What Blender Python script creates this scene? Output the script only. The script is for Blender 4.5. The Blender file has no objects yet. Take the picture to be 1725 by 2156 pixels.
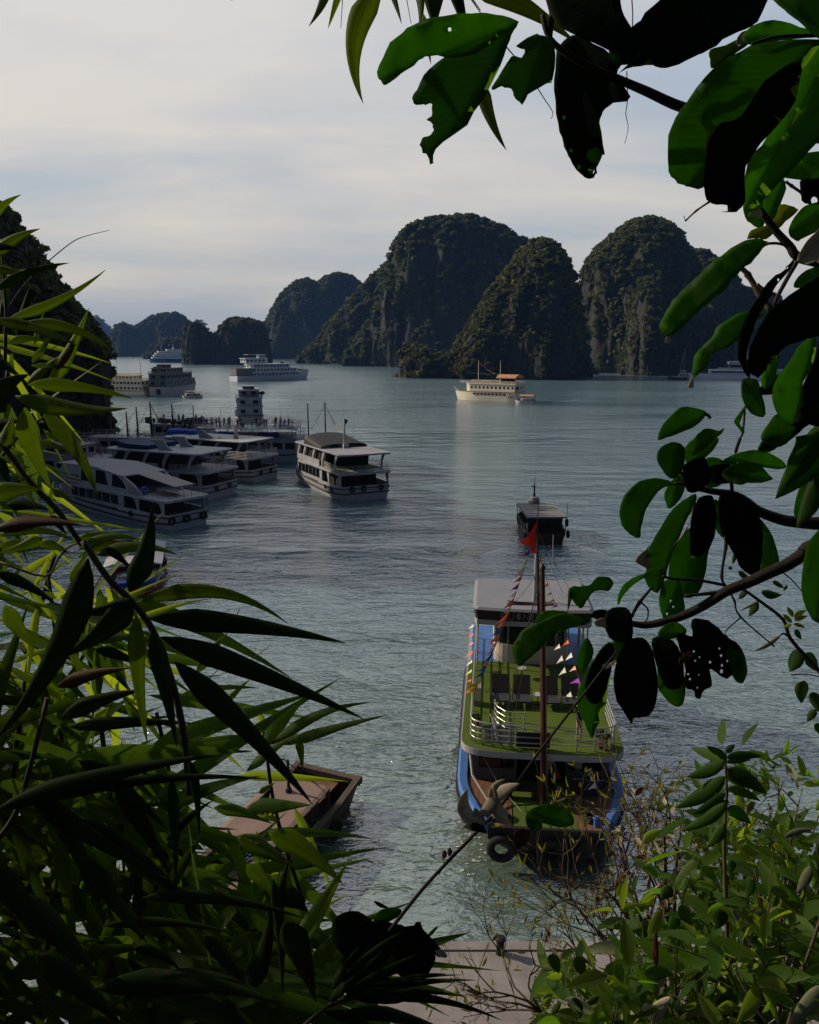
import bpy, bmesh, math, random
import numpy as np
from mathutils import Vector, Matrix, noise, geometry
R = math.radians
rng = random.Random(11)
S = bpy.context.scene
COL = S.collection

# ---------------------------------------------------------------- camera, sky, sun, exposure
CAM_Z = 21.0
PITCH = R(11.97)
FPX = 1617.0                      # focal length in pixels of a 1725 x 2156 picture
cd = bpy.data.cameras.new('camera')
cd.sensor_fit = 'VERTICAL'; cd.sensor_height = 36.0; cd.lens = 27.0
cd.clip_start = 0.05; cd.clip_end = 40000.0
cam = bpy.data.objects.new('camera', cd); COL.objects.link(cam)
cam.location = (0, 0, CAM_Z); cam.rotation_euler = (R(90) - PITCH, 0, 0)
S.camera = cam

SUN_EL = R(30.0)
SUN_AZ = R(-69.0)                 # measured from +Y towards +X: the sun stands ahead and to the left
w = bpy.data.worlds.new('World'); S.world = w; w.use_nodes = True
nt = w.node_tree; nt.nodes.clear()
def wn(t, **k):
    n = nt.nodes.new(t)
    for a, b in k.items(): setattr(n, a, b)
    return n
out = wn('ShaderNodeOutputWorld'); bg = wn('ShaderNodeBackground')
sky = wn('ShaderNodeTexSky'); sky.sky_type = 'NISHITA'; sky.sun_disc = False
sky.sun_elevation = SUN_EL; sky.sun_rotation = SUN_AZ; sky.air_density = 1.4; sky.dust_density = 3.0; sky.ozone_density = 1.0
tc = wn('ShaderNodeTexCoord'); sep = wn('ShaderNodeSeparateXYZ')
nt.links.new(tc.outputs['Generated'], sep.inputs[0])
def wmath(op, a, b=None):
    n = wn('ShaderNodeMath', operation=op)
    for i, v in enumerate((a, b)):
        if v is None: continue
        if isinstance(v, (int, float)): n.inputs[i].default_value = v
        else: nt.links.new(v, n.inputs[i])
    return n.outputs[0]
zz = wmath('MAXIMUM', wmath('ADD', sep.outputs[2], 0.16), 0.02)
cx = wmath('DIVIDE', sep.outputs[0], zz); cy = wmath('DIVIDE', sep.outputs[1], zz)
cmb = wn('ShaderNodeCombineXYZ'); nt.links.new(cx, cmb.inputs[0]); nt.links.new(cy, cmb.inputs[1])
mp = wn('ShaderNodeMapping'); mp.inputs['Rotation'].default_value = (0, 0, R(24)); mp.inputs['Scale'].default_value = (0.55, 1.25, 1)
mp.inputs['Location'].default_value = (3.1, 1.7, 0)
nt.links.new(cmb.outputs[0], mp.inputs[0])
nz = wn('ShaderNodeTexNoise'); nz.inputs['Scale'].default_value = 0.85; nz.inputs['Detail'].default_value = 7; nz.inputs['Roughness'].default_value = 0.55; nz.inputs['Distortion'].default_value = 0.4
nt.links.new(mp.outputs[0], nz.inputs['Vector'])
cr = wn('ShaderNodeValToRGB')
e = cr.color_ramp.elements
e[0].position = 0.36; e[0].color = (3.6, 4.15, 4.85, 1)      # thin blue grey veil
e[1].position = 0.64; e[1].color = (6.0, 5.65, 5.3, 1)      # brighter warm cloud
nt.links.new(nz.outputs['Fac'], cr.inputs[0])
mixw = wn('ShaderNodeMix', data_type='RGBA'); mixw.inputs['Factor'].default_value = 0.90
nt.links.new(sky.outputs[0], mixw.inputs[6]); nt.links.new(cr.outputs[0], mixw.inputs[7])
# the veil is brightest towards the sun's side of the bay and thins to deep sky overhead and behind
vd = wn('ShaderNodeVectorMath', operation='DOT_PRODUCT'); vd.inputs[1].default_value = (-0.33, 0.93, 0.16)
nt.links.new(tc.outputs['Generated'], vd.inputs[0])
mr = wn('ShaderNodeMapRange', interpolation_type='SMOOTHSTEP')
for i_, v_ in zip((1, 2, 3, 4), (-0.25, 0.84, 0.16, 1.0)): mr.inputs[i_].default_value = v_
nt.links.new(vd.outputs['Value'], mr.inputs[0])
tint = wn('ShaderNodeValToRGB'); tint.color_ramp.elements[0].color = (.55, .76, 1.15, 1); tint.color_ramp.elements[1].color = (1, 1, 1, 1)
nt.links.new(mr.outputs[0], tint.inputs[0])
hzr = wn('ShaderNodeValToRGB'); he = hzr.color_ramp.elements; he[0].position = 0.0; he[0].color = (1.02, .94, .84, 1); he[1].position = 0.34; he[1].color = (1, 1, 1, 1)
nt.links.new(sep.outputs[2], hzr.inputs[0])
hm = wn('ShaderNodeMix', data_type='RGBA', blend_type='MULTIPLY'); hm.inputs['Factor'].default_value = 1.0
nt.links.new(mixw.outputs[2], hm.inputs[6]); nt.links.new(hzr.outputs[0], hm.inputs[7])
tm = wn('ShaderNodeMix', data_type='RGBA', blend_type='MULTIPLY'); tm.inputs['Factor'].default_value = 1.0
nt.links.new(hm.outputs[2], tm.inputs[6]); nt.links.new(tint.outputs[0], tm.inputs[7])
vs_ = wn('ShaderNodeVectorMath', operation='SCALE'); nt.links.new(tm.outputs[2], vs_.inputs[0]); nt.links.new(mr.outputs[0], vs_.inputs['Scale'])
nt.links.new(vs_.outputs[0], bg.inputs['Color']); bg.inputs['Strength'].default_value = 0.125
nt.links.new(bg.outputs[0], out.inputs[0])

sd = bpy.data.lights.new('sun', 'SUN'); sd.energy = 4.6; sd.angle = R(0.6); sd.color = (1.0, 0.83, 0.62)
sun = bpy.data.objects.new('sun', sd); COL.objects.link(sun)
SUN_DIR = Vector((math.sin(SUN_AZ) * math.cos(SUN_EL), math.cos(SUN_AZ) * math.cos(SUN_EL), math.sin(SUN_EL)))
sun.rotation_euler = SUN_DIR.to_track_quat('Z', 'Y').to_euler()
sun.location = SUN_DIR * 200

S.view_settings.view_transform = 'Standard'; S.view_settings.look = 'None'
S.view_settings.exposure = 0.0; S.view_settings.gamma = 1.0
S.cycles.volume_bounces = 0; S.cycles.max_bounces = 8; S.cycles.transparent_max_bounces = 24
S.cycles.diffuse_bounces = 3; S.cycles.glossy_bounces = 3; S.cycles.transmission_bounces = 4

# ---------------------------------------------------------------- picture <-> world
CP, SP = math.cos(PITCH), math.sin(PITCH)
def ray(px, py):
    u = (px - 862.5) / FPX; v = (1078.0 - py) / FPX
    return Vector((u, CP + v * SP, v * CP - SP))          # forward component along the view axis is 1
def W(px, py, z=0.0):
    r = ray(px, py); t = (z - CAM_Z) / r.z
    return Vector((r.x * t, r.y * t, z))
def P(px, py, depth):
    return Vector((0, 0, CAM_Z)) + ray(px, py) * depth
def Q(px, py, y):                                         # the point of that ray at ground distance y
    r = ray(px, py); t = y / r.y
    return Vector((r.x * t, y, CAM_Z + r.z * t))

# ---------------------------------------------------------------- object helpers
def tag(o, label=None, cat=None, group=None, kind=None):
    if label: o['label'] = label
    if cat: o['category'] = cat
    if group: o['group'] = group
    if kind: o['kind'] = kind
    return o
def thing(name, label, cat, loc=(0, 0, 0), rz=0.0, group=None):
    o = bpy.data.objects.new(name, None); COL.objects.link(o)
    o.location = loc; o.rotation_euler = (0, 0, rz); o.empty_display_size = 0.2
    return tag(o, label, cat, group)
def copy_tree(o, parent=None, link=True):
    c = o.copy(); COL.objects.link(c); c.parent = parent
    for ch in list(o.children): copy_tree(ch, c)
    return c

class MB:
    """collects shapes, builds one mesh object"""
    def __init__(s): s.v = []; s.f = []; s.m = []; s.uv = {}
    def add(s, vs, fs, m=0):
        n = len(s.v); s.v += [tuple(p) for p in vs]
        for f in fs: s.f.append(tuple(i + n for i in f)); s.m.append(m)
        return n
    def box(s, x0, x1, y0, y1, z0, z1, m=0, M=None):
        vs = [Vector((x, y, z)) for z in (z0, z1) for y in (y0, y1) for x in (x0, x1)]
        if M: vs = [M @ p for p in vs]
        s.add(vs, [(0, 2, 3, 1), (4, 5, 7, 6), (0, 1, 5, 4), (2, 6, 7, 3), (0, 4, 6, 2), (1, 3, 7, 5)], m); return s
    def prism(s, poly, axis, a, b, m=0):
        """extrude a 2D polygon along an axis ('x': poly=(y,z), 'y': (x,z), 'z': (x,y))"""
        def at(p, t): return {'x': (t, p[0], p[1]), 'y': (p[0], t, p[1]), 'z': (p[0], p[1], t)}[axis]
        n = len(poly); vs = [at(p, a) for p in poly] + [at(p, b) for p in poly]
        tris = geometry.tessellate_polygon([[Vector((p[0], p[1], 0)) for p in poly]])
        fs = [tuple(t) for t in tris] + [tuple(i + n for i in reversed(t)) for t in tris]
        fs += [(i, (i + 1) % n, (i + 1) % n + n, i + n) for i in range(n)]
        s.add(vs, fs, m); return s
    def tube(s, pts, r, n=6, m=0, cap=True):
        pts = [Vector(p) for p in pts]; k = len(pts)
        rs = r if isinstance(r, (list, tuple)) else [r] * k
        up = Vector((0, 0, 1)); vs = []
        for i, p in enumerate(pts):
            d = (pts[min(i + 1, k - 1)] - pts[max(i - 1, 0)]).normalized()
            ref = up if abs(d.z) < 0.95 else Vector((1, 0, 0))
            a = d.cross(ref).normalized(); b = d.cross(a).normalized()
            for j in range(n):
                t = 2 * math.pi * j / n
                vs.append(p + (a * math.cos(t) + b * math.sin(t)) * rs[i])
        fs = [(i * n + j, i * n + (j + 1) % n, (i + 1) * n + (j + 1) % n, (i + 1) * n + j) for i in range(k - 1) for j in range(n)]
        if cap: fs += [tuple(range(n - 1, -1, -1)), tuple((k - 1) * n + j for j in range(n))]
        s.add(vs, fs, m); return s
    def torus(s, c, R_, r, axis='y', n=16, k=8, m=0):
        vs = []
        for i in range(n):
            a = 2 * math.pi * i / n
            for j in range(k):
                b = 2 * math.pi * j / k
                q = (R_ + r * math.cos(b)); u, v, h = q * math.cos(a), q * math.sin(a), r * math.sin(b)
                d = {'y': (u, h, v), 'x': (h, u, v), 'z': (u, v, h)}[axis]
                vs.append((c[0] + d[0], c[1] + d[1], c[2] + d[2]))
        fs = [(i * k + j, ((i + 1) % n) * k + j, ((i + 1) % n) * k + (j + 1) % k, i * k + (j + 1) % k) for i in range(n) for j in range(k)]
        s.add(vs, fs, m); return s
    def lathe(s, c, prof, n=14, m=0):
        vs = []; k = len(prof)
        for (r, z) in prof:
            for j in range(n):
                t = 2 * math.pi * j / n; vs.append((c[0] + r * math.cos(t), c[1] + r * math.sin(t), c[2] + z))
        fs = [(i * n + j, i * n + (j + 1) % n, (i + 1) * n + (j + 1) % n, (i + 1) * n + j) for i in range(k - 1) for j in range(n)]
        fs += [tuple(range(n - 1, -1, -1)), tuple((k - 1) * n + j for j in range(n))]
        s.add(vs, fs, m); return s
    def loft(s, secs, m=0, close=False, caps=True):
        k = len(secs[0]); vs = [p for sec in secs for p in sec]; J = k if close else k - 1
        fs = [(i * k + j, i * k + (j + 1) % k, (i + 1) * k + (j + 1) % k, (i + 1) * k + j) for i in range(len(secs) - 1) for j in range(J)]
        if caps: fs += [tuple(range(k - 1, -1, -1)), tuple((len(secs) - 1) * k + j for j in range(k))]
        s.add(vs, fs, m); return s
    def build(s, name, mats, parent=None, smooth=False, bevel=0.0):
        if not isinstance(mats, (list, tuple)): mats = [mats]
        me = bpy.data.meshes.new(name); me.from_pydata(s.v, [], s.f)
        for mt in mats: me.materials.append(mt)
        if len(mats) > 1: me.polygons.foreach_set('material_index', s.m)
        bm = bmesh.new(); bm.from_mesh(me); bmesh.ops.recalc_face_normals(bm, faces=bm.faces); bm.to_mesh(me); bm.free()
        if smooth: me.polygons.foreach_set('use_smooth', [True] * len(me.polygons))
        me.update()
        o = bpy.data.objects.new(name, me); COL.objects.link(o)
        if parent: o.parent = parent
        if bevel:
            b = o.modifiers.new('bevel', 'BEVEL'); b.width = bevel; b.segments = 2; b.limit_method = 'ANGLE'
        return o

def np_mesh(name, verts, quads, mat, parent=None, uv=None, smooth=False, attr=None):
    """fast mesh from numpy arrays; quads is (n,4) or (n,3)"""
    me = bpy.data.meshes.new(name); n, k = quads.shape
    me.vertices.add(len(verts)); me.vertices.foreach_set('co', np.asarray(verts, np.float32).ravel())
    me.loops.add(n * k); me.loops.foreach_set('vertex_index', quads.astype(np.int32).ravel())
    me.polygons.add(n); me.polygons.foreach_set('loop_start', np.arange(0, n * k, k, dtype=np.int32))
    me.polygons.foreach_set('loop_total', np.full(n, k, np.int32))
    if smooth: me.polygons.foreach_set('use_smooth', np.ones(n, bool))
    me.materials.append(mat)
    me.update(calc_edges=True)
    if uv is not None:
        l = me.uv_layers.new(name='UVMap'); l.data.foreach_set('uv', np.asarray(uv, np.float32)[quads.ravel()].ravel())
    if attr is not None:
        a = me.attributes.new('var', 'FLOAT', 'POINT'); a.data.foreach_set('value', np.asarray(attr, np.float32))
    o = bpy.data.objects.new(name, me); COL.objects.link(o)
    if parent: o.parent = parent
    return o

# ---------------------------------------------------------------- materials
def newmat(name):
    m = bpy.data.materials.new(name); m.use_nodes = True
    t = m.node_tree; b = t.nodes['Principled BSDF']
    return m, t, b
def node(t, typ, **k):
    n = t.nodes.new(typ)
    for a, v in k.items(): setattr(n, a, v)
    return n
def ramp(t, fac, stops):
    n = node(t, 'ShaderNodeValToRGB'); els = n.color_ramp.elements
    while len(els) < len(stops): els.new(0.5)
    for el, (p, c) in zip(els, stops): el.position = p; el.color = (*c, 1)
    t.links.new(fac, n.inputs[0]); return n.outputs[0]
def noisetex(t, scale, detail=4, rough=0.55, coord='Object', stretch=None, dist=0.0):
    c = node(t, 'ShaderNodeTexCoord'); n = node(t, 'ShaderNodeTexNoise')
    n.inputs['Scale'].default_value = scale; n.inputs['Detail'].default_value = detail; n.inputs['Roughness'].default_value = rough
    n.inputs['Distortion'].default_value = dist
    src = c.outputs[coord]
    if stretch:
        mpp = node(t, 'ShaderNodeMapping'); mpp.inputs['Scale'].default_value = stretch
        t.links.new(src, mpp.inputs[0]); src = mpp.outputs[0]
    t.links.new(src, n.inputs['Vector']); return n.outputs['Fac']
def mixc(t, fac, a, b, mode='MIX'):
    n = node(t, 'ShaderNodeMix', data_type='RGBA', blend_type=mode)
    for i, v in ((0, fac), (6, a), (7, b)):
        if isinstance(v, (int, float)): n.inputs[i].default_value = v
        elif isinstance(v, tuple): n.inputs[i].default_value = (*v, 1)
        else: t.links.new(v, n.inputs[i])
    return n.outputs[2]
def bump(t, b, h, strength=0.3, dist=0.02):
    n = node(t, 'ShaderNodeBump'); n.inputs['Strength'].default_value = strength; n.inputs['Distance'].default_value = dist
    t.links.new(h, n.inputs['Height']); t.links.new(n.outputs[0], b.inputs['Normal']); return n
_mc = {}
def paint(name, col, rough=0.45, wear=0.25, dirt=(0.10, 0.085, 0.07), scale=1.2, metal=0.0, stretch=(1, 1, 0.35)):
    """worn painted or plain surface: colour with irregular grime and streaks"""
    if name in _mc: return _mc[name]
    m, t, b = newmat(name)
    f = noisetex(t, scale, 6, 0.65, stretch=stretch)
    r = ramp(t, f, [(0.42, (0, 0, 0)), (0.72, (wear,) * 3)])
    f2 = noisetex(t, scale * 9, 3, 0.6)
    c = mixc(t, r, col, tuple(x * 0.5 + y * 0.5 for x, y in zip(dirt, col)))
    c = mixc(t, 0.18, c, ramp(t, f2, [(0.3, tuple(x * 0.6 for x in col)), (0.7, tuple(min(1, x * 1.15) for x in col))]))
    t.links.new(c, b.inputs['Base Color'])
    b.inputs['Metallic'].default_value = metal
    rr = ramp(t, f2, [(0.2, (rough * 0.8,) * 3), (0.8, (min(1, rough * 1.3),) * 3)])
    t.links.new(rr, b.inputs['Roughness']); b.inputs['Specular IOR Level'].default_value = 0.5 if metal else 0.22
    _mc[name] = m; return m
def wood(name, col, rough=0.7, scale=2.0, axis=(1, 8, 8)):
    if name in _mc: return _mc[name]
    m, t, b = newmat(name)
    f = noisetex(t, scale, 6, 0.6, stretch=axis, dist=0.3)
    c = ramp(t, f, [(0.3, tuple(x * 0.5 for x in col)), (0.55, col), (0.8, tuple(min(1, x * 1.4) for x in col))])
    t.links.new(c, b.inputs['Base Color']); b.inputs['Roughness'].default_value = rough; b.inputs['Specular IOR Level'].default_value = 0.22
    bump(t, b, f, 0.3, 0.01); _mc[name] = m; return m
# ---------------------------------------------------------------- water
def water_material():
    m, t, b = newmat('sea water')
    b.inputs['Base Color'].default_value = (0.018, 0.055, 0.052, 1); b.inputs['Roughness'].default_value = 0.06; b.inputs['IOR'].default_value = 3.2
    c = noisetex(t, 0.02, 3, 0.5)
    deep = ramp(t, c, [(0.3, (0.062, 0.132, 0.172)), (0.7, (0.088, 0.152, 0.176))])
    cc = node(t, 'ShaderNodeTexCoord'); sy = node(t, 'ShaderNodeSeparateXYZ'); t.links.new(cc.outputs['Object'], sy.inputs[0])
    mrr = node(t, 'ShaderNodeMapRange'); mrr.inputs[1].default_value = 22.0; mrr.inputs[2].default_value = 60.0; t.links.new(sy.outputs[1], mrr.inputs[0])
    t.links.new(mixc(t, mrr.outputs[0], (0.095, 0.140, 0.105), deep), b.inputs['Base Color'])       # silty green shallows by the quay
    def n(scale, det, st, rough=0.5, dist=0.0): return noisetex(t, scale, det, rough, stretch=st, dist=dist)
    def mul(a, k):
        x = node(t, 'ShaderNodeMath', operation='MULTIPLY'); t.links.new(a, x.inputs[0])
        if isinstance(k, (int, float)): x.inputs[1].default_value = k
        else: t.links.new(k, x.inputs[1])
        return x.outputs[0]
    def add(a, c2):
        x = node(t, 'ShaderNodeMath', operation='ADD'); t.links.new(a, x.inputs[0]); t.links.new(c2, x.inputs[1]); return x.outputs[0]
    patch = ramp(t, n(0.020, 4, (0.45, 1.5, 1), 0.55, 0.8), [(0.36, (0.30,) * 3), (0.60, (1,) * 3)])   # calm and ruffled areas
    def crest(a):
        x = node(t, 'ShaderNodeMath', operation='MULTIPLY_ADD'); t.links.new(a, x.inputs[0]); x.inputs[1].default_value = 2.0; x.inputs[2].default_value = -1.0
        y = node(t, 'ShaderNodeMath', operation='ABSOLUTE'); t.links.new(x.outputs[0], y.inputs[0])
        z = node(t, 'ShaderNodeMath', operation='SUBTRACT'); z.inputs[0].default_value = 1.0; t.links.new(y.outputs[0], z.inputs[1]); return z.outputs[0]
    h = mul(n(0.55, 3, (0.50, 1.2, 1), 0.55, 0.6), 0.85)
    h = add(h, mul(crest(n(0.95, 3, (0.45, 1.2, 1), 0.55, 0.8)), 0.22))
    h = add(h, mul(n(2.3, 3, (0.55, 1.2, 1), 0.55, 0.6), 0.26))
    h = mul(h, patch)
    h = add(h, mul(n(0.15, 2, (0.6, 1.2, 1), 0.5, 0.2), 1.4))
    calm = node(t, 'ShaderNodeMapRange', interpolation_type='SMOOTHERSTEP'); t.links.new(sy.outputs[1], calm.inputs[0])      # the open bay lies calmer than the water near the boats
    for i_, v_ in zip((1, 2, 3, 4), (40.0, 320.0, 1.0, 0.38)): calm.inputs[i_].default_value = v_
    h = mul(h, calm.outputs[0])
    rg = node(t, 'ShaderNodeMapRange'); t.links.new(sy.outputs[1], rg.inputs[0])          # ripples too fine to see far off
    for i_, v_ in zip((1, 2, 3, 4), (60.0, 500.0, 0.07, 0.20)): rg.inputs[i_].default_value = v_
    t.links.new(rg.outputs[0], b.inputs['Roughness'])
    bp = node(t, 'ShaderNodeBump'); bp.inputs['Strength'].default_value = 1.0; bp.inputs['Distance'].default_value = WAVE
    t.links.new(h, bp.inputs['Height']); t.links.new(bp.outputs[0], b.inputs['Normal'])
    return m
WAVE = 0.70
M_WATER = water_material()
# one sheet to the horizon
mb = MB()
ys = [-60, 0, 20, 40, 80, 160, 320, 640, 1280, 2600, 5200, 11000]
xs = [-8400, -3000, -800, -200, -50, 0, 50, 200, 800, 3000, 8400]
vs = [(x, y, 0) for y in ys for x in xs]; nx = len(xs)
mb.add(vs, [(j * nx + i, j * nx + i + 1, (j + 1) * nx + i + 1, (j + 1) * nx + i) for j in range(len(ys) - 1) for i in range(nx - 1)])
sea = mb.build('sea_water', M_WATER); tag(sea, kind='structure')

# ---------------------------------------------------------------- limestone hills
def rock_material(name, base, light, streak=0.5):
    m, t, b = newmat(name)
    big = noisetex(t, 0.045, 6, 0.62)
    vert = noisetex(t, 0.22, 7, 0.65, stretch=(1, 1, 0.12), dist=0.8)
    col = ramp(t, vert, [(0.30, tuple(x * 0.45 for x in base)), (0.5, base), (0.70, light)])
    col = mixc(t, ramp(t, big, [(0.45, (0, 0, 0)), (0.62, (0.75,) * 3)]), col, (0.030, 0.038, 0.018))
    t.links.new(col, b.inputs['Base Color']); b.inputs['Roughness'].default_value = 0.95
    b.inputs['Specular IOR Level'].default_value = 0.1
    bump(t, b, vert, 0.9, 2.2)
    return m
M_ROCK = rock_material('limestone', (0.034, 0.034, 0.035), (0.048, 0.047, 0.047))
def leafmass_material(name, dark, mid, light, trans=0.35):
    m, t, b = newmat(name)
    a = node(t, 'ShaderNodeAttribute', attribute_name='var')
    f = noisetex(t, 0.06, 4, 0.6)
    ad = node(t, 'ShaderNodeMath', operation='ADD'); t.links.new(a.outputs['Fac'], ad.inputs[0]); t.links.new(f, ad.inputs[1])
    hv = node(t, 'ShaderNodeMath', operation='MULTIPLY'); t.links.new(ad.outputs[0], hv.inputs[0]); hv.inputs[1].default_value = 0.5
    c = ramp(t, hv.outputs[0], [(0.25, dark), (0.5, mid), (0.75, light)])
    t.links.new(c, b.inputs['Base Color']); b.inputs['Roughness'].default_value = 0.8; b.inputs['Specular IOR Level'].default_value = 0.2
    tr = node(t, 'ShaderNodeBsdfTranslucent'); t.links.new(c, tr.inputs[0])
    ms = node(t, 'ShaderNodeMixShader'); ms.inputs[0].default_value = trans
    o = t.nodes['Material Output']
    t.links.new(b.outputs[0], ms.inputs[1]); t.links.new(tr.outputs[0], ms.inputs[2]); t.links.new(ms.outputs[0], o.inputs[0])
    return m
M_HILLGREEN = leafmass_material('hill forest leaves', (0.030, 0.042, 0.012), (0.070, 0.085, 0.024), (0.135, 0.132, 0.042))

def interp(xs_, ys_, x):
    return float(np.interp(x, xs_, ys_))
def crowns(name, cs, rs, seed, parent, mat, k=34, leaf=0.42, squash=0.8):
    """tree crowns: every crown a shell of many small leaf clumps facing all ways"""
    g = np.random.default_rng(seed); n = len(cs)
    if n == 0: return
    cs = np.asarray(cs, float); rs = np.asarray(rs, float)
    d = g.normal(size=(n, k, 3)); d /= np.linalg.norm(d, axis=2, keepdims=True)
    d[:, :, 2] = np.abs(d[:, :, 2]) * 1.0 - 0.25
    rad = (0.55 + 0.5 * g.random((n, k, 1)))
    c = cs[:, None, :] + d * rad * rs[:, None, None] * np.array([1, 1, squash])
    a = g.normal(size=(n, k, 3)); nn = d + 0.7 * g.normal(size=(n, k, 3)); nn /= np.linalg.norm(nn, axis=2, keepdims=True)
    u = np.cross(nn, a); u /= np.linalg.norm(u, axis=2, keepdims=True); v = np.cross(nn, u)
    sz = (rs[:, None, None] * leaf * (0.6 + 0.8 * g.random((n, k, 1))))
    p0 = c - u * sz; p1 = c + v * sz * 0.7; p2 = c + u * sz; p3 = c - v * sz * 0.7
    V = np.stack([p0, p1, p2, p3], axis=2).reshape(-1, 3)
    F = np.arange(n * k * 4).reshape(-1, 4)
    var = np.repeat(g.random(n) * 0.7 + 0.15, k * 4) + np.repeat(g.random(n * k) * 0.3 - 0.15, 4)
    return np_mesh(name, V, F, mat, parent, attr=var)

def hill(name, label, dist, sil, deep=0.75, seed=1, nu=150, nv=70, pow_n=2.6, rough=1.0, tree_r=(1.6, 3.6), spacing=4.0, green=0.45, base_y=None, rockm=None, greenm=None, ksm=34, front=None):
    """a limestone hill whose ridge, seen from the bay, follows sil = [(px, py), ...] at ground distance dist"""
    pts = [Q(px, py, dist) for px, py in sil]
    xs_ = np.array([p.x for p in pts]); hs = np.array([max(p.z, 0.0) for p in pts])
    x0, x1 = xs_[0], xs_[-1]; Hm = hs.max()
    V = np.zeros((nu, nv, 3))
    for i in range(nu):
        u = i / (nu - 1); x = x0 + (x1 - x0) * u
        H = max(interp(xs_, hs, x), 0.02)
        H += 0.0
        e = min(u, 1 - u); 
        D = (Hm * 0.25 + H * 0.75) * deep * (0.75 + 0.5 * noise.noise(Vector((x / Hm * 2.3, seed * 7.1, 0.3)))) * min(1.0, (e * 9) ** 0.5 + 0.02)
        for j in range(nv):
            v = -1 + 2 * j / (nv - 1)
            h = H * (1 - abs(v) ** pow_n) ** (1 / 1.6)
            y = dist + D * v + (front(x) if front else 0.0)
            V[i, j] = (x, y, h - 0.8)
    out_ = V.copy(); k = rough
    for i in range(nu):
        for j in range(nv):
            p = Vector(V[i, j]); s_ = Hm
            q = p / (s_ * 0.22) + Vector((seed * 3.3, 0, 0))
            f1 = noise.fractal(q, 1.0, 2.0, 5)
            q2 = Vector((p.x / (s_ * 0.09), p.y / (s_ * 0.09), p.z / (s_ * 0.42))) + Vector((0, seed * 2.7, 0))
            f2 = noise.fractal(q2, 0.9, 2.1, 4)
            am = min(1.0, max(p.z, 0) / (0.12 * s_) + 0.25)
            v = -1 + 2 * j / (nv - 1)
            out_[i, j, 1] += s_ * (0.075 * f1 + 0.050 * f2) * k * (1.0 if abs(v) < 0.999 else 0.4)
            out_[i, j, 0] += s_ * 0.018 * f2 * k * am
            out_[i, j, 2] += s_ * 0.022 * f1 * k * am * (1 if p.z > 1 else 0)
    verts = out_.reshape(-1, 3)
    idx = np.arange(nu * nv).reshape(nu, nv)
    F = np.stack([idx[:-1, :-1], idx[1:, :-1], idx[1:, 1:], idx[:-1, 1:]], axis=2).reshape(-1, 4)
    o = np_mesh(name, verts, F, rockm or M_ROCK, smooth=False)
    tag(o, label, 'hill' , kind='structure')
    # forest on the ledges and tops
    g = np.random.default_rng(seed + 50)
    A, B, C, D_ = (verts[F[:, q]] for q in range(4))
    nrm = np.cross(C - A, D_ - B); area = np.linalg.norm(nrm, axis=1) * 0.5; nrm /= (2 * area[:, None] + 1e-9)
    nrm *= np.sign(nrm[:, 2:3] + 1e-9)
    cen = (A + B + C + D_) / 4
    face_ok = (cen[:, 1] < dist + Hm * 0.25) & (cen[:, 2] > 1.0)
    pr = np.clip((nrm[:, 2] - (1 - green) * 0.62) / 0.22, 0.0, 1.0)
    nn_ = np.array([noise.noise(Vector(c_) / (Hm * 0.13)) for c_ in cen])
    pr = np.clip(pr + 0.55 * np.clip(nn_ * 2.2, -0.6, 1.0) * green * 1.4, 0.07, 1.0)
    lam = area / (spacing ** 2) * pr * face_ok
    cnt = g.poisson(lam)
    ids = np.repeat(np.arange(len(F)), cnt)
    w_ = g.random((len(ids), 2))
    p_ = A[ids] + (B[ids] - A[ids]) * w_[:, :1] + (D_[ids] - A[ids]) * w_[:, 1:]
    r_ = tree_r[0] + (tree_r[1] - tree_r[0]) * g.random(len(ids)) ** 1.6
    p_ += nrm[ids] * (r_ * 0.35)[:, None]
    f_ = crowns('forest', p_, r_, seed + 90, o, greenm or M_HILLGREEN, k=ksm)
    if f_: f_['kind'] = 'stuff'
    print(name, 'crowns', len(ids)); return o

hill('limestone_hill', 'tall broad dome shaped limestone hill in the middle, dark cliff with forested top', 1000,
     [(722, 768), (735, 735), (750, 720), (775, 690), (800, 640), (815, 590), (822, 545), (835, 505), (860, 482), (885, 470), (925, 461), (965, 459), (1000, 462), (1035, 473), (1060, 487), (1085, 502), (1110, 514), (1135, 545), (1160, 600), (1190, 680), (1215, 768)],
     deep=0.5, seed=2, nu=190, nv=80, pow_n=3.2, tree_r=(2.2, 5.5), spacing=5.0, green=0.50)
hill('limestone_hill', 'steep green flank sloping down left of the broad dome hill', 1180,
     [(622, 752), (640, 742), (665, 720), (690, 690), (720, 655), (750, 618), (785, 585), (815, 555), (850, 540), (900, 560), (960, 640), (1000, 752)],
     deep=0.7, seed=3, nu=140, nv=60, pow_n=2.2, tree_r=(2.5, 5.5), spacing=5.2, green=0.70)
hill('limestone_hill', 'pointed cone shaped limestone hill with sunlit green left slope in front of the dome', 600,
     [(838, 796), (842, 745), (850, 722), (900, 735), (930, 745), (955, 740), (985, 690), (1010, 650), (1035, 615), (1060, 585), (1080, 555), (1100, 530), (1120, 510), (1140, 505), (1158, 509), (1178, 530), (1195, 560), (1207, 600), (1220, 660), (1235, 730), (1250, 793)],
     deep=0.75, seed=4, nu=190, nv=80, pow_n=2.3, tree_r=(1.3, 3.4), spacing=2.6, green=0.68)
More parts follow.
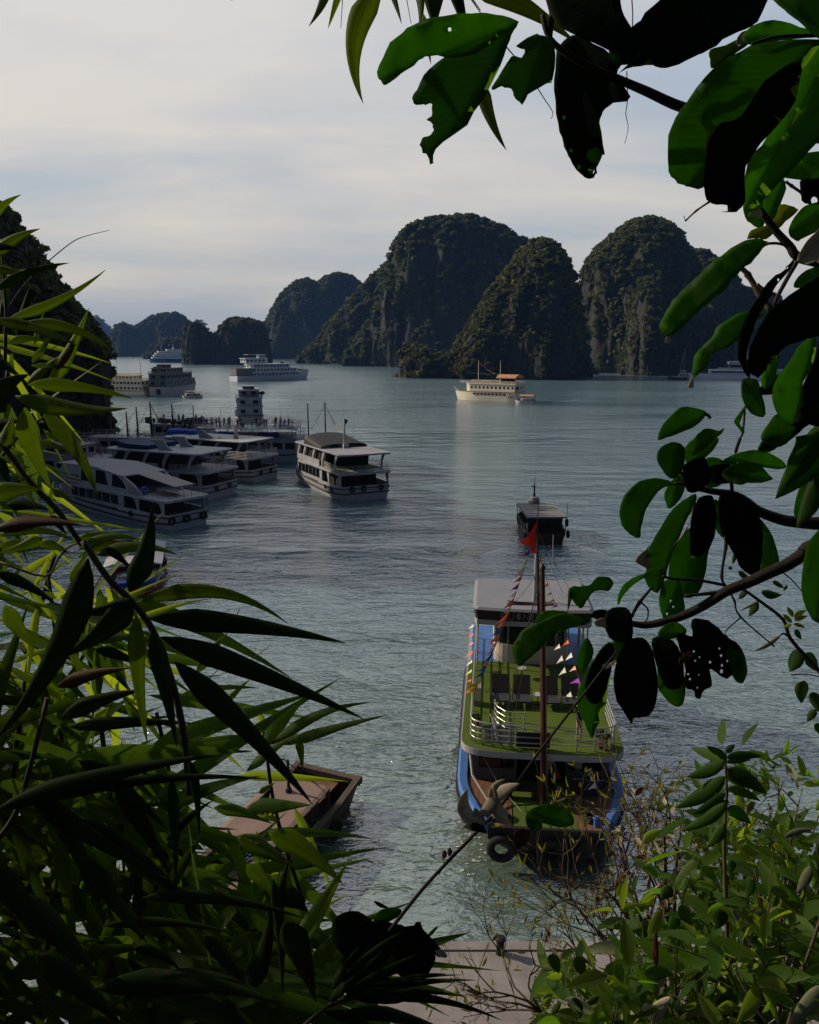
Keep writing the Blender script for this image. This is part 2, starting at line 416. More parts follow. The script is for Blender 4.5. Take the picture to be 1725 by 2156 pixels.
hill('limestone_hill', 'tall rounded limestone hill at the right with a bushy green crown', 760,
     [(1190, 786), (1205, 700), (1222, 640), (1228, 580), (1240, 552), (1262, 525), (1290, 500), (1315, 480), (1345, 468), (1370, 466), (1400, 475), (1420, 492), (1440, 520), (1462, 560), (1480, 620), (1500, 700), (1530, 784)],
     deep=0.55, seed=5, nu=180, nv=80, pow_n=3.0, tree_r=(1.6, 4.4), spacing=3.2, green=0.60)
hill('limestone_hill', 'narrow rock spur standing against the tall rounded hill at the right', 660,
     [(1305, 786), (1318, 740), (1330, 690), (1342, 620), (1352, 590), (1362, 582), (1375, 595), (1390, 640), (1405, 700), (1420, 760), (1435, 787)],
     deep=0.65, seed=6, nu=110, nv=60, pow_n=2.4, tree_r=(1.2, 2.8), spacing=2.2, green=0.74)
hill('limestone_hill', 'low forested shoulder hill behind the leaves at the far right', 900,
     [(1420, 778), (1440, 560), (1455, 532), (1480, 530), (1500, 540), (1530, 562), (1555, 600), (1580, 618), (1620, 622), (1680, 660), (1740, 690), (1800, 720), (1850, 778)],
     deep=0.6, seed=7, nu=130, nv=55, pow_n=2.8, tree_r=(2.0, 5.0), spacing=4.6, green=0.55)
hill('limestone_hill', 'small squat rock island with a notch, left of the hazy ridge', 1120,
     [(382, 773), (384, 720), (390, 692), (400, 678), (415, 682), (440, 700), (452, 704), (462, 690), (478, 674), (500, 670), (530, 674), (552, 680), (564, 700), (570, 730), (574, 773)],
     deep=0.55, seed=8, nu=110, nv=50, pow_n=3.4, tree_r=(1.8, 3.8), spacing=4.4, green=0.40)
hill('limestone_hill', 'hazy blue double humped ridge behind the small rock island', 1750,
     [(545, 742), (552, 690), (575, 650), (600, 612), (625, 590), (650, 585), (668, 596), (690, 580), (715, 574), (740, 580), (760, 596), (800, 620), (860, 660), (920, 742)],
     deep=0.7, seed=9, nu=110, nv=46, pow_n=2.2, rough=.7, tree_r=(2.2, 4.4), spacing=5.0, green=0.66, ksm=22)
hill('limestone_hill', 'hazy blue far hill with bumpy top beyond the cruise ship at the left', 2300,
     [(205, 754), (225, 720), (245, 685), (262, 678), (280, 688), (305, 676), (320, 664), (345, 660), (370, 657), (390, 668), (402, 690), (430, 720), (470, 754)],
     deep=0.6, seed=10, nu=100, nv=40, pow_n=2.4, rough=.7, tree_r=(2.8, 5.0), spacing=6.0, green=0.66, ksm=22)
hill('limestone_hill', 'palest blue farthest peak at the left edge of the bay', 4200,
     [(120, 748), (150, 690), (170, 655), (190, 668), (208, 668), (222, 685), (236, 705), (250, 748)],
     deep=0.6, seed=12, nu=60, nv=30, pow_n=2.4, tree_r=(8, 14), spacing=22.0, green=0.6, ksm=18)
hill('limestone_hill', 'tiny pale far hill peeping over the notch of the small rock island', 3300,
     [(380, 748), (395, 690), (410, 676), (425, 678), (438, 698), (450, 748)],
     deep=0.6, seed=13, nu=50, nv=30, pow_n=2.4, tree_r=(8, 14), spacing=22.0, green=0.6, ksm=18)
hill('limestone_hill', 'low green spur at the foot of the far hill beside the blue striped cruise ship', 1700,
     [(300, 760), (320, 730), (345, 716), (372, 712), (400, 720), (440, 762)],
     deep=0.6, seed=14, nu=60, nv=30, pow_n=2.4, tree_r=(4, 7), spacing=8.0, green=0.6, ksm=22)
# the near cliff at the left, which shades the moored boats
hill('cliff', 'dark overgrown cliff rising at the left edge close behind the moored boats', 172,
     [(-420, 300), (-330, 260), (-220, 240), (-120, 330), (-50, 400), (-10, 424), (22, 455), (40, 505), (70, 548), (105, 600), (140, 645), (170, 680), (200, 715), (218, 748), (232, 800), (240, 850), (246, 940)],
     deep=0.45, seed=21, nu=170, nv=80, pow_n=2.6, rough=0.8, tree_r=(0.7, 1.9), spacing=1.3, green=0.60)

hill('cliff', 'wooded shoulder added to the near cliff out of view, shading the moored boats', 118,
     [(-1700, 900), (-1500, 300), (-1100, 60), (-700, 20), (-420, 60), (-250, 260), (-140, 560), (-90, 800), (-66, 990)],
     deep=0.42, seed=23, nu=110, nv=60, pow_n=2.6, rough=0.7, tree_r=(0.8, 2.0), spacing=2.0, green=0.60)  # extra cliff mass placed beyond the frame to block the sun from the boats
# ---------------------------------------------------------------- boat materials and helpers
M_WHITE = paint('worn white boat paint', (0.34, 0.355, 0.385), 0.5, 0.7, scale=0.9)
M_CREAM = paint('cream boat paint', (0.72, 0.66, 0.54), 0.45, 0.4, scale=0.5)
M_GREY = paint('grey roof sheet', (0.27, 0.27, 0.30), 0.6, 0.5, scale=0.6)
M_DGREY = paint('dark grey ridged roof', (0.20, 0.195, 0.20), 0.5, 0.5, scale=0.8)
M_BLACK = paint('black rubbing paint', (0.012, 0.012, 0.013), 0.6, 0.3)
M_RUBBER = paint('old tyre rubber', (0.014, 0.014, 0.015), 0.85, 0.5, (0.06, 0.055, 0.05), 4)
M_BLUE = paint('blue gunwale paint', (0.055, 0.155, 0.42), 0.55, 0.9, (0.05, 0.05, 0.06), scale=2.2)
M_NAVY = paint('navy awning canvas', (0.015, 0.03, 0.12), 0.7, 0.3)
M_TARP = paint('bright blue tarpaulin', (0.02, 0.07, 0.42), 0.5, 0.3, scale=3)
M_RED = paint('red flag cloth', (0.75, 0.035, 0.015), 0.7, 0.1)
M_REDHULL = paint('red hull paint', (0.14, 0.014, 0.014), 0.5, 0.4)
M_ORANGE = paint('orange canopy', (0.45, 0.23, 0.11), 0.6, 0.3, scale=1.0)
M_DARK = paint('dark fittings and interior shade', (0.012, 0.011, 0.010), 0.7, 0.4)  # near black, also painted in for the shade inside the cabins
M_DWOOD = wood('dark varnished wood', (0.050, 0.026, 0.016), 0.5)
M_MAST = wood('brown painted mast wood', (0.030, 0.015, 0.010), 0.55, 3.0, (6, 6, 0.6))
M_DECKW = wood('warm deck boards', (0.14, 0.075, 0.042), 0.7, 1.5, (0.6, 7, 1))
M_OLDW = wood('weathered grey brown planks', (0.085, 0.065, 0.052), 0.85, 1.5, (0.6, 7, 1))
M_TARPB = paint('sun bleached brown tarpaulin', (0.205, 0.145, 0.125), 0.8, 0.5, (0.15, 0.1, 0.08), 1.4, stretch=(1, 1, 1))
M_STEEL = paint('polished steel rail', (0.42, 0.42, 0.40), 0.38, 0.1, metal=0.5, scale=4)
M_WROPE = paint('pale rope', (0.45, 0.43, 0.38), 0.8, 0.3, scale=8)
M_DROPE = paint('dark rigging rope', (0.03, 0.028, 0.026), 0.8, 0.2, scale=8)
M_SKIN = paint('skin', (0.28, 0.15, 0.09), 0.5, 0.05, scale=3)
def glass_mat():
    m, t, b = newmat('dark tinted window glass')
    b.inputs['Base Color'].default_value = (0.006, 0.007, 0.009, 1); b.inputs['Roughness'].default_value = 0.08
    bump(t, b, noisetex(t, 1.4, 2, 0.5), 0.06, 0.02); return m
M_GLASS = glass_mat()
def carpet_mat():
    m, t, b = newmat('green deck carpet')
    f = noisetex(t, 0.9, 5, 0.6); f2 = noisetex(t, 40, 3, 0.6)
    c = mixc(t, f, (0.038, 0.066, 0.008), (0.080, 0.115, 0.018)); c = mixc(t, 0.5, c, ramp(t, f2, [(0.3, (0.04, 0.07, 0.01)), (0.7, (0.12, 0.16, 0.03))]))
    t.links.new(c, b.inputs['Base Color']); b.inputs['Roughness'].default_value = 0.95; b.inputs['Specular IOR Level'].default_value = 0.1
    bump(t, b, f2, 0.5, 0.01); return m
M_CARPET = carpet_mat()
PEN = [paint('pennant ' + n, c, 0.7, 0.1) for n, c in (('yellow', (0.75, 0.42, 0.02)), ('orange', (0.80, 0.13, 0.04)), ('pink', (0.72, 0.35, 0.32)), ('white', (0.7, 0.68, 0.62)), ('purple', (0.28, 0.04, 0.40)), ('blue', (0.03, 0.16, 0.42)), ('pale green', (0.5, 0.6, 0.25)))]

def hull_secs(L, B, zs, zb, draft=0.5, bow=0.35, blunt=0.15, flare=0.88, stern=0.86, n=26, rise=1.6):
    """sections of a hull from stern (x=-L/2) to bow (x=L/2); zs, zb: deck height at stern and bow"""
    secs = []
    for i in range(n + 1):
        t = i / n; x = -L / 2 + L * t
        b = 1.0
        if t > 1 - bow:
            q = min(1.0, (t - (1 - bow)) / bow); b = blunt + (1 - blunt) * (1 - q ** 2.2) ** 0.75
        if t < 0.12: b *= stern + (1 - stern) * (t / 0.12) ** 0.5
        h = B / 2 * b; z = zs + (zb - zs) * max(0, (t - 0.35) / 0.65) ** rise + 0.25 * max(0, 0.2 - t) / 0.2
        q = max(0, (t - 0.8) / 0.2)
        bw = h * flare * (1 - 0.75 * q ** 1.5); zk = -draft * (1 - q ** 2) + 0.0
        xx = x - 0.0
        fw = L * 0.035 * q           # stem rakes forward above water
        secs.append([(xx + fw, -h, z), (xx + fw * .5, -(h * .55 + bw * .45), z * 0.45), (xx, -bw, 0.0), (xx - fw, -bw * .35, zk - .2), (xx - fw, bw * .35, zk - .2), (xx, bw, 0.0), (xx + fw * .5, (h * .55 + bw * .45), z * 0.45), (xx + fw, h, z)])
    return secs
def rail_along(secs, dz, r, dy=0.0, side=None, n=6):
    """paths of a strip running round a hull at a height offset from its deck edge"""
    L_ = [(s[0][0], s[0][1] - dy, s[0][2] + dz) for s in secs]; R_ = [(s[-1][0], s[-1][1] + dy, s[-1][2] + dz) for s in secs]
    return L_, R_
def text_mesh(name, txt, size, mat, parent, M, depth=0.02, squeeze=1.0):
    cu = bpy.data.curves.new(name, 'FONT'); cu.body = txt; cu.size = size; cu.extrude = depth; cu.align_x = 'CENTER'; cu.align_y = 'CENTER'
    ob = bpy.data.objects.new(name, cu); COL.objects.link(ob)
    dg = bpy.context.evaluated_depsgraph_get(); me = bpy.data.meshes.new_from_object(ob.evaluated_get(dg))
    bpy.data.objects.remove(ob)
    me.transform(M @ Matrix.Diagonal((squeeze, 1, 1, 1))); me.materials.clear(); me.materials.append(mat); me.name = name
    o = bpy.data.objects.new(name, me); COL.objects.link(o); o.parent = parent; return o
FACE = {  # text planes: reading direction and up
    'aft':  Matrix(((0, 0, -1, 0), (-1, 0, 0, 0), (0, 1, 0, 0), (0, 0, 0, 1))),
    'fore': Matrix(((0, 0, 1, 0), (1, 0, 0, 0), (0, 1, 0, 0), (0, 0, 0, 1))),
    'port': Matrix(((-1, 0, 0, 0), (0, 0, 1, 0), (0, 1, 0, 0), (0, 0, 0, 1))),
    'star': Matrix(((1, 0, 0, 0), (0, 0, -1, 0), (0, 1, 0, 0), (0, 0, 0, 1)))}
def shared(parent, name, first, loc, rz=0.0):
    """another copy of a part under the same thing"""
    o = first.copy(); COL.objects.link(o); o.parent = parent; o.location = loc; o.rotation_euler = (0, 0, rz); return o
def wpt(root, p):
    return Matrix.Translation(root.location) @ Matrix.Rotation(root.rotation_euler.z, 4, 'Z') @ Vector(p)
# hanging tyres: one mesh, a thing each
_ty = MB(); _ty.torus((0, 0, 0), 0.33, 0.13, 'y', 18, 9); TYRE = None
def tyre(root, p, ang, label, group='tyre fenders hung on the boats', s=1.0):
    """ang: local heading of the side the tyre lies flat against"""
    global TYRE
    q = wpt(root, p); rz = root.rotation_euler.z + ang
    if TYRE is None:
        o = _ty.build('tyre_fender', M_RUBBER, smooth=True); TYRE = o
    else:
        o = TYRE.copy(); COL.objects.link(o)
    o.location = q; o.rotation_euler = (0, 0, rz); o.scale = (s, s, s)
    tag(o, label, 'tyre', group); return o
def pennant_line(name, a, b, sag, n, label, size=0.32, seed=1, group='pennant strings', r=0.008, white=False, skip=0.04):
    """a slack cord with small three cornered flags"""
    g = random.Random(seed); a, b = Vector(a), Vector(b)
    root = thing(name, label, 'bunting', a, group=group)
    def pt(t): return (b - a) * t + Vector((0, 0, -sag * 4 * t * (1 - t)))
    m = MB(); m.tube([pt(i / 16) for i in range(17)], r, 4); m.build('cord', M_DROPE, root)
    d = (b - a).normalized(); side = Vector((-d.y, d.x, 0)); 
    if side.length < .01: side = Vector((1, 0, 0))
    first = {}
    for k in range(n):
        t = skip + (1 - 2 * skip) * (k + 0.5) / n; p = pt(t); c = 3 if white else g.randrange(len(PEN)); sz = size * g.uniform(0.8, 1.25)
        an = g.uniform(-.7, .7); f = Vector((math.cos(an) * -.9, math.sin(an) * .5, -0.45 + g.uniform(-.3, .1))).normalized() * sz * 1.3
        dn = d * sz * 0.5
        q = MB(); e = Vector((0.004, 0.004, 0.002))
        vs = [p - dn, p + dn, p + f * .5 + dn * .3 + side * .03, p + f]
        q.add([v for v in vs] + [v + e for v in vs], [(0, 1, 2), (0, 2, 3), (4, 6, 5), (4, 7, 6), (0, 4, 5, 1), (1, 5, 6, 2), (2, 6, 7, 3), (3, 7, 4, 0)])
        q.build('pennant', PEN[c], root)
    return root
def railing(mb, pts, h, rows, r=0.022, every=1, post=True):
    """posts and bars along a polyline of deck points"""
    pts = [Vector(p) for p in pts]
    for k in range(rows):
        z = h * (k + 1) / rows
        mb.tube([p + Vector((0, 0, z)) for p in pts], r, 5)
    if post:
        for p in pts[::every]: mb.tube([p, p + Vector((0, 0, h))], r * 1.15, 5)

# ---------------------------------------------------------------- people
CLOTH = {n: paint('cloth ' + n, c, 0.85, 0.1, scale=6) for n, c in (('white', (0.6, 0.6, 0.58)), ('grey', (0.25, 0.26, 0.28)), ('navy', (0.02, 0.025, 0.06)), ('dark', (0.02, 0.02, 0.022)), ('red', (0.4, 0.03, 0.03)), ('tan', (0.3, 0.22, 0.14)), ('blue', (0.05, 0.12, 0.3)))}
M_HAIR = paint('black hair', (0.010, 0.008, 0.007), 0.5, 0.1, scale=8)
def skin_body(name, joints, edges, radii, mats_of, parent=None, sub=1):
    me = bpy.data.meshes.new(name); me.from_pydata(joints, edges, [])
    o = bpy.data.objects.new(name, me); COL.objects.link(o)
    sk = o.modifiers.new('skin', 'SKIN'); sk.use_smooth_shade = True
    if not me.skin_vertices: me.skin_vertices.new()
    for v, r in zip(me.skin_vertices[0].data, radii): v.radius = (r, r) if not isinstance(r, tuple) else r
    me.skin_vertices[0].data[0].use_root = True
    if sub: ss = o.modifiers.new('sub', 'SUBSURF'); ss.levels = sub; ss.render_levels = sub
    dg = bpy.context.evaluated_depsgraph_get(); m2 = bpy.data.meshes.new_from_object(o.evaluated_get(dg))
    bpy.data.objects.remove(o)
    # colour the one surface by height zones: shoes, trousers, shirt, skin, hair
    mats, zone = mats_of
    for mt in mats: m2.materials.append(mt)
    if len(mats) > 1:
        m2.polygons.foreach_set('material_index', [zone(p.center) for p in m2.polygons])
    m2.polygons.foreach_set('use_smooth', [True] * len(m2.polygons))
    o = bpy.data.objects.new(name, m2); COL.objects.link(o)
    if parent: o.parent = parent
    return o
def make_person(shirt='white', trousers='dark', pose='stand', arm=(0.0, 0.0)):
    """standing or sitting adult, feet at z=0, facing +x"""
    sit = pose == 'sit'
    hz_ = 0.52 if sit else 0.93
    J = [(0, 0, hz_), (0, 0, hz_ + .22), (0.01, 0, hz_ + .44), (0.01, 0, hz_ + .56), (0.03, 0, hz_ + .66), (0.035, 0, hz_ + .78)]
    rad = [(.15, .13), (.135, .11), (.17, .11), .055, .088, .082]; E = [(0, 1), (1, 2), (2, 3), (3, 4), (4, 5)]
    for s_, a in ((1, arm[0]), (-1, arm[1])):
        i = len(J)
        sh = Vector((0.01, s_ * .19, hz_ + .49)); el = sh + Vector((.05 + .22 * math.sin(a), s_ * .05, -.28 * math.cos(a))); wr = el + Vector((.10 + .2 * math.sin(a), -s_ * .02, -.22 * math.cos(a) + .05 * math.sin(a))); hd = wr + Vector((.05, 0, -.08 * math.cos(a)))
        J += [tuple(sh), tuple(el), tuple(wr), tuple(hd)]; rad += [.062, .046, .032, .036]
        E += [(2, i), (i, i + 1), (i + 1, i + 2), (i + 2, i + 3)]
        i = len(J)
        if sit: leg = [(0.02, s_ * .10, hz_ - .02), (0.43, s_ * .12, hz_ - .02), (0.45, s_ * .12, .08), (0.60, s_ * .13, .04)]
        else: leg = [(0.0, s_ * .10, .85), (0.03 * (1 + s_), s_ * .11, .48), (-0.01 + .03 * s_, s_ * .12, .09), (0.13 + .03 * s_, s_ * .13, .045)]
        J += leg; rad += [.095, .065, .045, .042]; E += [(0, i), (i, i + 1), (i + 1, i + 2), (i + 2, i + 3)]
    def zone(c):
        if c.z > hz_ + .74 or (c.z > hz_ + .66 and c.x < 0.0): return 3
        if c.z > hz_ + .56 or (abs(c.y) > .2 and c.z < hz_ + .2 and not sit): return 2
        if c.z > hz_ + .02: return 0
        return 1
    return skin_body('body', J, E, rad, ([CLOTH[shirt], CLOTH[trousers], M_SKIN, M_HAIR], zone))
# ---------------------------------------------------------------- the large excursion boat at the right
HX, HY = 5.75, 30.25
hero = thing('excursion_boat', 'large excursion boat with green carpeted upper deck and grey roof, bow towards the quay', 'boat', (HX, HY, 0), math.atan2(-0.995, -0.10))
# local: +x to the bow (towards the viewer), +y to the right of the picture, x = 0 below the front of the upper deck
def hero_half(x):                       # half beam of the hull at the deck
    if x > -1.0: return 3.62 - 1.15 * ((x + 1.0) / 3.4) ** 1.5
    if x < -13: return 3.62 - 0.35 * ((-13 - x) / 3.5) ** 2
    return 3.62
secs = []
for i in range(34):
    x = -16.5 + 18.9 * i / 33; h = hero_half(x); q = max(0, (x + 1.5) / 3.9)
    z = 1.55 + 0.25 * q ** 1.5; bw = h * (0.90 - 0.45 * q ** 1.6)
    secs.append([(x, -h, z), (x - .3 * q, -(h * .7 + bw * .3), z * .55), (x - 1.0 * q, -bw, 0.0), (x - 1.4 * q, -bw * .5, -.7), (x - 1.4 * q, bw * .5, -.7), (x - 1.0 * q, bw, 0), (x - .3 * q, (h * .7 + bw * .3), z * .55), (x, h, z)])
m = MB(); m.loft(secs); m.build('hull', paint('dark hull paint', (0.03, 0.03, 0.034), 0.5, 0.4), hero)
for sgn in (-1, 1):                     # blue side bulwark, wide and sloping, rounding in at the bow
    m = MB(); ss = []
    for i in range(30):
        x = -16.3 + 18.2 * i / 29; h = hero_half(x); q = max(0, (x - 0.2) / 2.0)
        zt = 1.95 + 0.18 * q
        o_ = h + 0.03; n_ = h - 0.36
        ss.append([(x, sgn * o_, 1.45), (x, sgn * (o_ + .05), zt - .06), (x, sgn * (o_ - .05), zt + .04), (x, sgn * n_, zt), (x, sgn * n_, 1.7)])
    k_ = 20; m.loft(ss[k_:], close=True); m.build('gunwale', M_BLUE, hero)
    m = MB(); m.loft(ss[:k_ + 1], close=True); m.build('side_rail', paint('dark grey side paint', (.05, .055, .07), .5, .5), hero)
    m = MB(); m.tube([(-16.3 + 18.2 * i / 29, sgn * (hero_half(-16.3 + 18.2 * i / 29) + .1), 1.5) for i in range(30)], 0.07, 6); m.build('rubbing_strake', M_BLACK, hero)
# main deck boards and the green strip at the bow
for s_ in (-1, 1):
    m = MB(); m.prism([(-1.3, s_ * 3.2), (0.4, s_ * 3.1), (1.6, s_ * 2.7), (2.32, s_ * 2.35), (2.32, s_ * 1.3), (-1.3, s_ * 1.3)], 'z', 1.80, 1.845); m.build('bow_deck', M_DECKW, hero)
m = MB(); m.box(-1.3, 2.34, -1.25, 1.35, 1.80, 1.85); m.build('bow_carpet', M_CARPET, hero)
m = MB(); m.box(2.30, 2.46, -2.3, 2.3, 1.35, 1.92); m.build('bow_beam', M_BLACK, hero)
for y in (-2.1, 2.1):
    m = MB(); m.lathe((1.9, y, 1.84), [(.10, 0), (.10, .34), (.15, .36), (.15, .42), (.06, .46)], 10); m.build('bollard', M_BLUE, hero)
# low blue corner bulwarks at the bow
for s_ in (-1, 1):
    m = MB(); ss = []
    for i in range(9):
        t = i / 8; x = 0.9 + 1.5 * t; h = hero_half(x)
        ss.append([(x, s_ * (h + .02), 1.6), (x, s_ * (h - .02), 2.22 - .1 * t), (x, s_ * (h - .20), 2.22 - .1 * t), (x, s_ * (h - .22), 1.6)])
    m.loft(ss, close=True); m.build('bow_bulwark', M_BLUE, hero)
# lower saloon
m = MB()
m.box(-15.8, -1.25, -3.05, -2.98, 1.8, 3.75); m.box(-15.8, -1.25, 2.98, 3.05, 1.8, 3.75); m.box(-15.9, -15.8, -3.05, 3.05, 1.8, 3.75)
m.box(-1.30, -1.18, -2.98, -1.05, 1.8, 2.45); m.box(-1.30, -1.18, 1.15, 2.98, 1.8, 2.55)
m.box(-1.30, -1.18, -2.98, -2.75, 2.45, 3.75); m.box(-1.30, -1.18, 2.72, 2.98, 2.55, 3.75); m.box(-1.30, -1.18, -2.75, 2.72, 3.6, 3.75)
m.box(-1.30, -1.18, -1.15, -1.02, 2.45, 3.6); m.box(-1.30, -1.18, 1.12, 1.25, 2.55, 3.6)
m.build('saloon_wall', paint('grey saloon paint', (0.085, 0.09, 0.10), 0.55, 0.5), hero)
m = MB(); m.box(-9.0, -8.9, -2.9, 2.9, 1.8, 3.7); m.box(-8.9, -1.3, -2.97, 2.97, 1.805, 1.83); m.build('saloon_interior', M_DARK, hero)
for (a, b) in ((-2.75, -1.15), (1.25, 2.72)):
    m = MB(); m.box(-1.26, -1.22, a, b, 2.5, 3.6); o = m.build('front_window', M_GLASS, hero)
wf = None
for sgn in (-1, 1):
    for k in range(6):
        if wf is None:
            m = MB(); m.box(-.75, .75, -.02, .02, -.5, .5); wf = m.build('side_window', M_GLASS, hero); wf.location = (-3.0, -3.06, 2.95)
        else: shared(hero, 'side_window', wf, (-3.0 - 2.1 * k, sgn * 3.06, 2.95))
m = MB(); m.box(-1.17, -1.14, 1.55, 1.85, 2.65, 3.25); m.build('notice_board', paint('grey notice', (0.3, 0.3, 0.3), 0.5), hero)
# upper deck: white edged slab, rounded at the front, carpeted
def deck_outline(inset=0.0, back=-15.5, n=22):
    pts = []
    for i in range(n + 1):
        a = -math.pi / 2 + math.pi * i / n
        c, s_ = math.cos(a), math.sin(a)
        x = -1.05 + (1.25 - inset * .8) * (abs(c) ** 0.62); y = (3.55 - inset) * math.copysign(abs(s_) ** 0.40, s_)
        pts.append((x, y))
    return [(back + inset, -(3.45 - inset))] + pts + [(back + inset, (3.45 - inset))]
m = MB(); m.prism(deck_outline(), 'z', 3.72, 4.02); m.build('upper_deck', M_WHITE, hero)
m = MB(); m.prism(deck_outline(0.03, -9.6), 'z', 4.02, 4.045); m.build('deck_carpet', M_CARPET, hero)
m = MB(); m.box(-15.3, -9.5, -3.3, 3.3, 4.02, 4.04); m.build('aft_deck', M_BLUE, hero)
# rails round the upper deck
ol = deck_outline(0.42, -13.5); cu = []
for i in range(len(ol) - 1):
    p, q = Vector((*ol[i], 4.04)), Vector((*ol[i + 1], 4.04)); k = max(1, int((q - p).length / 1.1))
    cu += [p.lerp(q, j / k) for j in range(k)]
cu.append(Vector((*ol[-1], 4.04)))
m = MB(); railing(m, cu, 1.08, 4, 0.031, 2); m.build('deck_rail', M_STEEL, hero)
m = MB()                                # bent stair rail inside
gp = [Vector((-2.3, -2.05, 4.05)), Vector((-1.9, -1.95, 4.05)), Vector((-1.45, -1.6, 4.05)), Vector((-1.35, -1.1, 4.05)), Vector((-1.35, -.75, 4.05))]
for k in range(4): m.tube([p + Vector((0, 0, .28 + .26 * k)) for p in gp], 0.024, 5)
for p in (gp[0], gp[-1]): m.tube([p, p + Vector((0, 0, 1.08))], 0.03, 6)
m.lathe((-2.3, -2.05, 5.13), [(.03, 0), (.06, .05), (.03, .11)], 8)
m.tube([(-1.2, -2.3, 5.0), (-1.2, -2.25, 5.08), (-.55, -1.95, 4.1)], .03, 6); m.tube([(-1.25, -2.2, 5.0), (-.6, -1.85, 4.1)], .03, 6)
m.build('stair_rail', M_STEEL, hero)
m = MB(); m.box(-2.1, -.5, -2.5, -1.2, 4.05, 4.062); m.build('stair_well', M_BLACK, hero)
m = MB(); m.box(-0.22, -0.14, -1.12, 0.28, 4.12, 4.80); m.box(-0.235, -0.22, -1.15, 0.31, 4.09, 4.83); m.build('rail_board', paint('black blue board', (0.008, 0.008, 0.014), 0.5, 0.2), hero)
# wheelhouse
wh = []
for i in range(15):
    a = -math.pi / 2 + math.pi * i / 14; wh.append((-10.3 + 0.9 * abs(math.cos(a)) ** .8, 2.05 * math.copysign(abs(math.sin(a)) ** .55, math.sin(a))))
wh = [(-14.6, -2.05)] + wh + [(-14.6, 2.05)]
m = MB(); m.prism(wh, 'z', 4.04, 5.10); m.build('wheelhouse_wall', paint('beige wheelhouse paint', (0.55, 0.50, 0.42), 0.5, 0.3), hero)
wi = [(x - .06, y * .97) for x, y in wh]
m = MB(); m.prism(wi, 'z', 5.10, 6.46); m.build('wheelhouse_glass', M_GLASS, hero)
m = MB()
for k in (2, 4, 6, 8, 10, 12, 14): m.tube([(wh[k][0], wh[k][1], 5.1), (wh[k][0], wh[k][1], 6.46)], .035, 5)
m.build('window_post', M_WHITE, hero)
m = MB()
for y in (-2.95, 2.95):
    for x in (-9.2, -10.9, -13.0): m.tube([(x, y, 4.04), (x - .1, y, 6.5)], .045, 6)
m.build('roof_post', M_STEEL, hero)
rp = [(-14.2, -3.0), (-14.0, -3.12), (-9.2, -3.15), (-8.85, -3.0), (-8.7, -1.5), (-8.65, 0), (-8.7, 1.5), (-8.85, 3.0), (-9.2, 3.15), (-14.0, 3.12), (-14.2, 3.0)]
m = MB(); m.prism(rp, 'z', 6.46, 6.74); m.build('roof_edge', M_WHITE, hero)
m = MB(); m.loft([[(x * 1.0, y * .985, 6.74) for x, y in rp], [(x + .10 * (x > -9), y * 1.02, 7.32) for x, y in rp]], close=True); m.build('fascia', paint('black name board', (0.012, 0.012, 0.013), 0.45, 0.2), hero)
m = MB(); m.loft([[(x + .10 * (x > -9), y * 1.03, 7.32) for x, y in rp], [(x * .995 - .05, y * .97, 7.44) for x, y in rp]], close=True); ro = m.build('roof', paint('pale grey roof paint', (0.205, 0.215, 0.25), 0.6, 0.6, scale=0.8, stretch=(1, 1, 1)), hero)
text_mesh('lettering', 'H\u01af\u01a0NG', 0.62, paint('grey lettering', (0.13, 0.135, 0.13), 0.5), hero, Matrix.Translation((-8.60, -0.78, 7.02)) @ FACE['fore'], 0.03, 0.86)
m = MB(); g = random.Random(3)          # a bundle of poles lying on the roof
for k in range(9):
    y0 = g.uniform(-1.5, -1.0); m.tube([(-9.5 + g.uniform(-.3, .2), y0, 7.46 + .03 * k % .1), (-9.5 + g.uniform(-.3, .2), y0 + g.uniform(1.6, 2.5), 7.48)], .022, 5)
m.build('pole_bundle', M_DWOOD, hero)
# white signal mast on the roof
m = MB(); m.tube([(-10.2, .12, 7.42), (-10.2, .12, 9.6), (-10.2, .12, 10.1)], [.11, .08, .06], 8); m.tube([(-10.2, -1.0, 8.9), (-10.2, 1.1, 8.95)], .05, 6)
m.tube([(-10.2, -.95, 8.9), (-10.2, -.95, 11.0)], .014, 4); m.tube([(-10.2, 1.0, 8.9), (-10.2, 1.0, 11.2)], .014, 4)
m.build('signal_mast', M_WHITE, hero)
# raked brown mast stepped on the bow deck and its black topmast
MB_, MT = Vector((0.75, .10, 1.85)), Vector((-1.9, -.16, 11.7))
m = MB(); m.tube([MB_, MB_.lerp(MT, .5), MT], [.125, .112, .095], 10); m.lathe((MT.x, MT.y, MT.z), [(.10, -.05), (.15, 0), (.11, .08), (.03, .2)], 10); mast = m.build('mast', M_MAST, hero)
TT = Vector((-2.45, -.42, 13.35))
m = MB(); m.tube([MB_.lerp(MT, .75) + Vector((-.1, -.16, 0)), TT], [.08, .05], 8); m.build('topmast', M_BLACK, hero)
m = MB()
for dy in (.1, -.16): m.tube([MB_.lerp(MT, .02) + Vector((.19, dy, 0)), MB_.lerp(MT, .95) + Vector((.16, dy * .8, 0))], .018, 5)
m.build('halyard', paint('red brown halyard', (0.22, 0.09, 0.06), 0.8, 0.2), hero)
m = MB()
for p, q in ((TT, (-12.0, 1.8, 7.4)), (TT, (-12.2, 2.3, 7.4)), (MT, (-.25, -1.9, 3.9)), (MT, (-.3, -2.0, 3.9)), (MT, (-8.7, -1.4, 7.4)), (MT, (.5, -1.9, 1.9)), (TT, (-13.5, .5, 7.4))):
    m.tube([p, Vector(p).lerp(Vector(q), .5) + Vector((0, 0, -.12)), q], .012, 4)
m.build('stay', M_DROPE, hero)
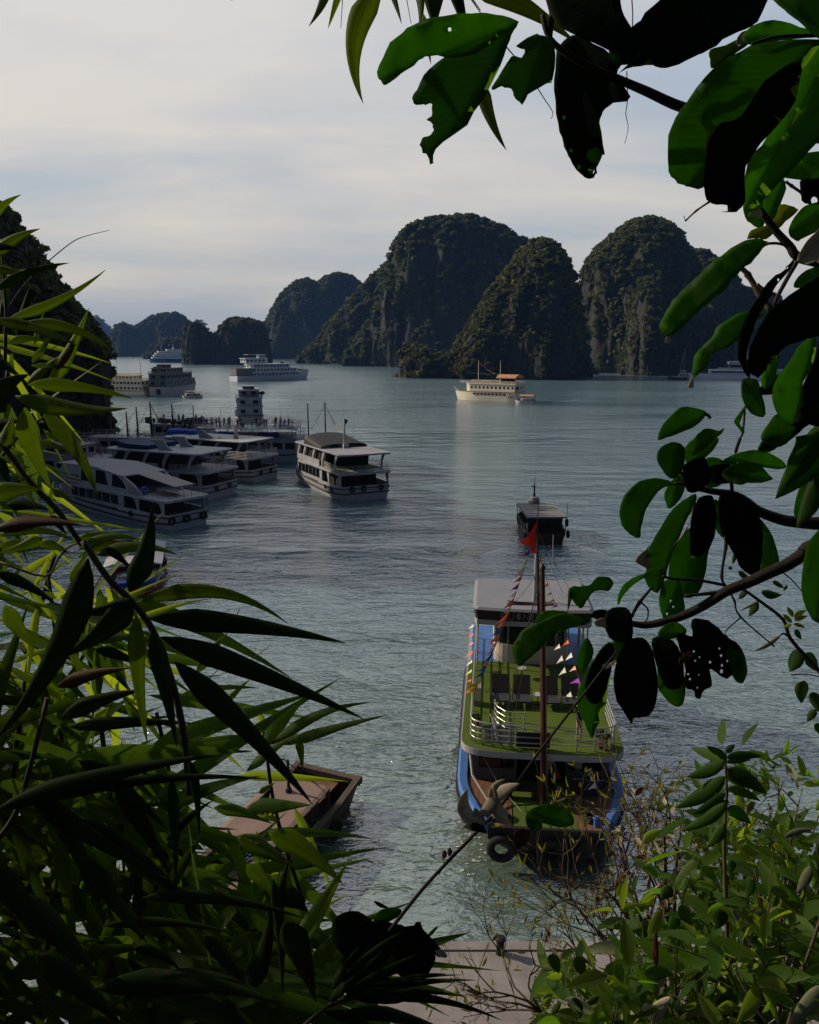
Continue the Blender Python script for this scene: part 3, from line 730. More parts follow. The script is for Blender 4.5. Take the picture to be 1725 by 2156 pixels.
m = MB(); m.tube([(-.4, -3.15, 3.75), (.3, -3.0, 2.9), (1.0, -2.35, 2.25), (1.6, -1.9, 1.95)], .06, 7); m.tube([(-.6, -2.7, 3.6), (.5, -1.8, 2.5), (1.4, -.9, 2.0)], .012, 4)
m.build('mooring_line', M_WROPE, hero)
m = MB()                                # small ladder of slats leaning at the left rail
for k in range(4): m.box(-4.6 + .02 * k, -4.0, -3.05 + .09 * k, -3.0 + .09 * k, 4.06, 5.0)
m.build('slatted_screen', M_WHITE, hero)
# flag and strings
fl = MB(); fp = wpt(hero, TT)
fs = [Vector((0, 0, .3)), Vector((-.35, -.05, -.35)), Vector((-.72, .1, -.62)), Vector((-.60, .05, -.75)), Vector((-.30, -.05, -.78)), Vector((-.16, .08, -1.12)), Vector((-.02, 0, -1.2)), Vector((0, 0, -.5))]
fl.add(fs + [p + Vector((0, .012, 0)) for p in fs], [(0, 1, 7), (1, 2, 3), (1, 3, 4), (1, 4, 7), (4, 5, 7), (5, 6, 7), (8, 15, 9), (9, 11, 10), (9, 12, 11), (9, 15, 12), (12, 15, 13), (13, 15, 14)])
fr = thing('flag', 'red flag drooping from the top of the excursion boat mast', 'flag', fp)
m = MB(); m.tube([(0.02, 0, -1.3), (0.02, 0, 1.1)], .02, 5); m.build('flagpole', M_BLACK, fr); fl.build('flag_cloth', M_RED, fr)
pennant_line('pennant_string', wpt(hero, TT + Vector((0, -.1, -.5))), wpt(hero, (-3.2, -3.1, 5.0)), 0.5, 21, 'pennant string from the excursion boat masthead down to its left rail', 0.42, 5)
pennant_line('pennant_string', wpt(hero, TT + Vector((0, .1, -.9))), wpt(hero, (-8.9, 1.35, 7.5)), 0.4, 6, 'short pennant string from the excursion boat masthead to its roof', 0.36, 8)
pennant_line('pennant_string', wpt(hero, (-8.3, 1.7, 6.4)), wpt(hero, (-3.2, 2.2, 4.9)), 0.15, 5, 'pennant string hung under the roof of the excursion boat', 0.36, 18)
pennant_line('pennant_string', wpt(hero, (-8.0, 1.2, 6.4)), wpt(hero, (.9, 2.4, 2.5)), 0.3, 12, 'string of pale paper strips from the excursion boat roof to its bow', 0.30, 9, white=True)
pennant_line('pennant_string', wpt(hero, (-3.0, -3.2, 4.9)), wpt(hero, (-13.0, -3.2, 5.3)), 0.15, 8, 'pennant string along the left rail of the excursion boat', 0.3, 15)
# sun loungers
def lounger(loc, label):
    r = thing('deck_chair', label, 'deck chair', wpt(hero, loc), hero.rotation_euler.z, 'dark deck chairs on the excursion boat')
    m = MB(); m.prism([(-.35, .36), (-.95, 1.12), (-.90, 1.17), (-.28, .42)], 'y', -.42, .42); m.build('backrest', M_DARK, r)
    m = MB(); m.prism([(-.35, .36), (.52, .34), (.52, .41), (-.28, .42)], 'y', -.42, .42); m.build('seat', paint('worn dark sling', (0.035, 0.035, 0.042), 0.6, 0.5), r)
    for x, y in ((.45, .38), (.45, -.38), (-.5, .38), (-.5, -.38)):
        m = MB(); m.tube([(x, y, .38), (x + .04, y, 0)], .022, 5); m.build('leg', M_DARK, r)
    for y in (.46, -.46):
        m = MB(); m.tube([(-.55, y, .62), (.3, y, .60), (.36, y, .36)], .022, 5); m.build('armrest', M_DARK, r)
for y, l in ((-1.75, 'dark deck chair at the left end of the row on the green deck'), (-.72, 'dark deck chair left of the mast on the green deck'), (.62, 'dark deck chair right of the mast on the green deck'), (1.62, 'dark deck chair half hidden by leaves at the right end of the row')):
    lounger((-4.4, y, 4.045), l)
def side_table(loc, label):
    r = thing('side_table', label, 'table', wpt(hero, loc), 0, 'small round tables on the green deck')
    m = MB(); m.lathe((0, 0, .5), [(.24, 0), (.25, .02), (.24, .04)], 16); m.build('tabletop', M_WHITE, r)
    m = MB(); m.lathe((0, 0, 0), [(.16, 0), (.16, .02), (.025, .05), (.025, .5)], 10); m.build('pedestal', M_BLACK, r)
side_table((-4.5, .05, 4.045), 'small round white table behind the mast between the deck chairs')
side_table((-7.6, -.6, 4.045), 'small round table in front of the wheelhouse')
# pot plants on the deck
def pot_plant(loc, label, seed, s=1.0):
    r = thing('potted_plant', label, 'plant', wpt(hero, loc), 0, 'pot plants on the excursion boat')
    m = MB(); m.lathe((0, 0, 0), [(.17 * s, 0), (.24 * s, .32 * s), (.26 * s, .34 * s), (.22 * s, .36 * s)], 14); m.build('pot', paint('terracotta pot', (0.10, 0.045, 0.028), 0.7, 0.4), r)
    g = np.random.default_rng(seed); cs = [(0, 0, .62 * s)]; f = crowns('leaves', cs, [.36 * s], seed, r, M_HILLGREEN, k=170, leaf=0.20)
pot_plant((-.55, 2.55, 4.045), 'potted shrub at the right front corner of the green deck', 4)
pot_plant((-2.0, -2.9, 4.045), 'small dark potted plant at the left rail of the green deck', 5, 0.7)
# two people aboard
def person_at(root, loc, face, shirt, trousers, label, pose='stand', arm=(0, 0), group=None, hat=None):
    b = make_person(shirt, trousers, pose, arm); b.name = 'person'
    b.location = wpt(root, loc); b.rotation_euler = (0, 0, root.rotation_euler.z + face)
    tag(b, label, 'person', group)
    if hat:
        m = MB(); m.lathe((0.03, 0, 1.70), [(.23, 0), (.12, .03), (.10, .13), (.04, .15)], 12); m.build('hat', CLOTH[hat], b)
    return b
person_at(hero, (-1.1, 1.62, 4.045), R(60), 'navy', 'tan', 'person in a dark blue jacket and hat standing on the green deck', hat='tan', arm=(.3, .1))
person_at(hero, (-.75, .35, 1.83), R(20), 'grey', 'dark', 'person in a pale shirt standing in the lower doorway', arm=(.2, .5))
m = MB(); m.prism([(0, 0), (.28, .02), (.26, .3), (0.02, .28)], 'x', 0, .05); o = m.build('bag', M_RED); o.location = wpt(hero, (-.8, .75, 2.3)); o.rotation_euler = (0, 0, 0); o.parent = None
tag(o, 'small red bag hung beside the person in the lower doorway', 'bag')
# tyres at the bow
tyre(hero, (2.55, -1.75, 1.0), R(90), 'big black tyre hanging at the left of the excursion boat bow', s=1.35)
tyre(hero, (2.55, 0.3, 0.95), R(90), 'black tyre hanging in the middle of the excursion boat bow', s=1.25)
tyre(hero, (2.52, 1.8, 0.95), R(90), 'black tyre hanging at the right of the excursion boat bow', s=1.25)

# ---------------------------------------------------------------- small wooden boat heading away ahead of it
c0 = W(1152, 1147, 0)
wb = thing('wooden_boat', 'small dark wooden boat with grey ridged roof motoring away', 'boat', (c0.x, c0.y, 0), math.atan2(0.985, -0.02))
# local +x away from the viewer, stern at x = 0
ss = hull_secs(11.5, 4.3, 1.0, 1.5, 0.5, 0.35, 0.12); ss = [[(x + 5.75, y, z) for x, y, z in s_] for s_ in ss]
m = MB(); m.loft(ss); m.build('hull', M_DWOOD, wb)
m = MB()
n_ = 13
for k in range(n_):                     # ridged roof boards
    x = 0.3 + 8.0 * k / n_; m.box(x, x + 8.0 / n_ - .06, -2.15, 2.15, 2.98 + .02 * (k % 2), 3.08 + .03 * (k % 2))
m.box(.3, 8.3, -2.2, 2.2, 2.90, 2.97)
m.build('roof', M_DGREY, wb)
text_mesh('lettering', '2886', .5, M_BLACK, wb, Matrix.Translation((3.6, 0, 3.12)) @ Matrix.Rotation(R(-90), 4, 'Z'), .01)
m = MB()
for s_ in (-1, 1):
    for k in range(5): m.tube([(.4 + 1.9 * k, s_ * 2.0, .9), (.4 + 1.9 * k, s_ * 2.1, 2.95)], .05, 5)
    m.box(.3, 8.2, s_ * 2.0 - .03, s_ * 2.0 + .03, 1.0, 1.6)
m.build('roof_post', M_DWOOD, wb)
m = MB(); m.box(1.6, 1.7, -1.9, 1.9, 1.0, 2.9); m.box(.25, .33, -1.9, 1.9, .9, 1.35); m.box(.9, 1.5, -.6, .6, 1.0, 1.7); m.build('cabin_bulkhead', M_DARK, wb)
m = MB(); m.lathe((8.0, .1, 3.05), [(.62, 0), (.7, .3), (.5, .75), (.25, .82)], 12); m.build('water_tank', M_DGREY, wb)
m = MB(); m.lathe((8.0, .1, 3.85), [(.14, 0), (.16, .25), (.10, .5), (.08, .9), (.12, 1.1), (.05, 1.5), (.02, 2.3)], 8); m.tube([(8.0, .1, 5.2), (8.0, .38, 5.05), (8.0, .40, 5.2)], .05, 5); m.build('bow_post', M_BLACK, wb)
m = MB(); m.tube([(.4, -2.15, 3.0), (.4, -2.2, 4.6)], .03, 5); m.build('pole', M_BLACK, wb)
for x, z, lab in ((1.2, 2.2, 'upper black tyre on the right side of the small wooden boat'), (.4, 1.1, 'lower black tyre at the stern of the small wooden boat'), (3.4, 1.0, 'black tyre amidships on the right side of the small wooden boat')):
    tyre(wb, (x, -2.35, z), 0, lab, s=1.0)
tyre(wb, (.6, 2.3, .75), 0, 'black tyre on the left side of the small wooden boat')

# wake ridges and foam
def wake(pts, h, wd, label=None):
    m = MB(); ss = []; n = len(pts)
    for i, p in enumerate(pts):
        p = Vector(p); d = (Vector(pts[min(i + 1, n - 1)]) - Vector(pts[max(i - 1, 0)])).normalized(); sd = Vector((-d.y, d.x, 0)); k = math.sin(math.pi * (i + .25) / (n - .5)) + .02
        ss.append([p + sd * wd * c * (0.4 + .6 * k) + Vector((0, 0, h * k * math.exp(-(c * 1.9) ** 2) - .012)) for c in np.linspace(-1, 1, 9)])
    m.loft([[tuple(q) for q in s_] for s_ in ss], caps=False); o = m.build('wake', M_WATER, smooth=True); tag(o, kind='structure')
for px0, py0, px1, py1 in ((1095, 1143, 1000, 1172), (1207, 1143, 1280, 1168)):
    a, b = W(px0, py0), W(px1, py1); wake([a.lerp(b, i / 11) for i in range(12)], .12, .55)
a, b, c = W(423, 840), W(330, 858), W(620, 842); wake([a.lerp(b, i / 11) for i in range(12)], .35, 2.2); wake([a.lerp(c, i / 15) for i in range(16)], .40, 2.0)
a, b = W(1140, 850), W(1390, 822); wake([a.lerp(b, i / 15) for i in range(16)], .30, 2.6)
def foam(name, spots, seed):
    g = random.Random(seed); m = MB()
    for px, py, rx, ry, n, s_ in spots:
        for k in range(n):
            p = W(px + g.gauss(0, rx), py + g.gauss(0, ry)); q = s_ * g.uniform(.3, 1.2); nn = 7
            m.add([(p.x + q * 1.8 * math.cos(t) * g.uniform(.5, 1), p.y + q * .8 * math.sin(t) * g.uniform(.5, 1), .03 + .02 * g.random()) for t in [2 * math.pi * i / nn for i in range(nn)]], [tuple(range(nn))])
    o = m.build(name, paint('foam', (.62, .64, .60), .7, .2, scale=8)); tag(o, kind='stuff')
foam('foam', [(1170, 1165, 34, 12, 90, .10), (758, 1695, 7, 22, 60, .05), (985, 1770, 12, 60, 40, .05), (1010, 1800, 10, 20, 20, .05)], 5)

def coil(root, p, label, r_=.34):
    m = MB()
    for k in range(4): m.torus((0, 0, .05 + .06 * k), r_ - .03 * k, .035, 'z', 18, 6)
    o = m.build('rope_coil', M_DROPE, smooth=True); o.location = wpt(root, p); tag(o, label, 'rope', 'rope coils on the excursion boat bow')
coil(hero, (1.7, -1.7, 1.845), 'dark rope coil on the left side of the excursion boat bow'); coil(hero, (1.5, 1.9, 1.845), 'dark rope coil on the right side of the excursion boat bow', .28)
bn = thing('bench', 'low dark bench standing on the excursion boat bow carpet', 'bench', wpt(hero, (.1, -1.0, 1.85)), hero.rotation_euler.z)
m = MB(); m.box(-.22, .22, -.8, .8, .40, .46); m.build('seat', M_DWOOD, bn)
for y in (-.7, .7):
    m = MB(); m.box(-.2, .2, y - .04, y + .04, 0, .40); m.build('leg', M_DWOOD, bn)
cr_ = MB(); cr_.box(-.35, .35, -.3, .3, 0, .5); cr_.box(-.38, .38, -.33, .33, .5, .56); o = cr_.build('locker', paint('dark blue locker', (.02, .035, .09), .5, .5), bevel=.02); o.location = wpt(hero, (-.6, 2.3, 1.845)); o.rotation_euler = (0, 0, hero.rotation_euler.z); tag(o, 'dark blue locker by the lower saloon window of the excursion boat', 'locker')
# ---------------------------------------------------------------- moored tour boats on the left
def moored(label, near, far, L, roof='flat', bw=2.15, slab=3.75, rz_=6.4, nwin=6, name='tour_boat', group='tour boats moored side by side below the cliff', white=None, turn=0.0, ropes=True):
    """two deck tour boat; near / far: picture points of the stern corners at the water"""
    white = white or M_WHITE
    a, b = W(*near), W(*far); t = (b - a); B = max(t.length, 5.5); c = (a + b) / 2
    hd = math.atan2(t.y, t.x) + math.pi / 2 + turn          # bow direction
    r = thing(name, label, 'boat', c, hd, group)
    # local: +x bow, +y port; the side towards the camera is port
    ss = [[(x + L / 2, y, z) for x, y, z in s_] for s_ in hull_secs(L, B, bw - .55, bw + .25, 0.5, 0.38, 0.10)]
    m = MB(); m.loft(ss); hull = m.build('hull', white, r)
    for k, (dz, rr) in enumerate(((-.02, .10), (-.75, .10))):
        Lp, Rp = rail_along(ss, dz, rr, .03 - .02 * k)
        m = MB(); m.tube(Rp, rr, 6); m.tube(Lp, rr, 6); m.tube([Lp[0], Rp[0]], rr, 6); o = m.build('rubbing_strake', M_BLACK, hull)
    h = B / 2
    m = MB()                                                # bulwark at the stern
    for s_ in (-1, 1): m.loft([[(ss[i][0][0], s_ * (abs(ss[i][0][1]) - .02), bw - .62), (ss[i][0][0], s_ * (abs(ss[i][0][1]) + .02), bw), (ss[i][0][0], s_ * (abs(ss[i][0][1]) - .10), bw), (ss[i][0][0], s_ * (abs(ss[i][0][1]) - .12), bw - .62)] for i in range(0, 10)], close=True)
    m.box(-.06, .06, -h * .86, h * .86, bw - .6, bw); m.build('bulwark', white, r)
    d0 = bw - .5
    # lower saloon: solid wall with a row of windows
    x0, x1 = L * .34, L * .84; hw = h - .42
    m = MB(); m.prism([(x0, -hw), (x1 - 2, -hw), (x1, -hw * .62), (x1, hw * .62), (x1 - 2, hw), (x0, hw)], 'z', d0, slab); m.build('saloon_wall', white, r)
    ww = (x1 - 2 - x0 - .8) / nwin; f = None
    for s_ in (1, -1):
        for k in range(nwin):
            p = (x0 + .5 + ww * (k + .5), s_ * (hw + .012), d0 + (slab - d0) * .56)
            if f is None:
                m = MB(); e = ww * .44; zh = (slab - d0) * .30
                m.prism([(-e, -zh), (e, -zh), (e, zh), (-e, zh)], 'y', -.02, .02); f = m.build('window', M_GLASS, r); f.location = p
            else: shared(r, 'window', f, p)
    # saloon aft: near black box painted for the inside shade, curved pillars
    m = MB(); m.box(L * .13, x0, -(hw - .7), hw - .7, d0, slab); m.build('cabin_bulkhead', M_DARK, r)
    m = MB(); m.box(L * .128, L * .13 + .0, -.55, .45, d0, slab - .3); m.build('door', M_DWOOD, r)
    f = None
    for px_, in ((L * .315,), (L * .20,), (.55,)):
        for s_ in (1, -1):
            if f is None:
                m = MB(); m.prism([(0, d0), (.42, d0), (.50, d0 + .9), (.85, slab - .35), (1.6, slab), (-.1, slab), (.05, d0 + 1.0)], 'y', -.07, .07); f = m.build('pillar', white, r); f.location = (px_, s_ * hw, 0)
            elif px_ > 1: shared(r, 'pillar', f, (px_, s_ * hw, 0))
            else: shared(r, 'pillar', f, (px_, s_ * hw, 0))
    # upper deck slab
    xe = L * .88
    pl = [(-.35, -h * .86), (.4, -h), (L * .6, -h), (xe - 1.2, -h * .66), (xe, -h * .3), (xe, h * .3), (xe - 1.2, h * .66), (L * .6, h), (.4, h), (-.35, h * .86)]
    m = MB(); m.prism(pl, 'z', slab, slab + .30); m.build('upper_deck', white, r, bevel=.04)
    # upper saloon
    u0, u1 = L * .26, L * .76; uz = slab + .30
    if roof != 'slope':
        m = MB(); m.box(u0 + .3, u1 - .3, -(hw - .35), hw - .35, uz, rz_); m.build('upper_bulkhead', M_DARK, r)  # near black box stands in for the shade of the upper saloon
        m = MB()
        for s_ in (1, -1): m.box(u0 + L * .10, u1, s_ * hw - .05, s_ * hw + .05, uz, uz + .85)
        m.build('side_panel', white, r)
        f = None
        for px_ in (u0 - L * .16, u0 + L * .04, u0 + L * .20, u0 + L * .36, u1 - .8):
            for s_ in (1, -1):
                if f is None:
                    m = MB(); m.prism([(0, uz), (.30, uz), (.15, uz + 1.2), (-.5, rz_), (-1.3, rz_), (-.35, uz + 1.2)], 'y', -.06, .06); f = m.build('pillar', white, r); f.location = (px_ + .3, s_ * hw, 0)
                else: shared(r, 'pillar', f, (px_ + .3, s_ * hw, 0))
        ra = L * .03 if roof == 'flat' else -.2
        pr = [(ra, -h * .9), (ra + .5, -h * .97), (u1 + .3, -h * .97), (u1 + 1.2, -h * .6), (u1 + 1.2, h * .6), (u1 + .3, h * .97), (ra + .5, h * .97), (ra, h * .9)]
        m = MB(); m.prism(pr, 'z', rz_, rz_ + .26); rf = m.build('roof', M_GREY if roof == 'visor' else white, r, bevel=.10)
        m = MB(); m.lathe((L * .35, h * .3, rz_ + .26), [(.3, 0), (.3, .1), (.15, .14)], 12); m.lathe((L * .55, -h * .2, rz_ + .26), [(.2, 0), (.2, .25), (.3, .27), (.3, .32)], 10); m.build('vent', M_DGREY, rf)
    m = MB()
    dk = [(u0, h - .2, uz), (.5, h - .2, uz), (-.2, h * .8, uz), (-.2, -h * .8, uz), (.5, -h + .2, uz), (u0, -h + .2, uz)]
    cu = []
    for p, q in zip(dk[:-1], dk[1:]):
        p, q = Vector(p), Vector(q); k = max(1, int((q - p).length / 1.0)); cu += [p.lerp(q, j / k) for j in range(k)]
    cu.append(Vector(dk[-1])); railing(m, cu, .95, 4, .022); m.build('railing', M_STEEL if roof != 'slope' else M_DGREY, r)
    return r, dict(L=L, B=B, h=h, hw=hw, uz=uz, rz=rz_, u0=u0, u1=u1, slab=slab, d0=d0, bw=bw)

# boat with the black arch on its roof, lying off at the right of the group
b3, q = moored('white tour boat with black arched roof shell and slim mast, lying apart to the right', (712, 1056), (832, 1051), 24.5, 'visor', turn=R(15))
L, h, rz_ = q['L'], q['h'], q['rz']
m = MB(); ss = []
for i in range(13):                      # arched shell on the roof
    a = math.pi * i / 12; x = L * .62 - .0; y = -math.cos(a) * (h * .90); z = rz_ + .26 + 1.55 * math.sin(a) ** .6
    ss.append([(L * .33, y, rz_ + .24 + (z - rz_ - .26) * .35), (x, y, z), (x + .12, y * 1.02, z + .05), (L * .33 - .1, y * 1.02, rz_ + .30 + (z - rz_ - .26) * .37)])
m.loft(ss, close=True); m.build('roof_shell', M_BLACK, b3)
m = MB(); m.tube([(L * .30, .2, rz_ + .26), (L * .30, .2, rz_ + 2.6), (L * .30 - .1, .2, rz_ + 3.8)], [.24, .15, .10], 8); m.tube([(L * .30, -1.5, rz_ + 1.9), (L * .30, 1.5, rz_ + 1.9)], .05, 6); m.box(L * .30 - .4, L * .30 + .1, -.3, .5, rz_ + .26, rz_ + .9); m.build('signal_mast', M_WHITE, b3)
m = MB(); m.tube([(L * .30, -1.3, rz_ + 1.9), (L * .30, -1.3, rz_ + 3.4)], .02, 4); m.build('antenna', M_BLACK, b3)
m = MB(); m.prism([(0, 0), (.55, -.25), (.05, -1.1), (0, -1.0)], 'y', 0, .02); o = m.build('flag', paint('dark flag', (.03, .025, .03), .8)); o.location = wpt(b3, (L * .30 - .1, .2, rz_ + 4.6)); tag(o, 'dark limp flag on the slim mast of the right hand tour boat', 'flag')
o = MB(); g = random.Random(4)
for k in range(3): o.lathe((L * .45 + .5 * k, .8 - .5 * k, rz_ + .3), [(.3, 0), (.5, .25), (.45, .55), (.2, .75)], 9)
o = o.build('life_jacket_heap', M_ORANGE, smooth=True); o.location = b3.location; o.rotation_euler = b3.rotation_euler; tag(o, 'orange heap of life jackets under the arched roof shell', 'life jackets')
m = MB(); m.prism([(L * .10, -q['h'] + .3), (L * .84, -q['h'] * .6), (L * .84, q['h'] * .6), (L * .10, q['h'] - .3)], 'z', q['uz'], q['uz'] + .015); m.build('deck_carpet', M_CARPET, b3)
for k, (x, s_, lab) in enumerate(((.1, -2.2, 'right black tyre on the stern of the tour boat lying apart'), (.1, .5, 'middle black tyre on the stern of the tour boat lying apart'), (.1, 2.3, 'left black tyre on the stern of the tour boat lying apart'))): tyre(b3, (-.2, s_, 1.75), R(90), lab, s=.95)
for x, lab in ((3.0, 'black tyre near the stern on the left side of the tour boat lying apart'), (5.2, 'small black tyre amidships on the left side of the tour boat lying apart')): tyre(b3, (x, q['h'] + .14, 1.5), 0, lab, s=.75)
# masts standing behind it
for (px, py0, py1, lab) in ((651, 955, 850, 'thin black mast left of the arched roof shell'), (686, 925, 846, 'tall thin mast with two strings of bunting behind the arched roof shell')):
    p0 = Q(px, py0, 132); p1 = Q(px - 1, py1, 132)
    m = MB(); m.tube([(0, 0, -p0.z + .5), (0, 0, p1.z - p0.z)], [.16, .09], 7); o = m.build('mast', M_BLACK); o.location = p0; tag(o, lab, 'mast')
pt = Q(685, 848, 132)
pennant_line('pennant_string', pt, Q(655, 905, 126), .3, 14, 'bunting falling left from the tall thin mast', .32, 21, r=.02)
pennant_line('pennant_string', pt, Q(712, 900, 126), .3, 12, 'bunting falling right from the tall thin mast', .36, 22, r=.02)

# boat with arched upper windows, nearest of the moored group
b4, q = moored('white tour boat with arched upper windows and sloping grey awning, nearest of the moored group', (343, 1119), (450, 1102), 29.0, 'slope', 1.9, 3.35, 6.0, turn=R(10))
L, h, hw, uz = q['L'], q['h'], q['hw'], q['uz']
m = MB()
m.loft([[(L * .30, y, 5.75 + .0), (L * .52, y, 6.35), (L * .86, y, 6.0), (L * .86, y, 5.85), (L * .52, y, 6.15), (L * .30, y, 5.6)] for y in (-h * .95, h * .95)], close=True)
m.build('roof', M_GREY, b4)
m = MB(); m.loft([[(L * .03, y, 5.0), (L * .30, y, 5.78), (L * .30, y, 5.68), (L * .03, y, 4.9)] for y in (-h * .55, h * .3)], close=True); m.build('awning', M_DGREY, b4)
for s_ in (1, -1):
    m = MB(); m.prism([(L * .17, uz), (L * .80, uz), (L * .86, uz + .6), (L * .82, 5.9), (L * .52, 6.2), (L * .34, 5.8), (L * .27, 5.2)], 'y', s_ * hw - .05, s_ * hw + .05); m.build('side_panel', M_WHITE, b4)
    for k, (a, b, t0, t1) in enumerate(((.285, .40, 0, 1), (.43, .535, 1, 1), (.565, .66, 1, 1))):
        arc = [(L * a, uz + .5), (L * b, uz + .5), (L * (b - .012), 5.85 if k else 5.75)] + ([(L * (a + .02), 5.9)] if k else [(L * (a + .075), 5.65), (L * (a + .045), 5.35), (L * (a + .02), 4.9)])
        m = MB(); m.prism(arc, 'y', s_ * hw + s_ * .02 - .045, s_ * hw + s_ * .02 + .045); m.build('arched_window', M_GLASS, b4)
    m = MB(); m.tube([(L * .17, s_ * hw, uz), (L * .22, s_ * hw, uz + 1.0), (L * .30, s_ * hw, 5.6)], [.16, .14, .12], 7); m.build('pillar', M_WHITE, b4)
text_mesh('lettering', 'ALEXANDRIA 1908', .46, paint('blue black lettering', (.02, .03, .08), .5), b4, Matrix.Translation((L * .745, hw + .07, uz + .95)) @ FACE['port'], .01)
m = MB(); m.box(L * .66, L * .80, hw + .05, hw + .07, uz + .28, uz + .50); m.build('red_stripe', paint('faded brown red stripe', (.20, .10, .08), .6), b4)
g = random.Random(8)
def clutter(name, label, root, loc, mat, kind):
    m = MB()
    if kind == 'barrel': m.lathe((0, 0, 0), [(.32, 0), (.36, .1), (.36, .8), (.32, .9)], 14)
    elif kind == 'heap':
        for k in range(7):
            x, y = g.uniform(-.8, .8), g.uniform(-.6, .6); m.lathe((x, y, 0), [(.45, 0), (.5, .2), (.35, .45), (.1, .55)], 8)
    elif kind == 'planks':
        for k in range(8): 
            y = g.uniform(-.9, .9); m.box(-1.6 + g.uniform(-.3, .3), 1.6 + g.uniform(-.3, .3), y, y + .22, .06 * k, .06 * k + .05)
    elif kind == 'table':
        m.box(-.6, .6, -.4, .4, .70, .75)
        for x in (-.52, .52):
            for y in (-.34, .34): m.box(x - .03, x + .03, y - .03, y + .03, 0, .7)
    o = m.build(name, mat, smooth=kind == 'heap'); o.location = wpt(root, loc); o.rotation_euler = (0, 0, root.rotation_euler.z); tag(o, label, name.replace('_', ' ')); return o
clutter('barrel', 'blue plastic barrel on the upper deck of the nearest moored boat', b4, (L * .20, h * .62, uz), M_TARP, 'barrel')
clutter('sack_heap', 'brown heap of sacks under the awning of the nearest moored boat', b4, (L * .24, h * .25, uz), M_OLDW, 'heap')
clutter('plank_stack', 'stack of boards on the upper deck of the nearest moored boat', b4, (L * .12, 0.2, uz), M_DECKW, 'planks')
for y, lab in ((2.2, 'left of the stern tyres on the nearest moored boat'), (.3, 'middle stern tyre on the nearest moored boat'), (-1.9, 'right stern tyre on the nearest moored boat')): tyre(b4, (-.22, y * h / 3, 1.2), R(90), 'fat black tyre, ' + lab, s=1.15)
for x, lab in ((2.2, 'nearest the stern'), (7.0, 'below the saloon windows')): tyre(b4, (x, h + .14, 1.3), 0, 'black tyre on the side of the nearest moored boat, ' + lab, s=.85)

# second boat with navy prow awning on its roof
b5, q = moored('white tour boat with navy canvas tub on its flat roof, second of the moored group', (422, 1056), (513, 1037), 23.0, 'flat', turn=R(9))
L, h, rz_ = q['L'], q['h'], q['rz']
m = MB(); m.loft([[(x, -w_, rz_ + .28), (x, -w_ * 1.08, rz_ + z_), (x, w_ * 1.08, rz_ + z_), (x, w_, rz_ + .28)] for x, w_, z_ in ((L * .46, h * .7, .9), (L * .62, h * .75, 1.0), (L * .76, h * .5, 1.25))], close=True); m.build('canvas_tub', M_NAVY, b5)
for s_, o_ in ((1, .16), (-1, .16)):
    m = MB(); m.prism([(L * .28, rz_ + .24), (L * .40, rz_ + .24), (L * .42, rz_ + 1.0), (L * .47, rz_ + 1.7), (L * .36, rz_ + 1.75), (L * .33, rz_ + .8)], 'y', s_ * h * .55 - .1, s_ * h * .55 + .1); m.build('roof_fin', M_WHITE, b5)
for y, lab in ((1.4, 'left'), (-1.6, 'right')): tyre(b5, (-.18, y, 1.55), R(90), lab + ' dark tyre on the stern of the second moored boat', s=.8)
tyre(b5, (1.8, h + .1, 1.5), 0, 'dark tyre on the side of the second moored boat', s=.8)
b6, q6 = moored('white tour boat with long flat roof and low blister, third of the moored group', (520, 1019), (596, 1005), 23.0, 'flat', turn=R(9))
L, h, rz_ = q6['L'], q6['h'], q6['rz']
m = MB(); m.prism([(L * .36, rz_ + .24), (L * .50, rz_ + .24), (L * .52, rz_ + 1.6), (L * .48, rz_ + 1.75), (L * .43, rz_ + 1.0)], 'y', h * .5, h * .5 + .25); m.build('roof_fin', M_WHITE, b6)
m = MB(); m.prism([(L * .20, rz_ + .24), (L * .24, rz_ + .24), (L * .225, rz_ + 2.6), (L * .21, rz_ + 2.6)], 'y', .6, .85); m.build('signal_mast', M_WHITE, b6)
for y, lab in ((1.2, 'left'), (-1.4, 'right')): tyre(b6, (-.18, y, 1.55), R(90), lab + ' dark tyre on the stern of the third moored boat', s=.8)
o = MB()
for k in range(6): o.lathe((g.uniform(-2.4, 2.4), g.uniform(-1, 1), 0), [(.9, 0), (1.1, .3), (.7, .75), (.2, .95)], 9)
o = o.build('tarpaulin', M_TARP, smooth=True); o.location = Q(385, 922, 133); o.location.z = 6.6; tag(o, 'bright blue tarpaulin bundled on a roof among the moored boats', 'tarpaulin')

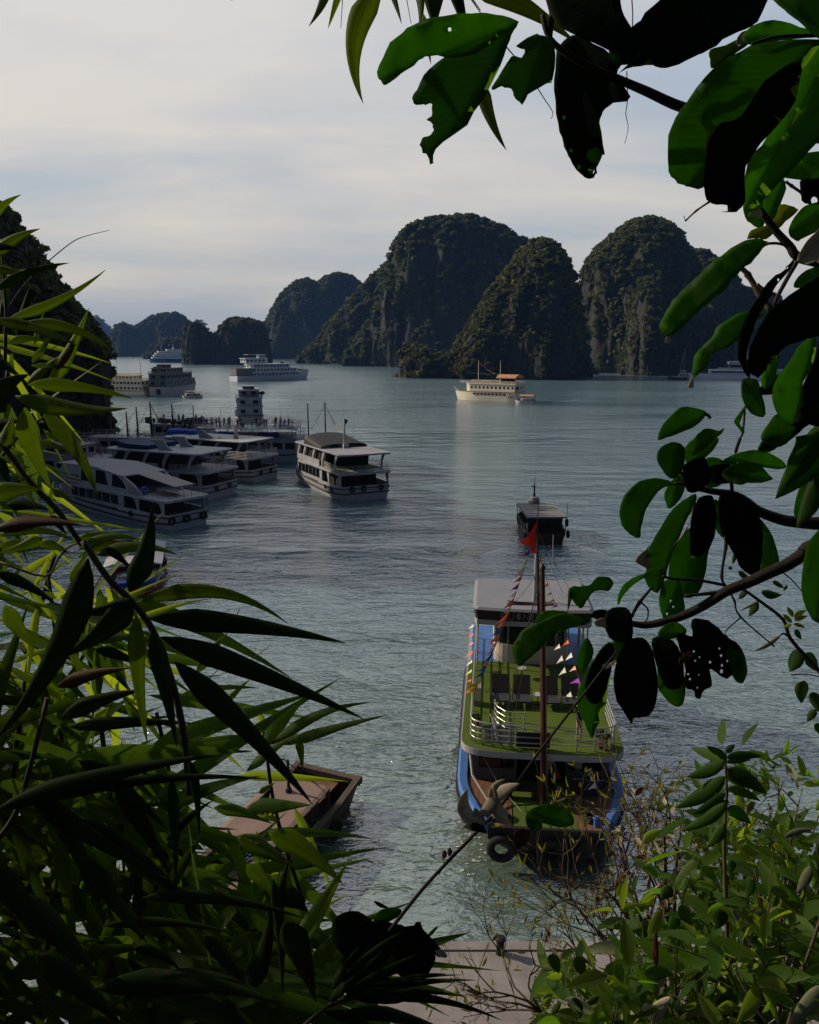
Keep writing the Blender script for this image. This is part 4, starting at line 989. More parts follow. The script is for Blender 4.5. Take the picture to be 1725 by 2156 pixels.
# crowded boat behind, with a banner on its rail
def simple_boat(label, px, py, L, B, hd, tiers, hullm, wallm, name='tour_boat', group=None, zs=1.6, zb=2.4, cat='boat', at_y=None, bow=.35, win=True, wood_=None, stern_round=.86):
    """boat or ship with stacked decks; (px, py): picture point of the stern at the water, hd: bow direction;
    tiers: (x0, x1, half width, z0, z1, windows, window width, window height)"""
    c = W(px, py) if at_y is None else Vector((Q(px, py, at_y).x, at_y, 0))
    r = thing(name, label, cat, c, hd, group)
    ss = [[(x + L / 2, y, z) for x, y, z in s_] for s_ in hull_secs(L, B, zs, zb, B * .09, bow, 0.08, stern=stern_round)]
    m = MB(); m.loft(ss); hull = m.build('hull', hullm, r)
    Lp, Rp = rail_along(ss, -.05, .08, .03); m = MB(); m.tube(Rp, .011 * B, 6); m.tube(Lp, .011 * B, 6); m.tube([Lp[0], Rp[0]], .011 * B, 6); m.build('rubbing_strake', wood_ or M_BLACK, hull)
    for (x0, x1, hw, z0, z1, nw, ww, wh_) in tiers:
        n_ = min(2.5, (x1 - x0) * .15)
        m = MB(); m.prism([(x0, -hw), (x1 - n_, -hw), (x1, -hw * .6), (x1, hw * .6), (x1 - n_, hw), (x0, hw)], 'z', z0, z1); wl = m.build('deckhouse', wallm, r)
        m = MB(); e = .018 * B; m.prism([(x0 - 3 * e, -hw - 2 * e), (x1 - n_, -hw - 2 * e), (x1 + 2 * e, -hw * .62), (x1 + 2 * e, hw * .62), (x1 - n_, hw + 2 * e), (x0 - 3 * e, hw + 2 * e)], 'z', z1, z1 + e * 1.6); m.build('deck_edge', wallm, r)
        f = None
        if nw:
            st = (x1 - n_ - x0) / nw
            for s_ in (1, -1):
                for k in range(nw):
                    p = (x0 + st * (k + .5), s_ * (hw + .015), z0 + (z1 - z0) * .55)
                    if f is None:
                        m = MB(); m.box(-ww / 2, ww / 2, -.03, .03, -wh_ / 2, wh_ / 2); f = m.build('window', M_GLASS, wl); f.location = p
                    else: shared(wl, 'window', f, p)
            for k in range(max(2, int(hw * 2 / (ww * 2.2)))):
                n2 = max(2, int(hw * 2 / (ww * 2.2))); shared(wl, 'window', f, (x0 - .012, -hw + 2 * hw * (k + .5) / n2, z0 + (z1 - z0) * .55), R(90))
    return r
def top_rail(r, x0, x1, hw, z, h=1.0, mat=None, rr=.03, name='railing'):
    m = MB(); dk = [(x1, hw, z), (x0, hw, z), (x0, -hw, z), (x1, -hw, z)]; cu = []
    for p, q in zip(dk[:-1], dk[1:]):
        p, q = Vector(p), Vector(q); k = max(1, int((q - p).length / 1.6)); cu += [p.lerp(q, j / k) for j in range(k)]
    cu.append(Vector(dk[-1])); railing(m, cu, h, 3, rr); return m.build(name, mat or M_WHITE, r)
def poles(r, pts, z0, z1, rad, mat, name='mast'):
    for x, y in pts:
        m = MB(); m.tube([(x, y, z0), (x, y, z1)], [rad, rad * .5], 7); m.build(name, mat, r)
CROWD = 'people crowding the open top deck of the moored ship'
b7 = simple_boat('grey white boat with crowded open top deck and a banner, behind the moored group', 640, 968, 25, 8, math.atan2(.10, -1), [(.5, 22, 3.5, 1.7, 4.6, 8, 1.8, 1.2), (2.5, 17, 3.3, 4.75, 5.0, 0, 0, 0)], M_WHITE, M_WHITE, at_y=146)
top_rail(b7, .4, 21, 3.7, 4.8, 1.1, M_STEEL, .04)
m = MB(); m.box(1.2, 20, -3.6, 3.5, 6.4, 6.5); m.build('upper_deck', M_WHITE, b7)
for x in (1.3, 6, 11, 16, 19.8):
    for y in (-3.3, 3.3):
        m = MB(); m.tube([(x, y, 4.8), (x, y, 6.4)], .08, 6); m.build('pillar', M_WHITE, b7)
top_rail(b7, 1.2, 20, 3.45, 6.5, 1.0, M_STEEL, .035)
m = MB(); n_ = 24                         # faded cloth banner in three colours, with slack
for k in range(n_):
    x = 3.6 + .52 * k; c = 0 if 7 < k < 15 else (1 if k >= 15 else 2)
    s0, s1 = .12 * math.sin(k * 1.3), .12 * math.sin((k + 1) * 1.3)
    m.loft([[(x, 3.80 + s0 * .4, 4.95), (x, 3.84, 5.85 + s0 * .3), (x, 3.86, 5.85 + s0 * .3), (x, 3.82 + s0 * .4, 4.95)], [(x + .52, 3.80 + s1 * .4, 4.95), (x + .52, 3.84, 5.85 + s1 * .3), (x + .52, 3.86, 5.85 + s1 * .3), (x + .52, 3.82 + s1 * .4, 4.95)]], m=c, close=True, caps=False)
o = m.build('banner', [paint('faded brown banner', (.22, .14, .13), .8, .2), paint('banner blue', (.05, .08, .30), .8, .2), paint('banner navy', (.03, .04, .18), .8, .2)]); o.location = b7.location; o.rotation_euler = b7.rotation_euler; tag(o, 'long faded cloth banner, brown and blue, hung on the rail of the crowded boat', 'banner')
m = MB(); m.prism([(.4, 6.3), (3.6, 7.4), (3.6, 7.5), (.4, 6.4)], 'y', 1.6, 4.2); m.build('awning', paint('slate blue canopy', (.10, .14, .24), .6), b7)
for x, y, z1 in ((2, 3.2, 9.6), (5, -3, 9.2), (9, 3, 9.9), (13, 3.2, 9.0), (17, -3, 9.6), (19.5, 3.2, 9.3)): poles(b7, [(x, y)], 6.5, z1, .06, M_WHITE, 'pole')
for k in range(10):
    x, y = 2.5 + 1.7 * k, (-1.6, 1.4)[k % 2]; m = MB(); m.box(x - .5, x + .5, y - .4, y + .4, 7.2, 7.26); m.tube([(x, y, 6.5), (x, y, 7.2)], .05, 5); m.build('table', M_DARK, b7)
protos = []
g = random.Random(12)
wear = [('white', 'dark'), ('red', 'navy'), ('dark', 'dark'), ('blue', 'tan'), ('grey', 'dark'), ('tan', 'navy')]
for i in range(34):
    x = 1.6 + 17.6 * (i + g.uniform(.1, .9)) / 34; y = g.uniform(-3.0, 3.1)
    sh, tr = wear[i % 6]
    if i < 6: o = make_person(sh, tr, arm=(g.uniform(0, 1.2), g.uniform(0, .8))); o.name = 'person'; protos.append(o)
    else: o = protos[i % 6].copy(); COL.objects.link(o)
    o.location = wpt(b7, (x, y, 6.5)); o.rotation_euler = (0, 0, g.uniform(0, 6.28)); o.scale = (1, 1, g.uniform(.92, 1.04))
    tag(o, 'person standing in the crowd on the open top deck behind the moored boats', 'person', CROWD)
# a dim junk with bare masts left of the crowd
b8 = simple_boat('dark wooden junk with bare poles moored left of the crowded boat', 470, 950, 22, 6.5, math.atan2(.25, -1), [(1, 18, 2.8, 1.6, 4.2, 7, 1.5, 1.1), (3, 15, 2.6, 4.3, 6.3, 6, 1.4, 1.0)], M_DWOOD, M_WHITE, at_y=152)
top_rail(b8, 2, 16, 2.7, 6.5, 1.0, M_DGREY, .05)
m = MB()
for k in range(26):
    x, y = g.uniform(2, 16), g.uniform(-2.4, 2.4); m.box(x, x + g.uniform(.3, 1.2), y, y + .5, 6.5, 6.5 + g.uniform(.4, 1.3))
m.build('stacked_chairs', M_DARK, b8)
poles(b8, [(5.5, 1.0)], 6.5, 10.2, .16, M_WHITE, 'signal_mast')
for i in range(8):
    o = protos[i % 6].copy(); COL.objects.link(o); o.location = wpt(b8, (3 + 1.5 * i, g.uniform(-2, 2.2), 6.5)); o.rotation_euler = (0, 0, g.uniform(0, 6.28))
    tag(o, 'person on the junk roof left of the crowded boat', 'person', 'people on the junk roof')
for px, py in ((400, 912), (390, 905), (380, 912)):
    p = Q(px, py, 148); m = MB(); m.tube([(0, 0, -2), (0, 0, 1.6)], .05, 5); fr = thing('flag', 'small dark pennant flag on a short staff above the moored junk', 'flag', p, group='small dark flags above the moored junk')
    m.build('flagstaff', M_BLACK, fr); m = MB(); m.prism([(0, 1.7), (.45, -.2), (-.5, .0)], 'y', -.015, .015); m.build('flag_cloth', CLOTH['dark'], fr)
b9 = simple_boat('grey wooden junk with four bare masts and bunting below the cliff', 400, 965, 26, 6.5, math.atan2(.15, -1), [(2, 20, 2.7, 1.6, 4.0, 7, 1.6, 1.0)], M_OLDW, M_WHITE, at_y=150)
top_rail(b9, 1, 22, 2.9, 4.1, 1.0, M_STEEL, .04)
for px, y1, lab in ((266, 867, 'first'), (287, 857, 'second'), (316, 845, 'third'), (362, 850, 'fourth')):
    p = Q(px - 1, y1, 150); q0 = b9.matrix_basis.inverted() if False else None
    m = MB(); m.tube([(0, 0, 4), (0, 0, p.z)], [.20, .11], 7)
    for k in range(9): m.tube([(-.0, 0, 5 + k * (p.z - 5.5) / 9), (.55, .1, 4.95 + k * (p.z - 5.5) / 9)], .045, 4)
    o = m.build('mast', M_BLACK); o.location = (p.x, 150.2, 0); tag(o, lab + ' of four thin dark masts, counted from the cliff', 'mast', 'thin dark masts beside the cliff')
for a_, b_, s_, lab in (((316, 847), (268, 935), 31, 'bunting falling left from the third of the four dark masts'), ((316, 847), (352, 905), 32, 'bunting falling right from the third of the four dark masts'), ((266, 872), (206, 935), 33, 'pale bunting strung across the dark cliff foot'), ((430, 880), (372, 905), 34, 'faint bunting over the junk roofs'), ((287, 860), (255, 905), 36, 'bunting between the first two dark masts')):
    pennant_line('pennant_string', Q(*a_, 150), Q(*b_, 146), .4, 16, lab, .38, s_, r=.02)
b10 = simple_boat('low white boat with a red flag moored against the cliff foot, half hidden by bamboo', 246, 1002, 26, 6, math.atan2(.2, -1), [(1, 20, 2.6, 1.4, 3.6, 8, 1.5, 1.0), (5, 17, 2.3, 3.7, 5.6, 5, 1.5, .9)], M_WHITE, M_WHITE, at_y=125)
top_rail(b10, .5, 21, 2.7, 3.7, 1.0, M_WHITE, .04); top_rail(b10, 4.6, 17, 2.4, 5.7, .9, M_WHITE, .04)
p = Q(212, 962, 126); fr = thing('flag', 'small red flag on a leaning staff before the dark cliff', 'flag', p); m = MB(); m.tube([(0, 0, -1.5), (.3, 0, 2.2)], .05, 5); m.build('flagstaff', M_WHITE, fr)
m = MB(); m.prism([(.3, 2.2), (.0, 1.2), (-.25, .2), (.15, .5)], 'y', -.02, .02); m.build('flag_cloth', M_RED, fr)

# ---------------------------------------------------------------- ships farther out
GS = 'cruise ships at anchor in the bay'
s8 = simple_boat('tall narrow white ship seen from its stern beyond the crowded boat', 527, 889, 30, 8.2, math.atan2(.96, -.22), [(.6, 24, 3.7, 1.8, 4.3, 9, 1.4, 1.0), (1.2, 22, 3.7, 4.45, 6.9, 8, 1.5, 1.0), (2.2, 14, 2.9, 7.05, 9.2, 4, 1.6, 1.3), (3, 7, 1.7, 9.3, 10.2, 2, 1.0, .5)], M_WHITE, paint('blue grey ship paint', (.30, .34, .41), .5, .4, scale=.6), group=GS)
top_rail(s8, 1.1, 20, 3.8, 7.0, 1.1, M_DGREY, .05); poles(s8, [(4, .3), (4, -.5)], 10.2, 11.8, .06, M_WHITE, 'antenna')
m = MB(); m.box(1.0, 14, -3.1, 3.1, 9.15, 9.3); m.build('roof', M_WHITE, s8)
cs = [wpt(s8, (3, -3.0, 8.0)), wpt(s8, (5, -3.1, 8.3))]
o = crowns('potted_shrubs', [(0, 0, 0), (.9, .6, .2)], [.9, .8], 77, None, M_HILLGREEN, k=60); o.location = cs[0]; tag(o, 'dark potted shrub on the upper deck of the tall narrow ship', 'plant'); o.name = 'potted_shrub'
pennant_line('pennant_string', wpt(s8, (.5, 3.8, 5.6)), wpt(s8, (.3, -3.6, 4.3)), .2, 14, 'bunting across the stern of the tall narrow ship', .3, 41, r=.02, white=True)
s9 = simple_boat('tiny white ferry with a canopy leaving a wake in the mid bay', 423, 838, 9, 4.2, R(165), [(1, 7, 1.8, .9, 1.9, 4, 1.1, .6)], M_WHITE, M_CREAM, zs=.9, zb=1.4)
m = MB(); m.box(.3, 7.2, -1.9, 1.9, 2.9, 3.0); m.build('canopy', M_WHITE, s9)
for x in (.5, 3.7, 7):
    for y in (-1.7, 1.7):
        m = MB(); m.tube([(x, y, 1.9), (x, y, 2.9)], .06, 5); m.build('pillar', M_WHITE, s9)
poles(s9, [(2.0, 0)], 3, 4.6, .06, M_DGREY)
sa = simple_boat('dark decked cruise ship with white stern and open stern door, beside the cliff', 333, 836, 42, 9.6, R(84), [(.8, 36, 4.5, 4.6, 7.2, 10, 1.9, 1.3), (1.2, 33, 4.3, 7.4, 10.0, 9, 2.0, 1.3), (3, 24, 3.6, 10.2, 12.4, 5, 2.0, 1.2), (6, 12, 2.2, 12.5, 14, 2, 1.2, .8)], M_WHITE, paint('dark slate paint', (.13, .14, .16), .5, .4), zs=4.4, zb=5.5, group=GS)  # deckhouses in their own slate grey
m = MB(); m.prism([(-1.5, 1.0), (.4, 1.0), (.5, 3.4), (-1.3, 3.4)], 'x', -.16, -.05); m.build('stern_door', M_BLACK, sa); m = MB(); m.prism([(-3.6, 10.6), (3.6, 10.6), (3.6, 13.2), (1.0, 13.6), (-3.6, 12.6)], 'x', 5, 5.3); m.build('screen', M_DGREY, sa)
top_rail(sa, 1, 30, 4.4, 10.1, 1.1, M_DGREY, .06); poles(sa, [(9, .5), (9, -.6), (7, 0)], 14, 18, .09, M_DGREY)
sb = simple_boat('cream three deck cruise ship lying broadside next to the dark decked one', 316, 834.5, 34, 9, math.atan2(.33, -1), [(.6, 28, 4.2, 2.6, 4.7, 12, 1.2, .9), (1.2, 27, 4.2, 4.9, 7.0, 12, 1.2, .9), (6, 22, 3.4, 7.2, 9.2, 7, 1.3, 1.0)], M_CREAM, M_CREAM, zs=2.5, zb=3.6, group=GS, wood_=M_OLDW)
top_rail(sb, .8, 26, 4.3, 7.2, 1.0, M_CREAM, .06); top_rail(sb, 6, 22, 3.4, 9.3, 1.0, M_CREAM, .06); poles(sb, [(4, 0), (17, 0)], 7, 16, .12, M_OLDW); poles(sb, [(10, 1)], 9, 12, .08, M_WHITE, 'antenna')
sc = simple_boat('pale blue grey ship whose hull shows between the cream ship and the cliff', 262, 812, 30, 9, R(170), [(2, 18, 3.8, 3.4, 6.5, 7, 1.5, 1.1)], paint('pale blue hull', (.26, .32, .42), .5, .3), M_WHITE, zs=3.2, zb=5.0, group=GS)
poles(sc, [(6, 0)], 6, 12, .12, M_DGREY)
M_SHIPBLUE = paint('royal blue ship glass', (.02, .09, .30), .3, .2)
sd_ = simple_boat('large white cruise ship with blue bands far off before the hazy hill', 400, 762.8, 66, 14, R(176), [(2, 60, 6.6, 4.0, 7.2, 0, 0, 0), (2, 57, 6.4, 7.6, 10.6, 0, 0, 0), (3, 54, 6.0, 11.0, 13.8, 0, 0, 0), (6, 50, 5.4, 14.2, 16.6, 0, 0, 0), (14, 36, 4.2, 17.4, 19.4, 0, 0, 0)], M_SHIPBLUE, M_SHIPBLUE, zs=4.0, zb=5.2, at_y=1262, group=GS)
for x0, x1, hw, z in ((1, 62, 7.0, 6.6), (1, 59, 6.8, 10.1), (2, 56, 6.4, 13.2), (5, 52, 5.8, 16.1), (13, 38, 4.6, 19.0)):
    m = MB(); m.prism([(x0, -hw), (x1 - 3, -hw), (x1, -hw * .5), (x1, hw * .5), (x1 - 3, hw), (x0, hw)], 'z', z - .2, z + 1.9); m.build('deck_band', paint('ship white', (.80, .82, .84), .4, .1), sd_)
m = MB(); m.lathe((26, 0, 20.5), [(2.4, 0), (1.8, 2), (.9, 3.5), (.5, 7), (.2, 10)], 10); m.build('radar_mast', M_WHITE, sd_)
# white three deck junk
M_JUNK = paint('white junk paint', (.58, .63, .70), .45, .35, scale=.4)
se = simple_boat('long white three deck junk with two masts and grey round stern, in the open bay', 492, 803, 60, 12, R(44), [(12, 52, 5.75, 3.2, 5.6, 13, 1.6, 1.2), (12, 50, 5.5, 5.9, 8.3, 13, 1.6, 1.2), (13, 44, 5.1, 8.6, 11.0, 11, 1.8, 1.3), (8, 26, 3.4, 12.0, 14.8, 5, 1.6, 1.3), (20, 25, 2.0, 15.0, 17.2, 2, 1.0, .8)], M_JUNK, M_JUNK, zs=3.4, zb=6.6, group=GS, wood_=M_OLDW)
m = MB(); m.prism([(.2, -3.6), (1.2, -4.9), (13, -5.6), (13, 5.6), (1.2, 4.9), (.2, 3.6)], 'z', 2.6, 8.2); m.build('stern_house', paint('grey green stern paint', (.16, .17, .17), .6, .5), se)
m = MB(); m.box(.6, 13, -4.8, 4.8, 8.2, 8.5); m.build('stern_roof', M_OLDW, se); m = MB(); m.box(10, 20, -2.6, 2.6, 17.2, 17.5); m.build('canopy', M_WHITE, se)
top_rail(se, 12, 46, 5.2, 9.9, 1.0, M_JUNK, .06); top_rail(se, 46, 58, 3.0, 6.2, 1.0, M_OLDW, .1)
poles(se, [(28, .5)], 12, 27, .18, M_DWOOD); poles(se, [(46, 0)], 9, 23, .18, M_DWOOD); poles(se, [(57, 0)], 6, 13, .14, M_DWOOD)
o = crowns('potted_shrub', [(0, 0, 0)], [1.3], 71, None, M_HILLGREEN, k=60); o.location = wpt(se, (40, 1, 11.6)); tag(o, 'round potted shrub on the top deck of the long white junk', 'plant')
# sunlit cream cruiser
M_WARM = paint('warm cream hull paint', (.62, .57, .47), .4, .35, scale=.5)  # one warm cream of the hull itself
sf = simple_boat('cream cruise junk with orange canopy, lit by the sun in the middle of the bay', 1096, 845.8, 30, 10, math.atan2(.58, -.82), [(.5, 24, 4.5, 3.9, 6.9, 11, .9, .9)], M_WARM, M_WARM, zs=3.6, zb=3.9, group=GS, wood_=paint('brown strake', (.28, .17, .08), .6), bow=.5)
for s_ in (1, -1):
    for k in range(9):
        m = MB(); m.box(5 + 1.75 * k - .55, 5 + 1.75 * k + .55, s_ * 4.93 - .06, s_ * 4.93 + .06, 2.5, 3.2); m.build('window', M_GLASS, sf)
    for k in range(3):
        m = MB(); m.lathe((0, 0, 0), [(.28, -.05), (.28, .05)], 10); o = m.build('porthole', M_GLASS, sf); o.location = (1.0 + 1.0 * k, s_ * 4.75, 2.0); o.rotation_euler = (R(90), 0, 0)
m = MB(); m.box(-.22, -.10, -3.6, -2.2, 1.3, 3.0); m.box(-.05, .46, 1.6, 2.6, 4.9, 6.1); m.build('stern_window', M_GLASS, sf)
top_rail(sf, .4, 26, 4.7, 7.1, 1.0, M_CREAM, .06)
m = MB(); m.loft([[(x, -3.8, 9.6), (x, -2, 10.6), (x, 0, 10.9), (x, 2, 10.6), (x, 3.8, 9.6), (x, 3.8, 9.4), (x, 0, 10.6), (x, -3.8, 9.4)] for x in (.6, 5, 9.5)], close=True); m.build('canopy', M_ORANGE, sf)
m = MB(); m.box(4, 8, -2.4, 2.4, 7.1, 9.3); m.build('wheelhouse', M_DARK, sf)
for x in (.8, 5, 9.3):
    for y in (-3.6, 3.6):
        m = MB(); m.tube([(x, y, 7.0), (x, y, 9.5)], .08, 5); m.build('pillar', M_DWOOD, sf)
m = MB()
for k in range(12): m.box(10 + 1.2 * k, 10.7 + 1.2 * k, g.uniform(-3, 2), g.uniform(2.2, 3.4), 7.1, 7.5 + .5 * (k % 2))
m.build('deck_bed', paint('red brown cushions', (.30, .09, .06), .8), sf)
poles(sf, [(20, 0), (9.6, 0)], 7, 16.5, .16, M_CREAM)
m = MB(); m.tube([(14, 0, 10.2), (20, 0, 11), (26, 0, 11.2)], .08, 5); m.tube([(20, 0, 11), (10, 0, 10.9)], .08, 5); m.build('boom', M_OLDW, sf)
m = MB(); m.tube([(29.5, 0, 3.6), (32, 0, 5.2)], [.22, .1], 6); m.build('bowsprit', M_CREAM, sf)
pennant_line('pennant_string', wpt(sf, (20, 0, 16)), wpt(sf, (9.6, 0, 10.5)), .8, 10, 'bunting between the masts of the sunlit cream cruiser', .5, 51, r=.03)
sg = simple_boat('small white tender with orange canopy tied behind the cream cruiser', 1127, 850.5, 8, 4, math.atan2(.45, -.9), [(.6, 5.5, 1.7, 1.2, 1.9, 0, 0, 0)], M_WHITE, M_WHITE, zs=1.2, zb=1.6)
m = MB(); m.loft([[(x, -1.9, 3.1), (x, -1, 3.5), (x, 1, 3.5), (x, 1.9, 3.1), (x, 1.9, 2.95), (x, 0, 3.3), (x, -1.9, 2.95)] for x in (.3, 6)], close=True); m.build('canopy', M_ORANGE, sg)
for x in (.5, 2.2, 3.9, 5.6):
    for y in (-1.65, 1.65):
        m = MB(); m.tube([(x, y, 1.9), (x, y, 3.05)], .06, 5); m.build('pillar', M_WHITE, sg)
# right hand white boat
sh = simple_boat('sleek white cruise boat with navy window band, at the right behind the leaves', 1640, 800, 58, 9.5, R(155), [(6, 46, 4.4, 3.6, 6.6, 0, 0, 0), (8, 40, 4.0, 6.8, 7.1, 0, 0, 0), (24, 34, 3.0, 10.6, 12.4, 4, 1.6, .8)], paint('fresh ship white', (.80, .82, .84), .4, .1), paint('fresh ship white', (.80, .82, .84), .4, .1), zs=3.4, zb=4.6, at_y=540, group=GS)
for s_ in (1, -1):
    m = MB(); m.box(7, 44, s_ * 4.42 - .04, s_ * 4.42 + .04, 4.6, 5.8); m.build('window_band', paint('navy glass band', (.01, .02, .07), .15), sh)
m = MB()
for x in (25, 33):
    for y in (-2.6, 2.6): m.tube([(x - 1, y, 7), (x, y, 10.6)], .2, 6)
m.build('wheelhouse_leg', M_WHITE, sh)
m = MB(); m.tube([(22, 0, 10.6), (21, 0, 17.5)], [.8, .35], 8); m.box(19, 30, -.3, .3, 12.4, 12.9); m.build('funnel_mast', M_WHITE, sh); top_rail(sh, 8, 40, 4.0, 7.1, 1.1, M_WHITE, .07)
p = wpt(sh, (21, 0, 18.8)); fr = thing('flag', 'red flag on the mast of the sleek white boat at the right', 'flag', p); m = MB(); m.tube([(0, 0, -1.5), (0, 0, 1.2)], .1, 5); m.build('flagstaff', M_WHITE, fr); m = MB(); m.prism([(0, 1.1), (2.6, .8), (2.4, -.8), (0, -.5)], 'y', -.05, .05); m.build('flag_cloth', M_RED, fr)
si = simple_boat('small dark fishing boat with a stayed mast left of the sleek white boat', 1448, 800.5, 13, 5, R(150), [(1, 6, 1.8, 1.6, 4.4, 2, 1.2, .8), (1.5, 5, 1.5, 4.5, 6.6, 2, 1, .8)], M_DWOOD, M_WHITE, zs=1.8, zb=2.6)
poles(si, [(3, 0)], 6, 21, .2, M_DGREY)
m = MB()
for a in (-1, 0, 1): m.tube([(3, 0, 20), (6.5, a * 2.2, 2.4)], .06, 4)
for k in range(6): m.tube([(3, 0, 8 + 2 * k), (3 + 3.5 * (1 - (8 + 2 * k) / 20) , 0, 8 + 2 * k)], .06, 4)
m.build('stay', M_DGREY, si)
# ---------------------------------------------------------------- ferry behind the bamboo
c = W(283, 1263, 0)
fb = thing('ferry', 'small ferry with white roof, blue bench and red prow, half hidden by bamboo leaves', 'boat', (c.x, c.y, 0), math.atan2(-.97, .26))
ss = [[(x - 4.6, y, z) for x, y, z in s_] for s_ in hull_secs(10, 4.9, .95, 1.25, .4, .3, .45)]
m = MB(); m.loft(ss); m.build('hull', M_REDHULL, fb)
m = MB(); m.box(-8.5, -.9, -2.2, 2.2, 2.75, 2.84); m.loft([[(x, -2.45, 2.82), (x, -1.6, 3.08), (x, 1.6, 3.08), (x, 2.45, 2.82)] for x in (-8.8, -.7)], close=True); m.build('roof', M_WHITE, fb, bevel=.03)
m = MB(); m.box(-4.6, -3.6, -1.2, .6, 3.06, 3.4); m.build('roof_box', M_WHITE, fb)
for s_ in (1, -1):
    m = MB(); m.tube([(.2, s_ * 1.75, 1.1), (-.35, s_ * 2.2, 1.9), (-.8, s_ * 2.35, 2.85)], .09, 7); m.build('side_frame', M_WHITE, fb)
    m = MB(); m.tube([(-8.4, s_ * 2.2, 1), (-8.4, s_ * 2.3, 2.85)], .07, 6); m.build('roof_post', M_WHITE, fb)
m = MB(); m.box(-8.3, -8.2, -2.1, 2.1, 1.0, 2.75); m.build('cabin_bulkhead', M_DARK, fb)
m = MB(); m.box(-.9, -.2, -1.9, 1.9, 1.1, 1.5); m.build('bench', M_TARP, fb)
m = MB(); m.lathe((0, 0, 0), [(.16, 0), (.2, .1), (.2, .5), (.1, .6)], 10); o = m.build('canister', M_WHITE); o.location = wpt(fb, (-1.3, 1.2, 1.15)); tag(o, 'small white canister standing inside the ferry', 'canister')
# ---------------------------------------------------------------- wooden barge below the bamboo
A_, B_, C_ = W(695, 1657, 2.0), W(600, 1757, 2.0), W(565, 1647, 2.0)
ax = (A_ - B_).normalized(); pw = (C_ - A_); wd = abs(ax.x * pw.y - ax.y * pw.x); Lr = (A_ - B_).length
bg_ = thing('wooden_barge', 'old wooden barge with sun bleached brown tarpaulin roof, below the bamboo', 'boat', (A_.x, A_.y, 0), math.atan2(ax.y, ax.x))
# local: +x along the barge away to the right, x = 0 at the far edge of the roof, +y to the left
m = MB(); nx_, ny_ = 26, 14; vs = []
for i in range(nx_ + 1):
    for j in range(ny_ + 1):
        x = -(Lr + 1.2) + (Lr + 1.2) * i / nx_; y = wd * j / ny_
        vs.append((x, y, 1.98 + .035 * noise.noise(Vector((x * .9, y * .9, 4))) + .012 * noise.noise(Vector((x * 6, y * 2.5, 1))) - (.05 if j in (0, ny_) else 0)))
N_ = len(vs); vs += [(x, y, z - .06) for x, y, z in vs]; k_ = ny_ + 1
fs = [(i * k_ + j, i * k_ + j + 1, (i + 1) * k_ + j + 1, (i + 1) * k_ + j) for i in range(nx_) for j in range(ny_)]; fs += [tuple(a + N_ for a in f_) for f_ in fs]
fs += [(i * k_, (i + 1) * k_, (i + 1) * k_ + N_, i * k_ + N_) for i in range(nx_)] + [(nx_ * k_ + j, nx_ * k_ + j + 1, nx_ * k_ + j + 1 + N_, nx_ * k_ + j + N_) for j in range(ny_)]
m.add(vs, fs); m.build('tarpaulin_roof', M_TARPB, bg_)
m = MB(); ss = []
for i in range(11):
    x = -Lr - 2.5 + (Lr + 4.6) * i / 10; q = max(0, (i - 7) / 3); ss.append([(x, -.35, .95 + .25 * q), (x - .5 * q, -.1, 0), (x - .6 * q, wd * .5, -.4), (x - .5 * q, wd - .1, 0), (x, wd + .2, .95 + .25 * q)])
m.loft(ss); m.build('hull', M_DWOOD, bg_)
for y in (-.35, wd + .2):
    m = MB(); m.loft([[(x, y - .14, z), (x, y + .14, z), (x, y + .14, z + .22), (x, y - .14, z + .22)] for x, z in ((-Lr - 2.5, .95), (0, .97), (2.15, 1.25))], close=True); m.build('gunwale', M_OLDW, bg_)
m = MB(); m.box(1.85, 2.2, -.5, wd + .35, 1.12, 1.40); m.build('bow_beam', M_OLDW, bg_)
m = MB(); m.box(-.1, 1.85, .6, wd - .4, .98, 1.02); m.build('fore_deck', M_DECKW, bg_)
for x in (-.1, -1.6, -3.2, -4.8):
    for y in (.05, wd - .1):
        m = MB(); m.box(x - .06, x + .06, y - .06, y + .06, .9, 1.94); m.build('roof_post', M_DWOOD, bg_)
for x in (-.9, -2.4, -3.6):
    m = MB(); m.box(x - .5, x + .4, .3, 1.1, .95, 1.45 + .1 * (x > -1)); m.build('crate', M_OLDW, bg_)
tyre(bg_, (-2.6, -.60, .55), 0, 'tyre hung on the shaded side of the wooden barge', s=1.0); tyre(bg_, (-.6, -.60, .55), 0, 'tyre near the bow on the shaded side of the wooden barge', s=1.0)
m = MB(); a_ = P(625, 1590, 24); b_ = Q(697, 1665, A_.y)
pts = [wpt(bg_, (.3, .3, 1.2)), wpt(bg_, (-.4, 1.0, 2.3)) + Vector((0, 0, .2)), wpt(bg_, (-2.2, 2.2, 4.3))]
m.tube([pts[0], pts[0].lerp(pts[1], .5) + Vector((.06, 0, .1)), pts[1], pts[1].lerp(pts[2], .5) + Vector((.1, 0, .25)), pts[2]], .025, 5); o = m.build('bent_pole', M_BLACK); tag(o, 'thin bent black pole springing from the barge bow', 'pole')
p = wpt(bg_, (-1.0, wd * .55, 2.0)); m = MB(); m.tube([(0, 0, 0), (0, 0, 1.5)], .07, 6); m.tube([(-.2, 0, 1.0), (.2, 0, 1.0)], .03, 5); m.lathe((0, 0, .0), [(.16, 0), (.12, .15), (.05, .2)], 8); o = m.build('post', M_BLACK); o.location = p; tag(o, 'short black post standing on the barge roof', 'post')
